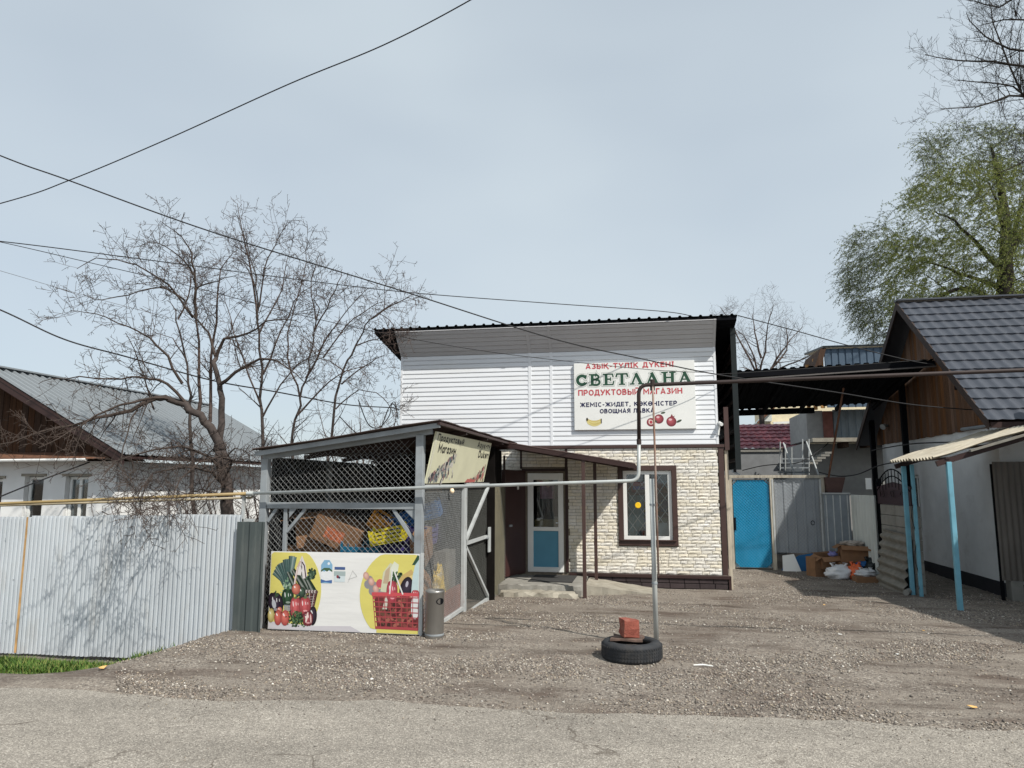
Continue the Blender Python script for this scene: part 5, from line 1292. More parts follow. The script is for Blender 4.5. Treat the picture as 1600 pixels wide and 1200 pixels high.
for k in range(60):
    x = -5.25 - rr.random() * 6; z = rr.choice([1.0, .45, -.1]) + rr.uniform(-.02, .02); mb.lathe((0, 0, 0), [(.001, 0), (.008, .001), (.006, .006), (.001, .007)], 6); n6 = 24
    mb.v[-n6:] = [(x + a, FY - .012 - c_, z + b) for a, b, c_ in mb.v[-n6:]]
mb.build('screws', m_steel, fn, kind='stuff')
# return panel of dark sheet at the cage corner
dp = thing('dark_sheet_panel', 'narrow dark grey-green sheet panel between fence and banner', 'panel', (-5.1, 8.68, -.2))
mb = MB(); mb.sheet((-5.20, 8.66, -.30), (.94, .06, 0), (0, 0, 1.56), trap(.385, .17, .022, top=.4, slope=.1)); mb.build('sheet', m_galv_d, dp, solid=.003)
MB().bar((-5.16, 8.74, -.3), (-5.16, 8.74, 1.24), .04).build('post', m_steel, dp)
t = thing('corner_frame', 'thin grey steel frame standing above the dark panel', 'frame', (-5.2, 8.78, 1.2))
for a, b in (((-5.23, 8.84, 1.22), (-5.23, 8.84, 1.62)), ((-5.23, 8.84, 1.27), (-5.07, 8.84, 1.27)), ((-5.23, 8.84, 1.60), (-5.07, 8.84, 1.60))): MB().bar(a, b, .035).build('bar', m_steel_l, t)
# concrete kerb of the ditch
rough_block('ditch_kerb', (-12.5, 8.36, -.9), (-6.05, 8.64, -.555), m_conc_d, 'long grey concrete kerb under the metal fence', 'kerb', 11, .03)
rough_block('broken_kerb', (-8.0, 7.05, -.7), (-6.55, 7.22, -.345), m_conc, 'short broken concrete kerb on the near side of the grass', 'kerb', 12, .05)

# ------------------------------------------------------------------ house on the left
lh = thing('whitewashed_house', 'whitewashed house with grey metal roof and brown plank gable', 'house', (-13.2, 15.5, -.5))
HX1, HX0, HY0, HY1 = -9.72, -15.1, 12.0, 18.6; HZ = 2.16
w1 = at(52, 780, Y=HY0); 
holes = [(at(36, 780, Y=HY0).x, at(66, 780, Y=HY0).x, .1, 1.88), (at(100, 780, Y=HY0).x, at(136, 780, Y=HY0).x, .1, 1.88), (at(-30, 780, Y=HY0).x, at(2, 780, Y=HY0).x, .1, 1.84)]
mb = MB(); wall_boxes(mb, HX0, HX1, -.9, HZ, holes, lambda m, a, b, c, d: m.box((a, HY0, c), (b, HY0 + .3, d))); mb.build('front_wall', m_plaster, lh)
MB().box((HX1 - .3, HY0 + .3, -.9), (HX1, HY1, HZ)).build('side_wall', m_plaster, lh)
MB().box((HX0, HY0 + .3, -.9), (HX0 + .3, HY1, HZ)).build('side_wall', m_plaster, lh); MB().box((HX0 + .3, HY1 - .3, -.9), (HX1 - .3, HY1, HZ)).build('rear_wall', m_plaster, lh)
for h_ in holes:
    pane_window(lh, h_[0] + .01, h_[1] - .01, h_[2], h_[3] - .01, HY0 + .10, m_white_pvc, fw=.05, mull=1 if h_[0] > -10.9 else 0)
    MB().box((h_[0] - .06, HY0 - .03, h_[3] + .002), (h_[1] + .06, HY0 - .002, h_[3] + .05)).build('lintel', m_conc, lh)
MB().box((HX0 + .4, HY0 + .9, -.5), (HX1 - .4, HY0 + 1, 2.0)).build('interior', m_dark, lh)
ridge = (-12.43, 3.92); ev = (HX1 + .45, 2.22); s_l = (ridge[1] - ev[1]) / (ev[0] - ridge[0])
YF, YB = HY0 - .42, 19.0
sp = 7; dY = (YB - YF) / sp
for k in range(sp):
    mb = MB(); y0 = YF + dY * k
    mb.sheet((ev[0], y0, ev[1] + .05), (0, 1, 0), (ridge[0] - ev[0], 0, ridge[1] - ev[1]), trap(dY + .02, .19, .042, top=.14, slope=.06)); mb.build('roof_sheet', M('grey green roof sheet', lin(132, 138, 142), rough=.5, metal=.1, var=.06, scale=2, stretch=(.5, 3, 1), dirt=lin(112, 116, 116), dirt_amt=.25, dirt_scale=2), lh, solid=.003)
mb = MB(); mb.sheet((ridge[0], YF, ridge[1] + .05), (0, 1, 0), (-3.3, 0, -1.77), trap(YB - YF, .19, .042, top=.14, slope=.06)); mb.build('roof_sheet', _mats['grey green roof sheet'], lh, solid=.003)
MB().bar((ridge[0], YF - .03, ridge[1] + .08), (ridge[0], YB, ridge[1] + .08), .26, .03).build('ridge_cap', _mats['grey green roof sheet'], lh)
for y, m_ in ((YF + .01, m_dkbrown), (YB, M('ochre timber', lin(196, 140, 70), rough=.9, var=.2))):
    mb = MB(); mb.prism([(ev[0], y, ev[1] - .14), (ev[0], y, ev[1] + .03), (ridge[0], y, ridge[1] + .03), (ridge[0], y, ridge[1] - .16)], (0, .03, 0)); mb.build('bargeboard', m_, lh)
MB().prism([(ev[0] + .0, YF, ev[1] - .0), (ridge[0], YF, ridge[1] - .0), (ridge[0], YB, ridge[1]), (ev[0], YB, ev[1])], (0, 0, -.03)).build('roof_lining', m_dkbrown, lh)
x = HX1 + .2; k = 0
while x > -15.6:
    xa = x - .15; zt0 = lambda q: ev[1] + s_l * (ev[0] - q) - .06 if q > ridge[0] else ridge[1] - s_l * (ridge[0] - q) - .06
    if zt0(xa) > HZ + .06:
        MB().prism([(xa + .006, HY0 + .34, HZ + .02), (x - .006, HY0 + .34, HZ + .02), (x - .006, HY0 + .34, max(HZ + .03, zt0(x))), (xa + .006, HY0 + .34, max(HZ + .03, zt0(xa)))], (0, .025, 0)).build('gable_plank', m_plank, lh)
    x = xa
mb = MB(); mb.prism([(HX1 + .3, HY0 + .37, HZ), (ridge[0], HY0 + .37, ridge[1] - .1), (-15.6, HY0 + .37, HZ)], (0, .05, 0)); mb.build('gable_backing', m_dark, lh)
mb = MB(); mb.prism([(-16.8, HY0 - .40, HZ + .03), (HX1 + .05, HY0 - .40, HZ + .03), (HX1 + .05, HY0 + .335, HZ + .17), (-16.8, HY0 + .335, HZ + .17)], (0, 0, .02)); mb.build('pent_board', m_rust, lh)
mb = MB(); mb.tube([(-16, HY0 - .38, HZ + .0), (at(135, 718, Y=HY0 - .38).x, HY0 - .38, HZ + .02)], .03, 8); mb.build('gutter', m_white_pvc, lh)
# ------------------------------------------------------------------ gas pipe, support pole, tyre
PY = 8.80
gp = thing('gas_pipe', 'overhead gas pipe running yellow, grey, then brown across the yard', 'pipe', (0, PY, 1.6))
def bend(p, q, r_, s_, rad, n=6):
    """rounded corner p->q->s"""
    p, q, s_ = Vector(p), Vector(q), Vector(s_); a = q + (p - q).normalized() * rad; b = q + (s_ - q).normalized() * rad
    return [a.lerp(q, t).lerp(q.lerp(b, t), t) for t in [i / n for i in range(n + 1)]]
pl = [at(-260, 797, Y=PY), at(0, 787, Y=PY), at(390, 771, Y=PY)]
MB().tube(pl, .021, 10).build('yellow_run', m_pipe_y, gp, smooth=True)
MB().tube([p + Vector((0, .07, -.03 - .012 * i)) for i, p in enumerate([pl[0], pl[1] + Vector((0, 0, .015)), pl[2]])], .015, 8).build('second_run', M('pale ochre pipe', lin(156, 146, 124), rough=.5, var=.2), gp, smooth=True)
A = at(390, 771, Y=PY); Bc = at(998, 751, Y=PY); Cc = at(998, 602, Y=PY); D = at(1660, 576, Y=PY)
MB().tube([A] + bend(A, Bc, 0, Cc, .10) + [at(998.5, 690, Y=PY)], .0215, 12).build('grey_run', m_pipe_g, gp, smooth=True)
MB().tube([at(998.5, 690.2, Y=PY)] + bend(Bc, Cc, 0, D, .11) + [D, D + (D - Cc).normalized() * 6], .0235, 12).build('brown_run', m_pipe_b, gp, smooth=True)
MB().tube([at(386, 771, Y=PY), at(396, 771, Y=PY)], .028, 12).build('coupling', m_pipe_g, gp); MB().tube([at(998.4, 690, Y=PY) + Vector((0, 0, -.03)), at(998.4, 690, Y=PY) + Vector((0, 0, .03))], .029, 12).build('coupling', m_pipe_b, gp)
# rusty rod from the pipe down to the pole
sp_ = thing('pipe_support_pole', 'grey support pole with rusty rod rising from the tyre', 'pole', (1.6, 8.8, gz(1.6, 8.8)))
pb = at(1026, 1003, Z=gz0(1.5, 8.3)); tx = PY + .0
p0 = Vector((at(1024, 940, Y=PY).x, PY, gz(1.5, PY) - .05)); p1 = at(1018, 748, Y=PY)
MB().tube([p0, p1], .029, 14).build('pole', m_pipe_g, sp_, smooth=True)
r0 = at(1020, 600, Y=PY - .045); r1 = at(1029, 900, Y=PY - .055)
MB().tube([at(1019.5, 596, Y=PY), r0 + Vector((0, 0, -.15)), at(1023, 700, Y=PY - .05), r1], .0125, 8).build('rod', M('rust and paint', lin(140, 112, 98), rough=.85, var=.3, scale=4, dirt=lin(190, 186, 180), dirt_amt=.8, dirt_scale=2.2), sp_, smooth=True)
for z in (.6, 1.5):
    c = p0.lerp(p1, (z - p0.z) / (p1.z - p0.z)); MB().tube([c + Vector((0, 0, -.012)), c + Vector((0, 0, .012))], .034, 12).build('clamp', m_steel, sp_)
MB().tube([at(1019.5, 610, Y=PY), at(1019.5, 593, Y=PY)], .029, 10).build('pipe_clamp', m_pipe_b, sp_)
# tyre lying flat
tcx, tcy = at(990, 1000, Z=gz0(1.2, 8.1)).x, 8.02; tz = gz(tcx, tcy) - .02; RT = .315
ty = thing('old_tyre', 'black car tyre lying flat at the foot of the grey pole', 'tyre', (tcx, tcy, tz))
prof = [(.20, .03), (.215, .0), (.26, -.005), (.295, .012), (RT - .006, .035)]
body = [(.195, .05), (.205, .012), (.25, .0), (.288, .010), (.307, .03), (.314, .06), (.316, .105), (.314, .15), (.307, .18), (.288, .20), (.25, .21), (.205, .198), (.195, .16), (.22, .15), (.24, .105), (.22, .06), (.195, .05)]
MB().lathe((tcx, tcy, tz), body, 48).build('carcass', m_rubber, ty, smooth=True)
for zz in (.055, .09, .12, .155):
    mb = MB()
    for k in range(60):
        a = 2 * math.pi * k / 60; mb.bar((tcx + .3155 * math.cos(a), tcy + .3155 * math.sin(a), tz + zz), (tcx + .3155 * math.cos(a + .075), tcy + .3155 * math.sin(a + .075), tz + zz + .008), .006, .024)
    mb.build('tread', m_rubber, ty, kind='stuff')
# fill inside the tyre, board, red brick
o = MB().lathe((tcx, tcy, tz), [(.001, .13), (.1, .135), (.2, .12)], 20).build('tyre_fill', m_ground, smooth=True); tag(o, 'dirt filling inside the tyre', 'dirt')
mb = MB(); rr = random.Random(5); out = []
for i in range(16):
    a = 2 * math.pi * i / 16; sq = 1 / max(abs(math.cos(a)), abs(math.sin(a))); out.append((tcx - .04 + .17 * sq * math.cos(a) * rr.uniform(.85, 1.05), tcy - .02 + .13 * sq * math.sin(a) * rr.uniform(.85, 1.05), tz + .214 + rr.uniform(-.003, .012)))
mb.prism(out, (0, 0, .02)); o = mb.build('bark_board', M('dark broken board', lin(92, 76, 68), rough=.95, var=.35, scale=12)); tag(o, 'broken dark board lying across the tyre', 'board')
rot = Matrix.Rotation(.35, 3, 'Z'); c = Vector((tcx - .025, tcy - .02, tz + .243))
rough = rough_block('red_brick', (c.x - .085, c.y - .10, c.z), (c.x + .085, c.y + .10, c.z + .18), m_redbrick, 'single worn red brick block standing on the tyre', 'brick', 21, .018)
me = rough.data; oo = WL[rough.name]
for v in me.vertices: v.co = rot @ v.co

# litter on the ground
p = at(1098, 1037, Z=gz0(1.8, 7.2)); mb = MB(); mb.tube([Vector((p.x - .09, p.y, gz(p.x, p.y) + .02)), Vector((p.x, p.y + .01, gz(p.x, p.y) + .025)), Vector((p.x + .10, p.y - .01, gz(p.x, p.y) + .02))], [.006, .009, .006], 6)
o = mb.build('white_stick', m_white_pvc); tag(o, 'thin white plastic stick lying on the gravel', 'litter')
m_leaf = M('dry leaf', lin(206, 166, 104), rough=.8, var=.2)
for k, (px, py, s_, lb) in enumerate(((1520, 1107, .028, 'tan scrap lying at the road edge far right'), (1288, 942, .022, 'orange-tan dry leaf on the sunlit gravel near the shadow'), (1443, 983, .020, 'pale dry leaf at the house shadow edge'), (1313, 992, .018, 'small pale scrap on bare gravel before the courtyard'), (1402, 1024, .022, 'white scrap in the gravel right of the tyre'), (160, 1047, .05, 'dry yellow tuft of leaves at the grass edge'))):
    p = at(px, py, Z=gz0(3, 8) if k else 0.0); p = at(px, py, Z=gz0(p.x, p.y)); litter_leaf('dry_leaf', (p.x, p.y), s_, m_leaf if k not in (4, 3) else m_white_pvc, lb, 'litter', rz=k)
# ------------------------------------------------------------------ courtyard gate behind the shop corner
KY = 18.6; kz = gz0(3, KY)
cgt = thing('courtyard_gate', 'timber-framed courtyard gate with bright blue door and grey sheet leaf', 'gate', (3.1, KY, kz))
m_tim = M('grey timber', lin(176, 170, 156), rough=.9, var=.2, scale=7, stretch=(4, 4, .6), dirt=lin(110, 90, 74), dirt_amt=.5, dirt_scale=3)
xa, xb, xc, xd = at(1143, 800, Y=KY).x, at(1207, 800, Y=KY).x, at(1287, 800, Y=KY).x, 0
ztop = at(1200, 747, Y=KY).z
for x in (xa - .02, xb, xc): MB().box((x - .045, KY - .05, kz - .1), (x + .045, KY + .04, ztop)).build('post', m_tim, cgt, bevel=.005)
MB().box((xa - .3, KY - .055, ztop + .002), (xc + .08, KY + .05, ztop + .07)).build('lintel', m_tim, cgt, bevel=.005)
ch = .12; L, Rr_, B, T = xa + .05, xb - .06, kz + .06, ztop - .05
MB().prism([(L + ch, KY, B), (Rr_ - ch, KY, B), (Rr_, KY, B + ch), (Rr_, KY, T - ch), (Rr_ - ch, KY, T), (L + ch, KY, T), (L, KY, T - ch), (L, KY, B + ch)], (0, .03, 0)).build('blue_door', m_gateblue, cgt)
fr = MB()
for a, b in (((L, B), (L, T)), ((Rr_, B), (Rr_, T)), ((L, T), (Rr_, T)), ((L, B), (Rr_, B)), ((L, T - ch), (L + ch, T)), ((Rr_ - ch, T), (Rr_, T - ch)), ((L, B + ch), (L + ch, B)), ((Rr_ - ch, B), (Rr_, B + ch))): fr.bar((a[0], KY + .045, a[1]), (b[0], KY + .045, b[1]), .035)
fr.build('door_frame', m_tim, cgt)
chain_link((L, KY - .02, B), (1, 0, 0), (0, 0, 1), Rr_ - L, T - B, .075, .004, 'wire_mesh', cgt, M('blue wire', lin(70, 150, 190), rough=.5))
MB().box((L - .02, KY - .05, .62), (L + .04, KY - .015, .92)).build('lock', m_black, cgt)
mb = MB(); mb.sheet((xb + .05, KY + .02, kz + .42), (1, 0, 0), (0, 0, ztop - kz - .46), trap(xc - xb - .1, .22, .018, top=.2, slope=.06)); mb.build('grey_leaf', M('grey door sheet', lin(150, 156, 162), rough=.5, metal=.1, var=.08, scale=3), cgt, solid=.003)
chain_link((xb + .05, KY - .03, kz + .42), (1, 0, 0), (0, 0, 1), xc - xb - .1, ztop - kz - .44, .085, .0026, 'wire_mesh', cgt, m_wire)
mb = MB(); c = at(1270, 817, Y=KY - .04); mb.tube([c + Vector((.04 * math.cos(t), 0, .05 * math.sin(t))) for t in [i * .6 for i in range(11)]], .008, 6); mb.build('ring_handle', m_black, cgt)
for x in (xb + .02, xc - .06): MB().bar((x, KY - .045, kz + .4), (x, KY - .045, ztop - .03), .04, .03).build('leaf_stile', m_steel_l, cgt)
# blue drum-like sheet under the leaf and clutter
mb = MB(); mb.prism([(xb + .12, KY - .1, kz), (xc - .25, KY - .12, kz), (xc - .20, KY - .05, kz + .44), (xb + .55, KY - .02, kz + .36), (xb + .2, KY - .02, kz + .12)], (0, .04, 0)); o = mb.build('blue_sheet', M('deep blue board', lin(30, 92, 140), rough=.6, var=.12)); tag(o, 'deep blue board leaning under the grey gate leaf', 'board')
mb = MB(); mb.prism([(xb + .14, KY - .22, kz), (xb + .55, KY - .22, kz + .01), (xb + .42, KY - .12, kz + .40), (xb + .16, KY - .12, kz + .36)], (0, .02, 0)); o = mb.build('white_card', m_vinyl); tag(o, 'crumpled white card beside the blue board', 'card')
# metal cabinet, flower pot
kx0, kx1 = at(1288, 820, Y=KY - .25).x + .02, at(1330, 820, Y=KY - .25).x
cb = thing('metal_cabinet', 'grey ribbed metal locker right of the gate', 'cabinet', ((kx0 + kx1) / 2, KY, kz))
zt = at(1310, 772, Y=KY - .3).z
mb = MB(); mb.box((kx0, KY - .24, kz), (kx1, KY + .25, zt)); mb.build('body', M('locker grey', lin(132, 140, 146), rough=.5, metal=.1, var=.1), cb)
for k in range(4):
    x = kx0 + .05 + k * (kx1 - kx0 - .1) / 3; MB().box((x - .012, KY - .256, kz + .02), (x + .012, KY - .242, zt - .03)).build('rib', m_steel_l, cb)
MB().box((kx0 - .02, KY - .27, zt + .001), (kx1 + .02, KY + .27, zt + .03)).build('lid', m_steel_l, cb)
c = at(1301, 770, Y=KY); t = thing('plant_pot', 'square dark brown planter standing on the locker', 'pot', (c.x, KY, zt + .03))
mb = MB(); w0, w1, hh = .15, .19, .36; a = [(c.x + sx * w0, KY - .05 + sy * w0, zt + .032) for sx, sy in ((-1,-1),(1,-1),(1,1),(-1,1))]; b = [(c.x + sx * w1 + (.05 if sx > 0 else 0), KY - .05 + sy * w1, zt + .032 + hh) for sx, sy in ((-1,-1),(1,-1),(1,1),(-1,1))]
mb.idx(a + b, ((0,3,2,1),(0,1,5,4),(1,2,6,5),(2,3,7,6),(3,0,4,7))); mb.build('tub', M('brown planter', lin(86, 66, 62), rough=.8, var=.15), t, solid=.02)
MB().box((c.x - .15, KY - .2, zt + .3), (c.x + .15, KY + .1, zt + .33)).build('soil', m_dark, t)
# corrugated upright panel, turned towards us
P0 = Vector((kx1 + .03, KY - .45, 0)); P1 = Vector((4.86, 16.95, 0))
t = thing('pale_corrugated_panel', 'pale upright corrugated sheet between locker and dark post', 'panel', (P0 + P1) / 2)
d_ = P1 - P0; mb = MB(); zt2 = at(1345, 770, Y=17.6).z
mb.sheet((P0.x, P0.y, gz0(4.8, 17.6) - .05), d_, (0, 0, zt2 - gz0(4.8, 17.6)), sine(d_.length, .15, .07, 8)); mb.build('sheet', M('galv pale', lin(186, 190, 186), rough=.5, metal=.15, var=.12, scale=4, stretch=(2, 2, .4)), t, solid=.004)
MB().bar((4.93, 17.0, -.4), (4.93, 17.0, 1.85), .09, .09).build('post', m_black, t)
# heap of cartons and bags
hz = gz0(4.2, 17.6)
carton('cardboard_box', (3.98, 17.75, hz + .22), (.48, .36, .26), 'upper open carton at the left of the rubbish heap', rot=(.15, -.08, .25))
carton('cardboard_box', (3.72, 17.75, hz), (.30, .34, .42), 'tall carton at the left foot of the rubbish heap', rot=(0, 0, .4), flaps=False)
carton('cardboard_box', (4.50, 17.62, hz + .34), (.62, .40, .36), 'large carton on top of the rubbish heap at right', rot=(0, .03, -.05))
carton('cardboard_box', (4.42, 17.68, hz), (.60, .42, .34), 'carton under the large carton of the rubbish heap', rot=(0, 0, .05), flaps=False)
carton('cardboard_box', (4.52, 16.85, hz - .01), (.50, .30, .12), 'flat squashed carton in front of the rubbish heap', rot=(0, 0, .05), flaps=False)
blob_bag('plastic_bag', (4.08, 17.25, hz), (.30, .20, .17), m_bag, 'white carrier bag full of waste before the cartons', 3)
blob_bag('plastic_bag', (4.55, 17.0, hz + .10), (.22, .16, .09), M('pale bag', lin(196, 198, 200), rough=.4, var=.12, scale=10), 'smaller grey-white bag on the flat carton', 6)
blob_bag('plastic_bag', (4.40, 17.18, hz + .02), (.16, .16, .18), M('orange bag', lin(216, 104, 62), rough=.4, var=.15, scale=9), 'orange plastic bag between the two white bags', 9)
blob_bag('plastic_bag', (4.76, 17.32, hz), (.20, .18, .24), M('black bag', lin(28, 34, 34), rough=.3, var=.2, scale=8), 'black rubbish bag at the right end of the heap', 12)
blob_bag('plastic_bag', (4.05, 17.6, hz + .46), (.10, .10, .05), M('violet bag', lin(120, 120, 170), rough=.4, var=.2), 'small violet bag stuffed in the open carton', 15)
blob_bag('scrap_paper', (4.48, 17.62, hz + .70), (.26, .16, .06), M('mixed scrap', lin(170, 160, 150), rough=.7, var=.6, scale=14), 'crumpled mixed scraps on top of the large carton', 18, 'scrap', False)
blob_bag('blue_rag', (4.62, 17.36, hz + .24), (.16, .12, .08), m_blu, 'blue rag stuffed between the cartons', 22, 'rag', False)
# block stack, dark wrought gate panel and leaning slate sheet
bs = thing('block_wall', 'short stack of grey concrete blocks behind the leaning slate', 'wall', (5.0, 15.75, gz0(5, 15.7)))
A0 = Vector((4.88, 16.85, 0)); B0 = Vector((4.96, 15.25, 0))
rr = random.Random(1); zz = gz0(5, 16) - .05
for r in range(8):
    for q in range(2):
        a = A0.lerp(B0, q / 2); b = A0.lerp(B0, (q + 1) / 2); n_ = Vector((1, .05, 0)) * .18
        a2, b2 = a + (b - a) * .012, b - (b - a) * .012
        MB().prism([Vector((a2.x, a2.y, zz)), Vector((b2.x, b2.y, zz)), Vector((b2.x, b2.y, zz)) + n_, Vector((a2.x, a2.y, zz)) + n_], (0, 0, .205)).build('block', m_conc_d, bs, bevel=.008)
    zz += .213
ztb = zz
wg = thing('wrought_panel', 'dark red wrought iron gate panel standing above the blocks', 'gate', (4.95, 16.0, ztb))
mb = MB(); mb.prism([Vector((4.86, 16.9, ztb)), Vector((4.96, 15.22, ztb)), Vector((4.96, 15.22, ztb + .36)), Vector((4.91, 16.05, ztb + .46)), Vector((4.86, 16.9, ztb + .36))], (.03, 0, 0)); mb.build('sheet', M('maroon sheet', lin(56, 34, 40), rough=.5, var=.15), wg)
arcp = [Vector((4.86, 16.9, ztb + .42)).lerp(Vector((4.96, 15.22, ztb + .42)), i / 10) + Vector((0, 0, .30 * math.sin(math.pi * i / 10))) for i in range(11)]
MB().tube(arcp, .014, 6).build('arch_bar', m_black, wg); MB().tube([p + Vector((0, 0, -.14)) for p in arcp], .012, 6).build('arch_bar', m_black, wg)
for i in range(1, 10): MB().tube([arcp[i] + Vector((0, 0, -.36)), arcp[i]], .009, 5).build('picket', m_black, wg)
mb = MB()
for k in range(3):
    c = Vector((4.855 + .035 * k, 16.5 - .5 * k, ztb + .2)); mb.tube([c + Vector((-.008, .14 * math.cos(t) * (1 - t / 9), .10 * math.sin(t) * (1 - t / 9))) for t in [i * .55 for i in range(15)]], .007, 5)
mb.build('scroll', m_pipe_b, wg)
ls = thing('leaning_slate', 'wavy grey slate sheet leaning against the block stack', 'slate sheet', (4.7, 15.7, gz0(4.7, 15.6)))
q0 = Vector((4.62, 16.62, gz0(4.6, 16.5) + .02)); q1 = Vector((4.70, 15.18, gz0(4.7, 15.2) - .02)); upv = Vector((.18, 0, 1.12))
mb = MB(); u = upv.normalized()
mb.sheet(q1, u, q0 - q1, [(a, -b) for a, b in sine(upv.length, .175, .062, 8)], nv=6, vfun=lambda uu, tt: .01 * math.sin(5 * tt + uu * 4)); mb.build('sheet', m_slate, ls, solid=.008)
o = MB().tube([(4.70, 15.02, gz(4.7, 15) + .05), (4.80, 15.16, gz(4.7, 15) + .06)], .055, 12).build('pipe_stub', m_conc_d); tag(o, 'short grey pipe stub at the foot of the slate', 'pipe')
o = MB().box((at(1352, 757, Y=16.9).x, 16.86, 1.62), (at(1361, 757, Y=16.9).x, 16.875, 1.86)).build('white_notice', m_vinyl); tag(o, 'white paper notice on the dark post', 'notice')

# ------------------------------------------------------------------ slate canopy on blue posts
cp = thing('slate_canopy', 'sloping slate canopy on pale blue posts before the white wall', 'canopy', (5.5, 14.2, gz0(5.2, 14)))
EX, WX = 4.72, 6.42; sz = lambda x: 2.10 + (x - EX) * .315; y0, y1 = 13.22, 15.45
m_sl = m_slate_l
for k in range(2):
    ya = y0 + k * (y1 - y0) / 2; yb = ya + (y1 - y0) / 2 + .03
    mb = MB(); mb.sheet((EX, ya, sz(EX) + .05 + .006 * k), (0, 1, 0), (WX - EX, 0, sz(WX) - sz(EX)), [(a, -b) for a, b in sine(yb - ya, .15, .05, 8)], nv=8, vfun=lambda u, t: .012 * math.sin(9 * t + 2 * u)); mb.build('slate_sheet', m_sl, cp, solid=.008)
for y in (y0 + .06, y1 - .1): MB().bar((EX + .05, y, sz(EX) - .03), (WX, y, sz(WX) - .05), .05, .09).build('rafter', m_dkbrown, cp)
for x in (EX + .22, EX + .9, WX - .15): MB().bar((x, y0 + .02, sz(x) - .005), (x, y1, sz(x) - .005), .06, .035).build('batten', m_dkbrown, cp)
MB().prism([(EX + .55, y0 - .06, sz(EX + .55) - .01), (WX - .15, y0 - .10, sz(WX - .15) - .02), (WX - .15, y0 + .03, sz(WX - .15) - .02), (EX + .55, y0 + .03, sz(EX + .55) - .01)], (0, 0, .035)).build('broken_edge_strip', m_slate, cp)
for (x, y, w) in ((4.95, 13.26, .075), (4.86, 15.16, .075), (4.94, 14.95, .06), (6.33, 13.28, .075)):
    MB().box((x - w / 2, y - w / 2, gz0(x, y) - .05), (x + w / 2, y + w / 2, sz(x) - .07)).build('post', m_bluepost, cp, bevel=.006)
mb = MB(); mb.tube([(4.90 + .03 * math.sin(i), 14.97 - .03, -.2 + i * .12) for i in range(17)], .007, 5); mb.build('cable', m_cable, cp)

# ------------------------------------------------------------------ house on the right
rh = thing('tiled_house', 'white house with blue-grey tile roof and brown plank gable', 'house', (10, 18.5, -.4))
GXr, RY0, RY1 = 6.48, 15.0, 21.8; WZ = 2.83
mb = MB(); wall_boxes(mb, RY0, RY1, -.08, WZ, [(19.2, 19.9, .5, 1.95)], lambda m, a, b, c, d: m.box((GXr, a, c), (GXr + .3, b, d))); mb.build('gable_wall', m_plaster, rh)
MB().box((GXr - .03, RY0 - .02, -.7), (GXr + .3, RY1, -.082)).build('plinth', M('black plinth', lin(46, 46, 50), rough=.9, var=.2), rh)
pane_window(rh, 19.21, 19.89, .51, 1.94, GXr + .08, m_white_pvc, fw=.06, mull=1, axis='X')
MB().box((GXr + .3, RY0, -.7), (14, RY0 + .3, WZ - .15)).build('front_wall', m_plaster, rh); MB().box((GXr + .3, RY1 - .3, -.7), (14, RY1, WZ)).build('rear_wall', m_plaster, rh)
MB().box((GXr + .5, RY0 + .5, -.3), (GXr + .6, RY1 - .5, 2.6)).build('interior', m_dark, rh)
# gable planks
RYm = (RY0 + RY1) / 2; AZ = 6.03; evy = RY0 - .78; evz = 2.83; s_r = (AZ - evz) / (RYm - evy)
y = RY0 - .15
while y < RY1 + .2:
    yb = y + .14; zt_ = lambda q: AZ - s_r * abs(q - RYm) - .10
    if min(zt_(y), zt_(yb)) > WZ + .03:
        MB().prism([(GXr - .03, y + .004, WZ - .02 + .025 * mnoise.noise(Vector((y * 3, 0, 0)))), (GXr - .03, yb - .004, WZ - .02 + .025 * mnoise.noise(Vector((yb * 3, 0, 0)))), (GXr - .03, yb - .004, zt_(yb)), (GXr - .03, y + .004, zt_(y))], (.03, 0, 0)).build('gable_plank', m_plank_d, rh)
    y = yb
MB().prism([(GXr + .01, RY0 - .1, WZ - .04), (GXr + .01, RY1 + .1, WZ - .04), (GXr + .01, RYm, AZ - .12)], (.05, 0, 0)).build('gable_backing', m_dark, rh)
MB().box((GXr - .05, 16.35, 3.70), (GXr - .031, 16.6, 4.12)).build('vent_slot', m_black, rh)
# roof: stepped wavy metal tile sheets
VX = GXr - .48; slope_v = Vector((0, RYm - evy, AZ - evz)); SL = slope_v.length; sd = slope_v.normalized(); nrm = Vector((1, 0, 0)).cross(sd)
rows_ = 14; rs = SL / rows_
def tile_sheet(xa, xb, org, sd, nrm, rows_, rs, wave, k=8, amp=.028, step=.030):
    mb = MB(); n = max(2, int(round((xb - xa) / wave * k))); m = n + 1; base = 0
    lines = []
    for r in range(rows_):
        for (t, e) in ((0.0, step), (.06, step * 1.0), (1.0, 0.0)): lines.append((r, t, e))
    for (r, t, e) in lines:
        for i in range(m):
            x = xa + (xb - xa) * i / n; ph_ = (x % wave) / wave
            w = amp * (0.5 - 0.5 * math.cos(2 * math.pi * ph_)) ** 1.3
            drop = -.075 * (0.5 - 0.5 * math.cos(2 * math.pi * ph_)) if t < .5 else (-.075 * (0.5 - 0.5 * math.cos(2 * math.pi * ph_)) if t == 1.0 else 0)
            s_ = (r + t) * rs + drop
            mb.v.append(tuple(org + Vector((x, 0, 0)) + sd * s_ + nrm * (w + e)))
    for j in range(len(lines) - 1):
        for i in range(n): mb.f.append((j*m+i, j*m+i+1, (j+1)*m+i+1, (j+1)*m+i)); mb.c.append((1,1,1))
    return mb
for k in range(6):
    xa = VX + k * 1.2; tile_sheet(xa, xa + 1.2, Vector((0, evy, evz + .03)), sd, nrm, rows_, rs, .24, amp=.036, step=.028).build('roof_tile_sheet', m_tile, rh)
sd2 = Vector((0, -(RYm - evy), AZ - evz)).normalized()
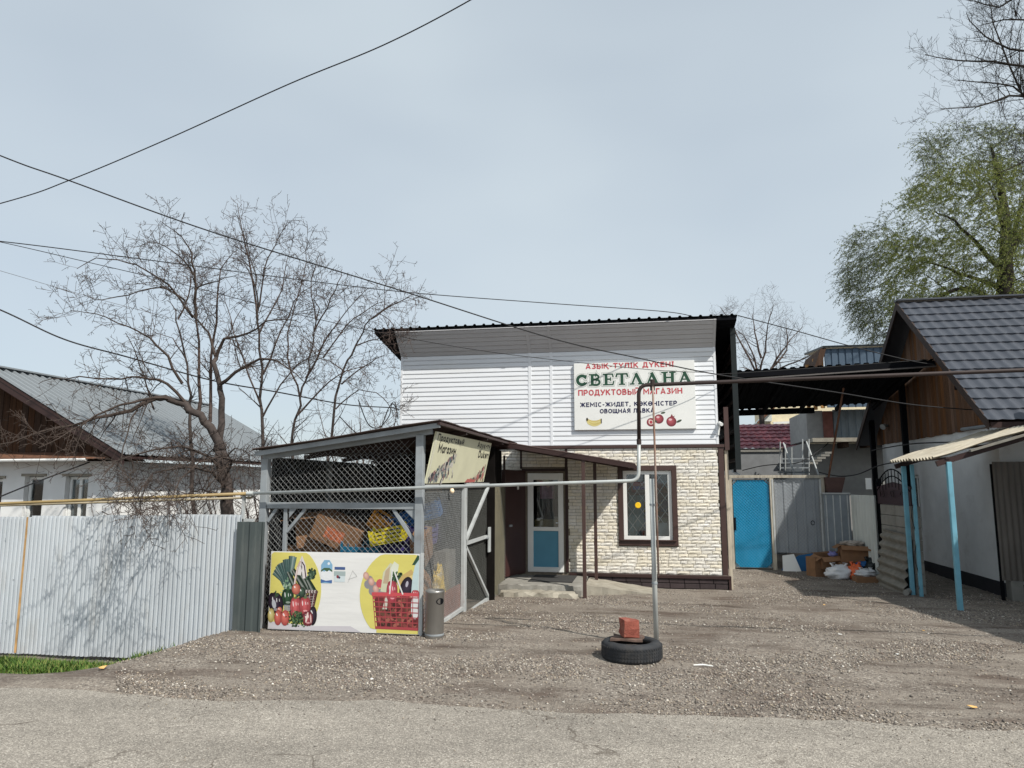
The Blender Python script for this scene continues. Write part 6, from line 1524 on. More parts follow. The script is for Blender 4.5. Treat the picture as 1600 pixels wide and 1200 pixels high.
MB().prism([(VX, 2 * RYm - evy, evz), (VX + 7.2, 2 * RYm - evy, evz), (VX + 7.2, RYm, AZ), (VX, RYm, AZ)], (0, 0, .03)).build('rear_roof_slope', m_tile, rh)
MB().bar((VX - .01, RYm, AZ + .07), (VX + 7.2, RYm, AZ + .07), .26, .035).build('ridge_cap', m_tile, rh)
MB().prism([(VX + .01, evy + .02, evz - .02), (VX + 7.2, evy + .02, evz - .02), (VX + 7.2, RYm, AZ - .02), (VX + .01, RYm, AZ - .02)], (0, 0, -.03)).build('roof_lining', m_dkbrown, rh)
for sgn in (-1, 1):
    a = (VX - .005, RYm + sgn * (RYm - evy), evz); mb = MB(); mb.prism([(a[0], a[1], evz - .13), (a[0], a[1], evz + .05), (a[0], RYm, AZ + .05), (a[0], RYm, AZ - .15)], (.03, 0, 0)); mb.build('bargeboard', M('verge timber', lin(58, 48, 44), rough=.8, var=.2), rh)
MB().box((VX + .05, evy + .0, evz - .10), (13, evy + .03, evz - .0)).build('fascia', m_dkbrown, rh)
# corrugated wall panel at the front corner
pw = thing('brown_corrugated_panel', 'dark grey-brown corrugated sheet panel at the far right', 'panel', (7.2, 14.75, -.35))
mb = MB(); xl = at(1556, 800, Y=14.72).x; mb.sheet((xl, 14.72, .02), (1, 0, 0), (0, 0, 2.12), sine(1.4, .10, .022, 8)); mb.build('sheet', M('brown grey tin', lin(112, 106, 100), rough=.6, metal=.1, var=.2, scale=3, stretch=(2, 2, .4)), pw, solid=.004)
MB().bar((xl + .02, 14.77, -.4), (xl + .02, 14.77, 2.1), .05).build('post', m_black, pw)
for k in range(3): MB().box((xl + .14 + k * .3, 14.70, -.42), (xl + .34 + k * .3, 14.92, .015)).build('footing', m_conc_d, pw, bevel=.01)
# lamps on the wall
t = thing('tube_lamp', 'grey tube lamp housing fixed high on the white wall', 'lamp', (GXr, 14.9, 2.6))
a = at(1503, 669, X=GXr - .1); b = at(1572, 669, X=GXr - .02 + .25)
p = at(1503, 671, Y=15.35); q = at(1574, 667, Y=14.85)
p = at(1503, 671, X=GXr - .10); q = Vector((GXr + .06, 14.78, p.z))
MB().tube([p, q], .035, 8).build('housing', m_steel, t); MB().tube([q, q + (q - p).normalized() * .06], .05, 8).build('end_cap', m_black, t)
MB().bar(p.lerp(q, .3), p.lerp(q, .3) + Vector((.10, 0, 0)), .03).build('bracket', m_steel, t)
fl = at(1549, 657, Y=14.45); t = thing('floodlight', 'small dark floodlight under the tiled eave', 'lamp', fl)
MB().box((fl.x - .09, fl.y - .05, fl.z - .10), (fl.x + .09, fl.y + .05, fl.z + .08), rot=Matrix.Rotation(.35, 3, 'X')).build('housing', m_dkbrown, t, bevel=.01); MB().bar((fl.x, fl.y + .03, fl.z + .05), (fl.x, fl.y + .1, fl.z + .22), .03).build('bracket', m_black, t)
c = at(1384, 665, X=GXr - .08); t = thing('wall_spotlight', 'small round spotlight on the shaded gable planks', 'lamp', c)
MB().tube([c + Vector((.08, 0, 0)), c], .03, 8).build('arm', m_steel, t); MB().tube([c + Vector((-.02, -.0, 0)), c + Vector((-.10, -.06, -.04))], [.06, .08], 12).build('head', m_steel_l, t)
# two dark props and wires on the wall
for px, lb in ((1371, 'left dark steel prop standing before the shaded gable'), (1423, 'right dark steel prop standing before the shaded gable')):
    q = at(px, 800, X=GXr - .25); o = MB().box((q.x - .06, q.y - .06, gz0(q.x, q.y)), (q.x + .06, q.y + .06, 4.28)).build('canopy_post', m_black); tag(o, lb, 'post')

# neighbour's shed outside the frame to the right; it shades the yard
sh = thing('neighbour_shed', 'plank shed on the right beyond the picture edge', 'shed', (8, 10.5, -.2))
mb = MB(); mb.prism([(6.95, 6.6, -.5), (6.95, 13.9, -.5), (6.95, 13.9, 3.35), (6.95, 6.6, 2.95)], (3.5, 0, 0)); mb.build('wall', m_plaster, sh)
mb = MB(); mb.prism([(6.85, 6.4, 3.0), (10.6, 6.4, 3.2), (10.6, 14.1, 3.6), (6.85, 14.1, 3.41)], (0, 0, .05)); mb.build('roof', m_slate, sh)

# ------------------------------------------------------------------ dark canopy over the courtyard
ck = thing('courtyard_canopy', 'black sheet canopy roofing the courtyard between shop and house', 'canopy', (4.1, 19, gz0(4, 19)))
fy, by = 17.5, 21.2; za, zb_ = at(1153, 584, Y=fy).z, at(1452, 566, X=6.3).z
zl = lambda x: za + (zb_ - za) * (x - 2.1) / 4.3
bz_ = lambda x: 3.72 + .02 * (x - 2)
mb = MB(); mb.sheet((1.92, by, bz_(2.1) + .05), (4.5, 0, zl(6.4) - zl(2.1)), (0, fy - by, za - bz_(2.1)), [(u, -d) for u, d in trap(4.5, .2, .03)]); mb.build('canopy_sheet', m_black, ck, solid=.004)
MB().bar((1.95, fy + .03, zl(2.15) - .03), (6.42, fy + .03, zl(6.42) - .03), .06, .14).build('front_beam', m_black, ck)
MB().bar((1.95, fy - .05, zl(2.15) - .16), (6.42, fy - .05, zl(6.42) - .10), .05, .03).build('gutter', M('grey pipe', lin(96, 92, 90), rough=.5), ck)
MB().bar((1.95, by - .05, bz_(2.1) - .02), (4.6, by - .05, bz_(4.5) - .02), .08, .16).build('rear_beam', m_black, ck)
for k in range(5):
    x = 2.3 + k * .95; MB().bar((x, fy + .06, zl(x) - .06), (x, by - .1, bz_(x) - .03), .06, .10).build('rafter', m_black, ck)
MB().box((1.98, 17.56, 2.0), (2.04, 17.62, za - .1)).build('post', m_black, ck)
pA, pB = at(1318, 606, Y=18.2), at(1294, 750, Y=18.75)
MB().tube([pB, pA], .025, 8).build('slanting_prop', m_rust, ck)

# ------------------------------------------------------------------ buildings behind the courtyard
sw = thing('rear_white_building', 'shaded white rear building with outside steel stair platform', 'building', (6, 25, -.3))
BYr = 24.0
xA, xB = at(1255, 700, Y=BYr).x, at(1370, 700, Y=BYr).x
zP = at(1300, 690, Y=BYr - 1).z
m_rp = M('rear plaster with painted shade', lin(150, 150, 148), rough=.9, var=.1)  # white walls greyed in the base colour to stand in for courtyard shade
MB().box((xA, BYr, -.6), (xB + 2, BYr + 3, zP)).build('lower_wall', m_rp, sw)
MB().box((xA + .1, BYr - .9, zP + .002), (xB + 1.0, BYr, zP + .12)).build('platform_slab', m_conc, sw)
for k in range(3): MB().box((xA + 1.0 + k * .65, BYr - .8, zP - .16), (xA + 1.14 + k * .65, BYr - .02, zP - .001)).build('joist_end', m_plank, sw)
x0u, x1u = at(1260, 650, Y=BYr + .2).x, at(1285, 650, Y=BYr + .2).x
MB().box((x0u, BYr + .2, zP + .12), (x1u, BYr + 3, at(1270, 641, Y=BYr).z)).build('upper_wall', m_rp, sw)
MB().box((x1u + .002, BYr + .12, zP + .12), (x1u + .28, BYr + .4, at(1270, 642, Y=BYr).z)).build('brick_pier', M('dull red pier', lin(126, 84, 76), rough=.9, var=.2), sw)
mb = MB(); mb.sheet((x1u + .3, BYr + .2, zP + .12), (1, 0, 0), (0, 0, at(1270, 640, Y=BYr).z - zP - .12), trap(2.8, .22, .03)); mb.build('sheet_cladding', M('blue grey cladding', lin(120, 132, 140), rough=.5, metal=.1, var=.08), sw, solid=.004)
MB().box((x0u + .2, BYr - .6, at(1300, 634, Y=BYr).z), (x1u + 2.0, BYr + .1, at(1300, 634, Y=BYr).z + .1)).build('porch_roof', m_rust, sw)
# dormer-like upper storey above the canopy
dm = thing('sheet_clad_loft', 'dark blue sheet-clad loft with open timber gable above the canopy', 'loft', (6, 24, 6))
DY = 23.0; xl_, xr_ = at(1288, 560, Y=DY).x, at(1400, 560, Y=DY).x; zt_, zm_, zl_ = at(1300, 545, Y=DY).z, at(1300, 553, Y=DY).z, 4.0
mb = MB(); mb.sheet((xl_, DY, zl_), (1, 0, 0), (0, 0, zt_ - zl_), trap(xr_ - xl_, .20, .025, top=.7, slope=.08)); mb.build('cladding', M('loft cladding', lin(84, 100, 116), rough=.45, metal=.15, var=.08), dm, solid=.004)
mb = MB(); ap = at(1281, 545, Y=DY); lo = at(1262, 580, Y=DY + .3); mb.prism([(xl_ - .05, DY - .12, zt_ + .02), (xr_ + .2, DY - .12, zt_ + .02), (xr_ + .2, DY + 2.5, zt_ + .25), (xl_ - .05, DY + 2.5, zt_ + .25)], (0, 0, .06)); mb.build('roof', m_roofdark, dm)
mb = MB(); mb.prism([(ap.x, DY - .1, ap.z), (lo.x, DY - .1, lo.z - .3), (lo.x + .2, DY - .1, lo.z - .3), (ap.x + .16, DY - .1, ap.z)], (0, 2.2, 0)); mb.build('gable_slope', m_plank, dm)
for k in range(3): MB().bar((xl_ - .1 - .1 * k, DY + .1 + .5 * k, zl_), (xl_ - .06 - .1 * k, DY + .1 + .5 * k, zt_ - .1 - .1 * k), .10).build('stud', M('yellow timber', lin(176, 130, 80), rough=.9, var=.2), dm)
# steel stair with rails
sr = thing('steel_stair', 'pale steel stair with handrails behind the gate', 'stair', (4.6, 22.4, -.3))
def seg(n, pts, r=.022, mt=m_steel_l): MB().tube(pts, r, 8).build(n, mt, sr)
YS = 22.2
seg('handrail', [at(1224, 692, Y=YS), at(1243, 745, Y=YS - .8)]); seg('handrail', [at(1260, 690, Y=YS + .8), at(1279, 742, Y=YS)])
for px in (1219, 1227, 1237): seg('baluster', [at(px, 690 + (px - 1219) * .5, Y=YS), at(px, 746, Y=YS)], .018)
for px in (1254, 1264): seg('baluster', [at(px, 686, Y=YS + .8), at(px, 746, Y=YS + .8)], .018)
for k in range(4):
    c = at(1240, 738 - k * 7, Y=YS + .25 * k); MB().box((c.x - .42, c.y - .12, c.z - .02), (c.x + .42, c.y + .12, c.z + .02)).build('tread', m_steel, sr)
for k in range(5):
    c = at(1292 - k * 6, 700 + k * 4 + 8, Y=YS + 1.1); MB().box((c.x - .12, c.y - .3, c.z - .03), (c.x + .12, c.y + .3, c.z + .03)).build('step', m_conc_d, sr)
# red roofed outbuilding and cream house further back
ob_ = thing('red_roofed_outbuilding', 'low outbuilding with wavy dark red tile roof behind the gate', 'outbuilding', (4, 28, -.3))
OY = 27.0; xa_, xb__ = at(1120, 700, Y=OY).x, at(1262, 700, Y=OY).x; ze = at(1200, 702, Y=OY).z; zr = at(1200, 663, Y=OY + 2.2).z
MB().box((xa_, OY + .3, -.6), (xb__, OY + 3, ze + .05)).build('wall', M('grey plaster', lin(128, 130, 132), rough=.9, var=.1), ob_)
sdv = Vector((0, 2.2, zr - ze)); rsl = sdv.length; sdn = sdv.normalized(); nn_ = Vector((1, 0, 0)).cross(sdn)
tile_sheet(xa_, xb__, Vector((0, OY, ze)), sdn, nn_, 7, rsl / 7, .24, k=8, amp=.05, step=.04).build('roof', m_redtile, ob_)
chs = thing('cream_house', 'cream rendered house glimpsed beyond the red roof', 'house', (6, 36, 0))
HYc = 36; a = at(1188, 660, Y=HYc); b = at(1262, 640, Y=HYc)
MB().box((at(1204, 660, Y=HYc).x, HYc, -.5), (b.x + 4, HYc + 5, at(1200, 644, Y=HYc).z + .4)).build('wall', M('cream render', lin(226, 214, 184), rough=.9, var=.08), chs)
mb = MB(); p_ = at(1188, 658, Y=HYc - .4); q_ = at(1206, 640, Y=HYc - .4); mb.prism([p_, at(1206, 658, Y=HYc - .4), at(1206, 641, Y=HYc - .4)], (0, 3, 0)); mb.build('bay', M('pale render', lin(214, 220, 216), rough=.9, var=.05), chs)
MB().bar(at(1184, 661, Y=HYc - .6), at(1212, 634, Y=HYc - .6), .12, .1).build('verge_board', m_rust, chs)
MB().bar(at(1208, 661, Y=HYc - .15), at(1262, 659, Y=HYc - .15), .1, .1).build('string_course', m_white_pvc, chs)
# white shelter sheet behind the shop corner
o = MB().prism([at(1143, 738, Y=19.6), at(1160, 745, Y=19.6), at(1150, 737, Y=20.8), at(1143, 733, Y=20.8)], (0, 0, .02)).build('white_sheet_cover', m_vinyl); tag(o, 'white sheet cover peeping above the gate lintel', 'cover')
# far yard walls so that the courtyard does not open onto nothing
o = thing('rear_grey_wall', 'shaded grey yard wall behind the courtyard gate', 'wall', (3, 22.8, -.3)); 
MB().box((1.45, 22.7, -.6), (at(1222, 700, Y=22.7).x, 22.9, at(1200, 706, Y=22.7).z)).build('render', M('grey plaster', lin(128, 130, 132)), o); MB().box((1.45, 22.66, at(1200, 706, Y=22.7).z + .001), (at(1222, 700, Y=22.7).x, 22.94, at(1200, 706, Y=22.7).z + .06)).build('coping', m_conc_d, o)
# ------------------------------------------------------------------ trees
def sides(r): return 8 if r > .05 else 6 if r > .02 else 4 if r > .008 else 3
def twig_run(mb, p, d, L, r, rr, grav=0.0, wig=.25, n=None):
    n = n or max(2, int(L / .12)); pts = [p.copy()]; d = d.normalized()
    for i in range(n):
        d = (d + Vector((rr.gauss(0, wig), rr.gauss(0, wig), rr.gauss(0, wig) + grav)) * .35).normalized()
        pts.append(pts[-1] + d * (L / n))
    rad = [max(.0032, r * (1 - .8 * i / n)) for i in range(n + 1)]
    mb.tube(pts, rad, sides(r), cap=False); return pts, rad
def rand_dir(rr): 
    v = Vector((rr.gauss(0, 1), rr.gauss(0, 1), rr.gauss(0, 1))); return v.normalized()
def branch_out(mb, pts, rad, rr, lvl, spec, out=None):
    """spawn side branches along a run. spec[lvl] = (per metre, len min, len max, ratio, gravity, upward)"""
    if lvl >= len(spec): return
    per, l0, l1, ratio, grav, upw = spec[lvl]
    tot = sum((pts[i + 1] - pts[i]).length for i in range(len(pts) - 1)); n = int(tot * per + rr.random())
    for k in range(n):
        t = rr.uniform(.15, 1.0) * (len(pts) - 1); i = min(int(t), len(pts) - 2); f = t - i
        p = pts[i].lerp(pts[i + 1], f); r = rad[i] * (1 - f) + rad[i + 1] * f; d = (pts[i + 1] - pts[i]).normalized()
        q = rand_dir(rr); q = (q - d * q.dot(d)).normalized(); dd = (q * .9 + d * rr.uniform(.1, .9) + Vector((0, 0, upw))).normalized()
        L = rr.uniform(l0, l1) * (1 - .35 * t / (len(pts) - 1)); rb = max(.003, min(r * ratio, L * .022))
        P2, R2 = twig_run(mb, p, dd, L, rb, rr, grav)
        branch_out(mb, P2, R2, rr, lvl + 1, spec)
def limb_px(mb, pl, y0, y1, r0, r1, rr, spec, ybow=0.0, sub=True, smoothn=3):
    """main limb traced as (px,py) points whose distance goes from y0 to y1"""
    n = len(pl); ctrl = []
    for i, (px, py) in enumerate(pl):
        t = i / (n - 1); ctrl.append(at(px, py, Y=y0 + (y1 - y0) * t + ybow * math.sin(math.pi * t)))
    pts = []
    for i in range(n - 1):
        p0 = ctrl[max(0, i - 1)]; p1 = ctrl[i]; p2 = ctrl[i + 1]; p3 = ctrl[min(n - 1, i + 2)]
        for k in range(smoothn):
            t = k / smoothn; pts.append(0.5 * ((2 * p1) + (p2 - p0) * t + (2*p0 - 5*p1 + 4*p2 - p3) * t * t + (3*p1 - p0 - 3*p2 + p3) * t ** 3) + Vector((rr.gauss(0, 1), rr.gauss(0, 1), rr.gauss(0, 1))) * (.022 if .04 < r0 < .2 else .012))
    pts.append(ctrl[-1]); m = len(pts)
    rad = [r0 + (r1 - r0) * (i / (m - 1)) ** .8 for i in range(m)]
    mb.tube(pts, rad, sides(r0), cap=True); branch_out(mb, pts, rad, rr, 0, spec)
    return pts
def tree_thing(name, label, base): return thing(name, label, 'tree', base)
SP = [(9.5, .30, 1.0, .45, .05, .15), (9, .12, .42, .5, .05, .1), (10, .04, .12, .6, 0, .1)]
SPd = [(10.0, .30, .95, .45, -.15, .0), (9, .12, .42, .5, -.15, .0), (10, .04, .12, .6, 0, 0)]
# gnarled fruit tree behind the fence
rr = random.Random(21)
b0 = at(362, 860, Y=10.6); ft = tree_thing('fruit_tree', 'gnarled leafless fruit tree arching over the pale fence', (b0.x, 10.6, -.5))
tk = MB(); 
base = Vector((b0.x, 10.6, -.5))
trunk = limb_px(tk, [(366, 1000), (362, 860), (352, 760), (345, 705)], 10.6, 10.6, .115, .09, rr, [])
limb_px(tk, [(345, 706), (328, 668), (300, 640), (265, 622), (245, 622)], 10.6, 10.2, .078, .045, rr, [])
limb_px(tk, [(346, 706), (345, 640), (342, 600), (338, 560)], 10.6, 10.7, .062, .036, rr, [])
tk.build('trunk', m_bark, ft, smooth=True)
cr = MB()
L_ = [
 ([(245, 622), (205, 640), (150, 655), (90, 668), (20, 690), (-40, 700)], 10.2, 9.2, .055, .012, SPd),
 ([(262, 622), (220, 625), (170, 640), (110, 675), (60, 700)], 10.2, 8.9, .04, .010, SPd),
 ([(300, 640), (260, 600), (220, 590), (170, 592), (100, 590), (60, 600)], 10.4, 9.6, .04, .010, SP),
 ([(338, 560), (350, 530), (385, 520), (430, 500), (470, 505)], 10.7, 10.4, .045, .012, SP),
 ([(345, 600), (380, 575), (420, 560), (450, 575), (480, 600)], 10.6, 10.2, .045, .012, SP),
 ([(338, 560), (325, 520), (300, 490), (290, 470)], 10.7, 11.0, .04, .02, SP),
 ([(300, 495), (272, 455), (240, 430), (200, 410), (150, 405), (120, 420)], 10.9, 10.4, .03, .008, SP),
 ([(290, 470), (255, 450), (200, 460), (160, 470), (130, 460)], 10.9, 10.0, .022, .007, SP),
 ([(285, 600), (262, 560), (235, 530), (200, 510), (150, 490), (110, 485)], 10.5, 9.8, .035, .008, SP),
 ([(240, 640), (228, 600), (215, 560), (196, 520)], 10.3, 10.0, .022, .008, SP),
 ([(305, 500), (304, 450), (303, 410), (285, 370), (250, 345)], 10.9, 10.7, .04, .008, SP),
 ([(303, 430), (280, 400), (245, 380), (215, 385)], 10.9, 10.5, .02, .007, SP),
 ([(305, 450), (340, 440), (370, 430)], 10.9, 10.7, .022, .008, SP),
 ([(352, 760), (330, 740), (290, 730), (240, 740), (215, 775)], 10.5, 7.9, .035, .007, SPd),
 ([(348, 735), (310, 705), (260, 700), (200, 712), (160, 745)], 10.5, 7.7, .035, .007, SPd),
 ([(350, 750), (360, 720), (330, 715), (280, 755), (262, 800)], 10.5, 7.8, .028, .006, SPd),
 ([(350, 780), (320, 765), (300, 770), (270, 790)], 10.5, 8.3, .028, .006, SPd),
 ([(346, 720), (370, 700), (388, 712), (392, 740)], 10.5, 10.3, .022, .006, SPd),
 ([(215, 640), (190, 700), (200, 760)], 10.0, 8.2, .018, .005, SPd),
 ([(240, 740), (225, 770), (215, 806)], 8.9, 8.0, .016, .005, SPd),
]
for pl, y0, y1, r0, r1, spc in L_: limb_px(cr, pl, y0, y1, r0 * .72, .005, rr, spc)
cr.build('crown', m_twig, ft)
# slim pole trees behind it
def slim(name, label, trunk_px, y, r0, limbs, seed, mat=m_twig_r, sp=SP):
    rr = random.Random(seed); b = at(*trunk_px[0], Y=y); t = tree_thing(name, label, (b.x, y, -.5)); tk = MB(); 
    limb_px(tk, trunk_px, y, y, r0 * .58, .006, rr, [(5, .3, .8, .4, .05, .2), (7, .1, .35, .5, 0, .1)], smoothn=4); tk.build('trunk', m_bark, t, smooth=True)
    c = MB()
    for pl, y0, y1, ra, rb in limbs: limb_px(c, pl, y0, y1, ra * .8, .005, rr, sp)
    c.build('crown', mat, t)
slim('slim_tree', 'tall slim leafless tree with the topmost tip at left', [(418, 960), (412, 800), (410, 690), (408, 600), (404, 500), (398, 430), (372, 340)], 12.2, .085,
     [([(402, 500), (392, 420), (380, 370), (371, 318)], 12.2, 12.2, .03, .006), ([(404, 480), (415, 420), (430, 380), (447, 350)], 12.2, 12.0, .022, .006), ([(405, 520), (440, 450), (450, 400)], 12.2, 12.4, .022, .006), ([(400, 450), (380, 410), (350, 400)], 12.2, 12.0, .018, .006), ([(408, 590), (430, 540), (460, 470), (495, 440)], 12.2, 12.0, .028, .007), ([(409, 640), (380, 560), (360, 500), (350, 460)], 12.2, 12.4, .025, .007), ([(410, 650), (440, 600), (480, 560), (520, 550)], 12.2, 12.0, .025, .007)], 31)
slim('slim_tree', 'slim leafless tree with many upright shoots behind the cage', [(470, 960), (462, 760), (455, 690), (470, 620), (485, 560), (495, 480), (493, 450)], 12.6, .07,
     [([(490, 520), (510, 480), (530, 440), (535, 420)], 12.6, 12.6, .022, .006), ([(478, 590), (505, 540), (530, 500), (575, 450)], 12.6, 12.4, .028, .006), ([(470, 620), (450, 560), (455, 500), (475, 430), (480, 380)], 12.6, 12.8, .026, .006), ([(465, 650), (500, 610), (540, 580), (580, 570)], 12.6, 12.6, .026, .006), ([(495, 500), (485, 440), (500, 395)], 12.6, 12.6, .018, .005), ([(505, 560), (540, 510), (580, 480), (605, 470)], 12.6, 12.4, .02, .005)], 32)
slim('slim_tree', 'leaning leafless tree reaching towards the shop roof corner', [(508, 960), (512, 760), (516, 690), (530, 600), (555, 540), (580, 500), (620, 470)], 12.8, .075,
     [([(580, 500), (610, 478), (638, 466), (650, 470)], 12.8, 12.6, .022, .006), ([(590, 490), (608, 500), (622, 520), (630, 535)], 12.8, 12.5, .014, .005), ([(555, 540), (590, 530), (620, 520)], 12.8, 12.6, .02, .006), ([(600, 482), (603, 450), (604, 430)], 12.8, 12.8, .012, .005), ([(533, 600), (560, 580), (590, 560), (605, 555)], 12.8, 12.6, .022, .006), ([(540, 580), (500, 560), (470, 590)], 12.8, 12.6, .018, .005), ([(525, 640), (560, 610), (600, 620), (615, 650)], 12.8, 12.6, .02, .006)], 33)
slim('slim_tree', 'twin-stemmed leafless tree behind the arching fruit tree', [(300, 960), (302, 800), (298, 660), (296, 600), (278, 500), (262, 470)], 12.9, .095,
     [([(312, 650), (312, 560), (305, 480), (303, 420)], 12.9, 12.9, .05, .012), ([(328, 660), (330, 560), (340, 480), (345, 420), (372, 390)], 12.9, 12.9, .045, .008), ([(278, 500), (300, 440), (285, 400)], 12.9, 12.9, .025, .007), ([(290, 560), (270, 530), (240, 520)], 12.9, 12.7, .02, .006)], 34)
# thicket of shrubs behind the cage
for k, (px, y, lb) in enumerate(((430, 13.6, 'leafless shrub behind the left end of the cage roof'), (490, 14.2, 'leafless shrub behind the middle of the cage roof'), (560, 14.6, 'leafless shrub next to the left shop wall'), (590, 24, 'distant leafless shrub left of the shop wall'), (385, 13.4, 'leafless shrub between house and cage'), (335, 9.7, 'low leafless shrub just behind the right half of the pale fence'), (245, 9.9, 'low leafless shrub behind the middle of the pale fence'))):
    rr = random.Random(50 + k); b = at(px, 760, Y=y); t = thing('bare_shrub', lb, 'shrub', (b.x, y, -.5)); mb = MB()
    for j in range(11 if y > 11 else 16):
        p = Vector((b.x + rr.gauss(0, .15), y + rr.gauss(0, .15), -.5)); d = Vector((rr.gauss(0, .3), rr.gauss(0, .3), 1)); sc_ = y / 13.5
        low = y < 11; d = Vector((d.x * 2.2, abs(d.y) * .6, d.z)) if low else d
        P2, R2 = twig_run(mb, p, d, rr.uniform(2.2, 3.5) * sc_ if not low else rr.uniform(1.8, 3.0), .02 * sc_, rr, .05 if not low else -.12, .2, n=12); branch_out(mb, P2, R2, rr, 0, [(4, .3 * sc_, .9 * sc_, .5, .05, .3), (5, .1, .35, .5, 0, .2)])
    mb.build('branches', m_twig_r, t)
# bare tree behind the canopy
rr = random.Random(61); yb_ = 33; b = at(1190, 700, Y=yb_); t = tree_thing('bare_tree', 'round-crowned leafless tree behind the courtyard canopy', (b.x, yb_, -.4))
tk = MB(); limb_px(tk, [(1190, 760), (1190, 680), (1188, 620), (1186, 590)], yb_, yb_, .14, .09, rr, []); tk.build('trunk', m_bark, t, smooth=True); cr = MB()
SPf = [(4.0, .7, 1.8, .5, .02, .2), (5, .35, .9, .5, 0, .15), (5, .15, .45, .6, 0, .1)]
for pl in ([(1186, 600), (1178, 560), (1165, 530), (1150, 515)], [(1186, 590), (1195, 550), (1200, 510), (1208, 475)], [(1188, 600), (1215, 560), (1235, 530), (1255, 510)], [(1188, 605), (1220, 575), (1255, 560), (1285, 545)], [(1186, 600), (1175, 580), (1155, 575)], [(1190, 560), (1180, 520), (1175, 490)], [(1205, 575), (1230, 545), (1228, 500)], [(1186, 590), (1160, 540), (1140, 500), (1125, 480)]):
    limb_px(cr, pl, yb_, yb_ + rr.uniform(-1.5, 1.5), .055, .010, rr, SPf)
cr.build('crown', m_twig_r, t)
# big bare poplar on the right, reaching in from beyond the frame
rr = random.Random(71); yb_ = 21; b = at(1760, 700, Y=yb_); t = tree_thing('tall_bare_tree', 'tall dark leafless tree reaching in at the upper right', (b.x, yb_, -.4))
tk = MB(); limb_px(tk, [(1790, 800), (1775, 500), (1765, 300), (1745, 100), (1720, -120), (1700, -300)], yb_, yb_, .30, .10, rr, []); tk.build('trunk', m_bark_d, t, smooth=True); cr = MB()
SPp = [(4.2, .6, 1.8, .45, .08, .35), (5.5, .25, .75, .5, .12, .4), (6, .10, .28, .6, .1, .5)]
for pl in ([(1770, 380), (1690, 290), (1640, 200), (1600, 145), (1540, 130), (1490, 125)], [(1772, 420), (1680, 200), (1600, 150), (1530, 165), (1470, 170)], [(1760, 300), (1650, 130), (1580, 100), (1500, 95), (1445, 85)], [(1755, 200), (1660, 60), (1590, 30), (1530, 40)], [(1750, 150), (1650, 60), (1600, 80), (1540, 60), (1510, 20)], [(1745, 80), (1640, -20), (1560, 10), (1510, 0)], [(1765, 330), (1700, 230), (1630, 230), (1590, 260)], [(1765, 320), (1690, 200), (1620, 180), (1560, 60), (1545, 0)], [(1768, 360), (1700, 270), (1620, 250), (1560, 270)]):
    limb_px(cr, pl, yb_, yb_ + rr.uniform(-1.8, 1.2), .06, .008, rr, SPp)
cr.build('crown', m_bark_d, t)
# willow coming into leaf behind the tiled house
rr = random.Random(81); yw = 27; b = at(1572, 700, Y=yw); t = tree_thing('willow_tree', 'wide willow in fresh green leaf behind the tiled roof', (b.x, yw, -.4))
tk = MB(); limb_px(tk, [(1568, 900), (1570, 700), (1572, 500), (1570, 430), (1572, 380), (1568, 320), (1556, 260), (1548, 225)], yw, yw, .50, .03, rr, [(1.2, .6, 1.8, .3, 0, .2)])
limbs = [([(1560, 480), (1510, 450), (1450, 470), (1420, 485)], .13), ([(1572, 430), (1530, 385), (1490, 345), (1460, 330)], .11), ([(1574, 400), (1560, 330), (1545, 285)], .10), ([(1575, 400), (1620, 330), (1680, 280)], .13), ([(1565, 450), (1500, 425), (1440, 410)], .10), ([(1572, 470), (1640, 440), (1700, 420)], .12), ([(1574, 400), (1600, 310), (1608, 260)], .10), ([(1560, 480), (1490, 500), (1440, 530)], .09)]
for pl, r0 in limbs: limb_px(tk, pl, yw, yw + rr.uniform(-1.2, 1.8), r0, .02, rr, [(2.2, .6, 1.8, .4, -.02, .1), (2.5, .3, .9, .5, -.05, .1)])
tk.build('trunk', m_bark_d, t, smooth=True)
cr = MB(); lf = MB(); greens = [lin(134, 144, 70), lin(116, 130, 60), lin(152, 156, 86), lin(98, 114, 54), lin(138, 142, 92)]
greyg = [lin(118, 128, 98), lin(104, 116, 86), lin(134, 140, 112), lin(92, 106, 76)]
def crown_pt():
    while True:
        px = rr.uniform(1305, 1700); py = rr.uniform(190, 600)
        e = ((px - 1535) / 212) ** 2 + ((py - 410) / 212) ** 2
        if e > 1: continue
        if px < 1440 and py < 290 - (px - 1440) * .8: continue
        dz = math.sqrt(max(0, 1 - e)); y = yw + rr.uniform(-1, 1) * dz * 4.2
        dn = mnoise.noise(Vector((px * .016, py * .016, y * .35))) + .6 * mnoise.noise(Vector((px * .045, py * .045, y * .8)))
        if rr.random() > .45 + 1.1 * dn: continue
        return px, py, y, e
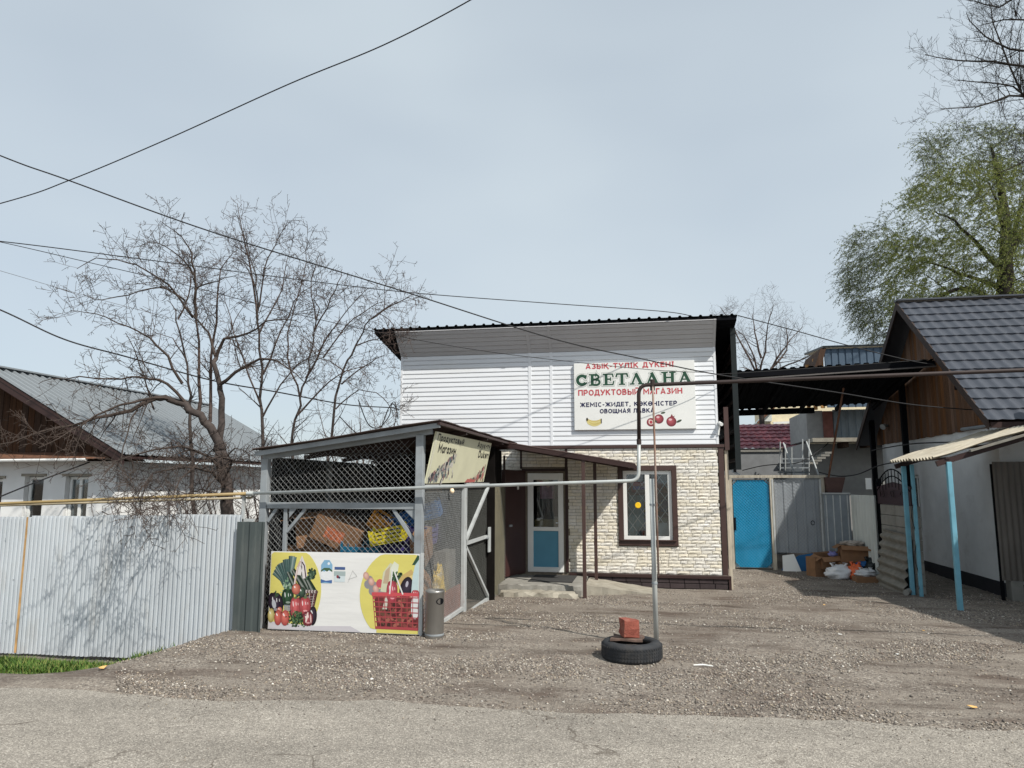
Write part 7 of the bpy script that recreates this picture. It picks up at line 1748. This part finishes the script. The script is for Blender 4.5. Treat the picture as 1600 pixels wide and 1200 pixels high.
for k in range(8200):
    px, py, y, e = crown_pt(); p = at(px, py, Y=y)
    out = (p - at(1555, 440, Y=yw)); out.z *= .4
    d = (out.normalized() * .6 + Vector((-.12, 0, .30)) + rand_dir(rr) * .75).normalized(); L = rr.uniform(.35, 1.0)
    n = 6; pts = [p]
    for i in range(n): d = (d + Vector((-.03, 0, -.24)) + rand_dir(rr) * .14).normalized(); pts.append(pts[-1] + d * (L / n))
    cr.tube(pts, [.006 * (1 - .6 * i / n) for i in range(n + 1)], 3, cap=False)
    inner = e < .55 and px > 1385 and rr.random() < .8
    pal = greens if (inner or rr.random() < .25) else greyg
    for i in range(n):
        for j in range(6 if inner else 3):
            q = pts[i].lerp(pts[i + 1], rr.random()) + rand_dir(rr) * .02; ld = (d * .6 + rand_dir(rr) * .9 + Vector((0, 0, -.3))).normalized() * rr.uniform(.04, .095); wv = ld.cross(rand_dir(rr)).normalized() * rr.uniform(.008, .014)
            lf.col = rr.choice(pal); lf.face([q, q + ld * .5 + wv, q + ld, q + ld * .5 - wv])
cr.build('strands', m_bark_d, t)
m_wl = M('willow leaves', (1, 1, 1), rough=.6, var=.1, scale=2, attr=True)
_n = m_wl.node_tree.nodes; _l = m_wl.node_tree.links; _b = _n['Principled BSDF']; _t = _n.new('ShaderNodeBsdfTranslucent'); _x = _n.new('ShaderNodeMixShader'); _x.inputs[0].default_value = .4
_l.new(_b.inputs['Base Color'].links[0].from_socket, _t.inputs['Color']); _l.new(_b.outputs[0], _x.inputs[1]); _l.new(_t.outputs[0], _x.inputs[2]); _l.new(_x.outputs[0], _n['Material Output'].inputs[0])
lf.build('leaves', m_wl, t, kind='stuff', colors=True)
# far hedge of trees closing the horizon on the left behind the cage
# ------------------------------------------------------------------ overhead wires
def wire(name, label, pl, ys, r=.009, mat=None, n=10):
    ctrl = [at(px, py, Y=y) for (px, py), y in zip(pl, ys)]; m = len(ctrl); pts = []
    for i in range(m - 1):
        p0, p1, p2, p3 = ctrl[max(0, i - 1)], ctrl[i], ctrl[i + 1], ctrl[min(m - 1, i + 2)]
        for k in range(n):
            t = k / n; pts.append(0.5 * ((2 * p1) + (p2 - p0) * t + (2*p0 - 5*p1 + 4*p2 - p3) * t * t + (3*p1 - p0 - 3*p2 + p3) * t ** 3))
    pts.append(ctrl[-1]); o = MB().tube(pts, r, 6).build(name, mat or m_cable, smooth=True); return tag(o, label, 'wire')
wire('overhead_wire', 'wire rising steeply from left edge to the top of the sky', [(-300, 395), (0, 318), (110, 281), (260, 218), (450, 132), (600, 70), (735, 0), (900, -100)], [9.5, 9, 8.9, 8.7, 8.4, 8.1, 7.8, 7.2], .0085)
wire('overhead_wire', 'thick wire crossing the sky and dipping past the shop sign', [(-260, 135), (0, 243), (105, 281), (330, 362), (620, 452), (860, 528), (1000, 560), (1120, 585), (1300, 612), (1424, 632), (1528, 641)], [8.2, 9, 9.3, 10, 11, 12, 12.6, 13.2, 14.2, 15.1, 15.6], .0105)
wire('overhead_wire', 'wire from upper left to the shop roof edge', [(-200, 358), (0, 377), (200, 402), (460, 436), (640, 457), (860, 474), (1040, 487), (1090, 497)], [9, 9.6, 10.4, 11.8, 12.8, 13.8, 14.7, 14.95], .008)
wire('overhead_wire', 'wire from the shop roof right end to the tiled gable', [(1153, 493), (1240, 516), (1330, 541), (1420, 563), (1462, 570)], [15, 15.6, 16, 16.3, 16.4], .010)
wire('overhead_wire', 'thin wire sagging behind the tree to the shop sign', [(-160, 345), (0, 378), (130, 408), (300, 448), (460, 490), (620, 525), (760, 549), (900, 566), (1020, 578), (1100, 582), (1153, 583), (1450, 562)], [9, 9.8, 10.4, 11.2, 12, 12.8, 13.5, 14.1, 14.6, 14.9, 15.2, 16.6], .006)
wire('overhead_wire', 'very thin pale wire fading behind the left branches', [(-100, 395), (0, 423), (120, 458), (240, 490), (330, 512)], [12, 13, 14, 15, 16], .006, M('grey cable', lin(110, 112, 116), rough=.6))
wire('service_cable', 'black service cable sloping through the tree to the shop wall', [(-140, 428), (0, 484), (100, 530), (200, 558), (330, 594), (430, 612), (540, 632), (610, 637), (624, 640)], [8.8, 9.4, 9.9, 10.4, 11.2, 12.2, 14.0, 15.2, 15.32], .012)
wire('service_cable', 'drooping cable bundle left of the shop wall', [(560, 625), (575, 662), (592, 668), (608, 650), (612, 632), (618, 636), (622, 655)], [14.4, 14.8, 15, 15.1, 15.2, 15.25, 15.3], .012)
wire('service_cable', 'looped cable hanging at the left shop wall', [(530, 650), (560, 678), (590, 676), (606, 640), (616, 628), (620, 645), (616, 668), (624, 672)], [14.6, 14.9, 15.1, 15.1, 15.2, 15.2, 15.25, 15.3], .010)
wire('service_cable', 'dark cable slanting across the left house windows', [(-60, 800), (0, 776), (60, 752), (140, 722)], [9.6, 10, 10.8, 11.9], .012)
wire('service_cable', 'cable running along the white gable wall of the tiled house', [(1362, 704), (1420, 694), (1500, 690), (1560, 683), (1600, 673)], [21, 18.0, 15.6, 14.5, 13.9], .014)
wire('service_cable', 'cable sagging across the shaded rear wall', [(1280, 738), (1310, 744), (1340, 741), (1372, 728), (1400, 722)], [21.5, 21, 20.5, 19, 18], .014)
wire('service_cable', 'cable lying along the rear grey wall behind the gate', [(1160, 735), (1190, 728), (1220, 725), (1250, 722), (1285, 700), (1296, 690)], [22.4, 22.4, 22.3, 22.1, 23.2, 23.8], .014)
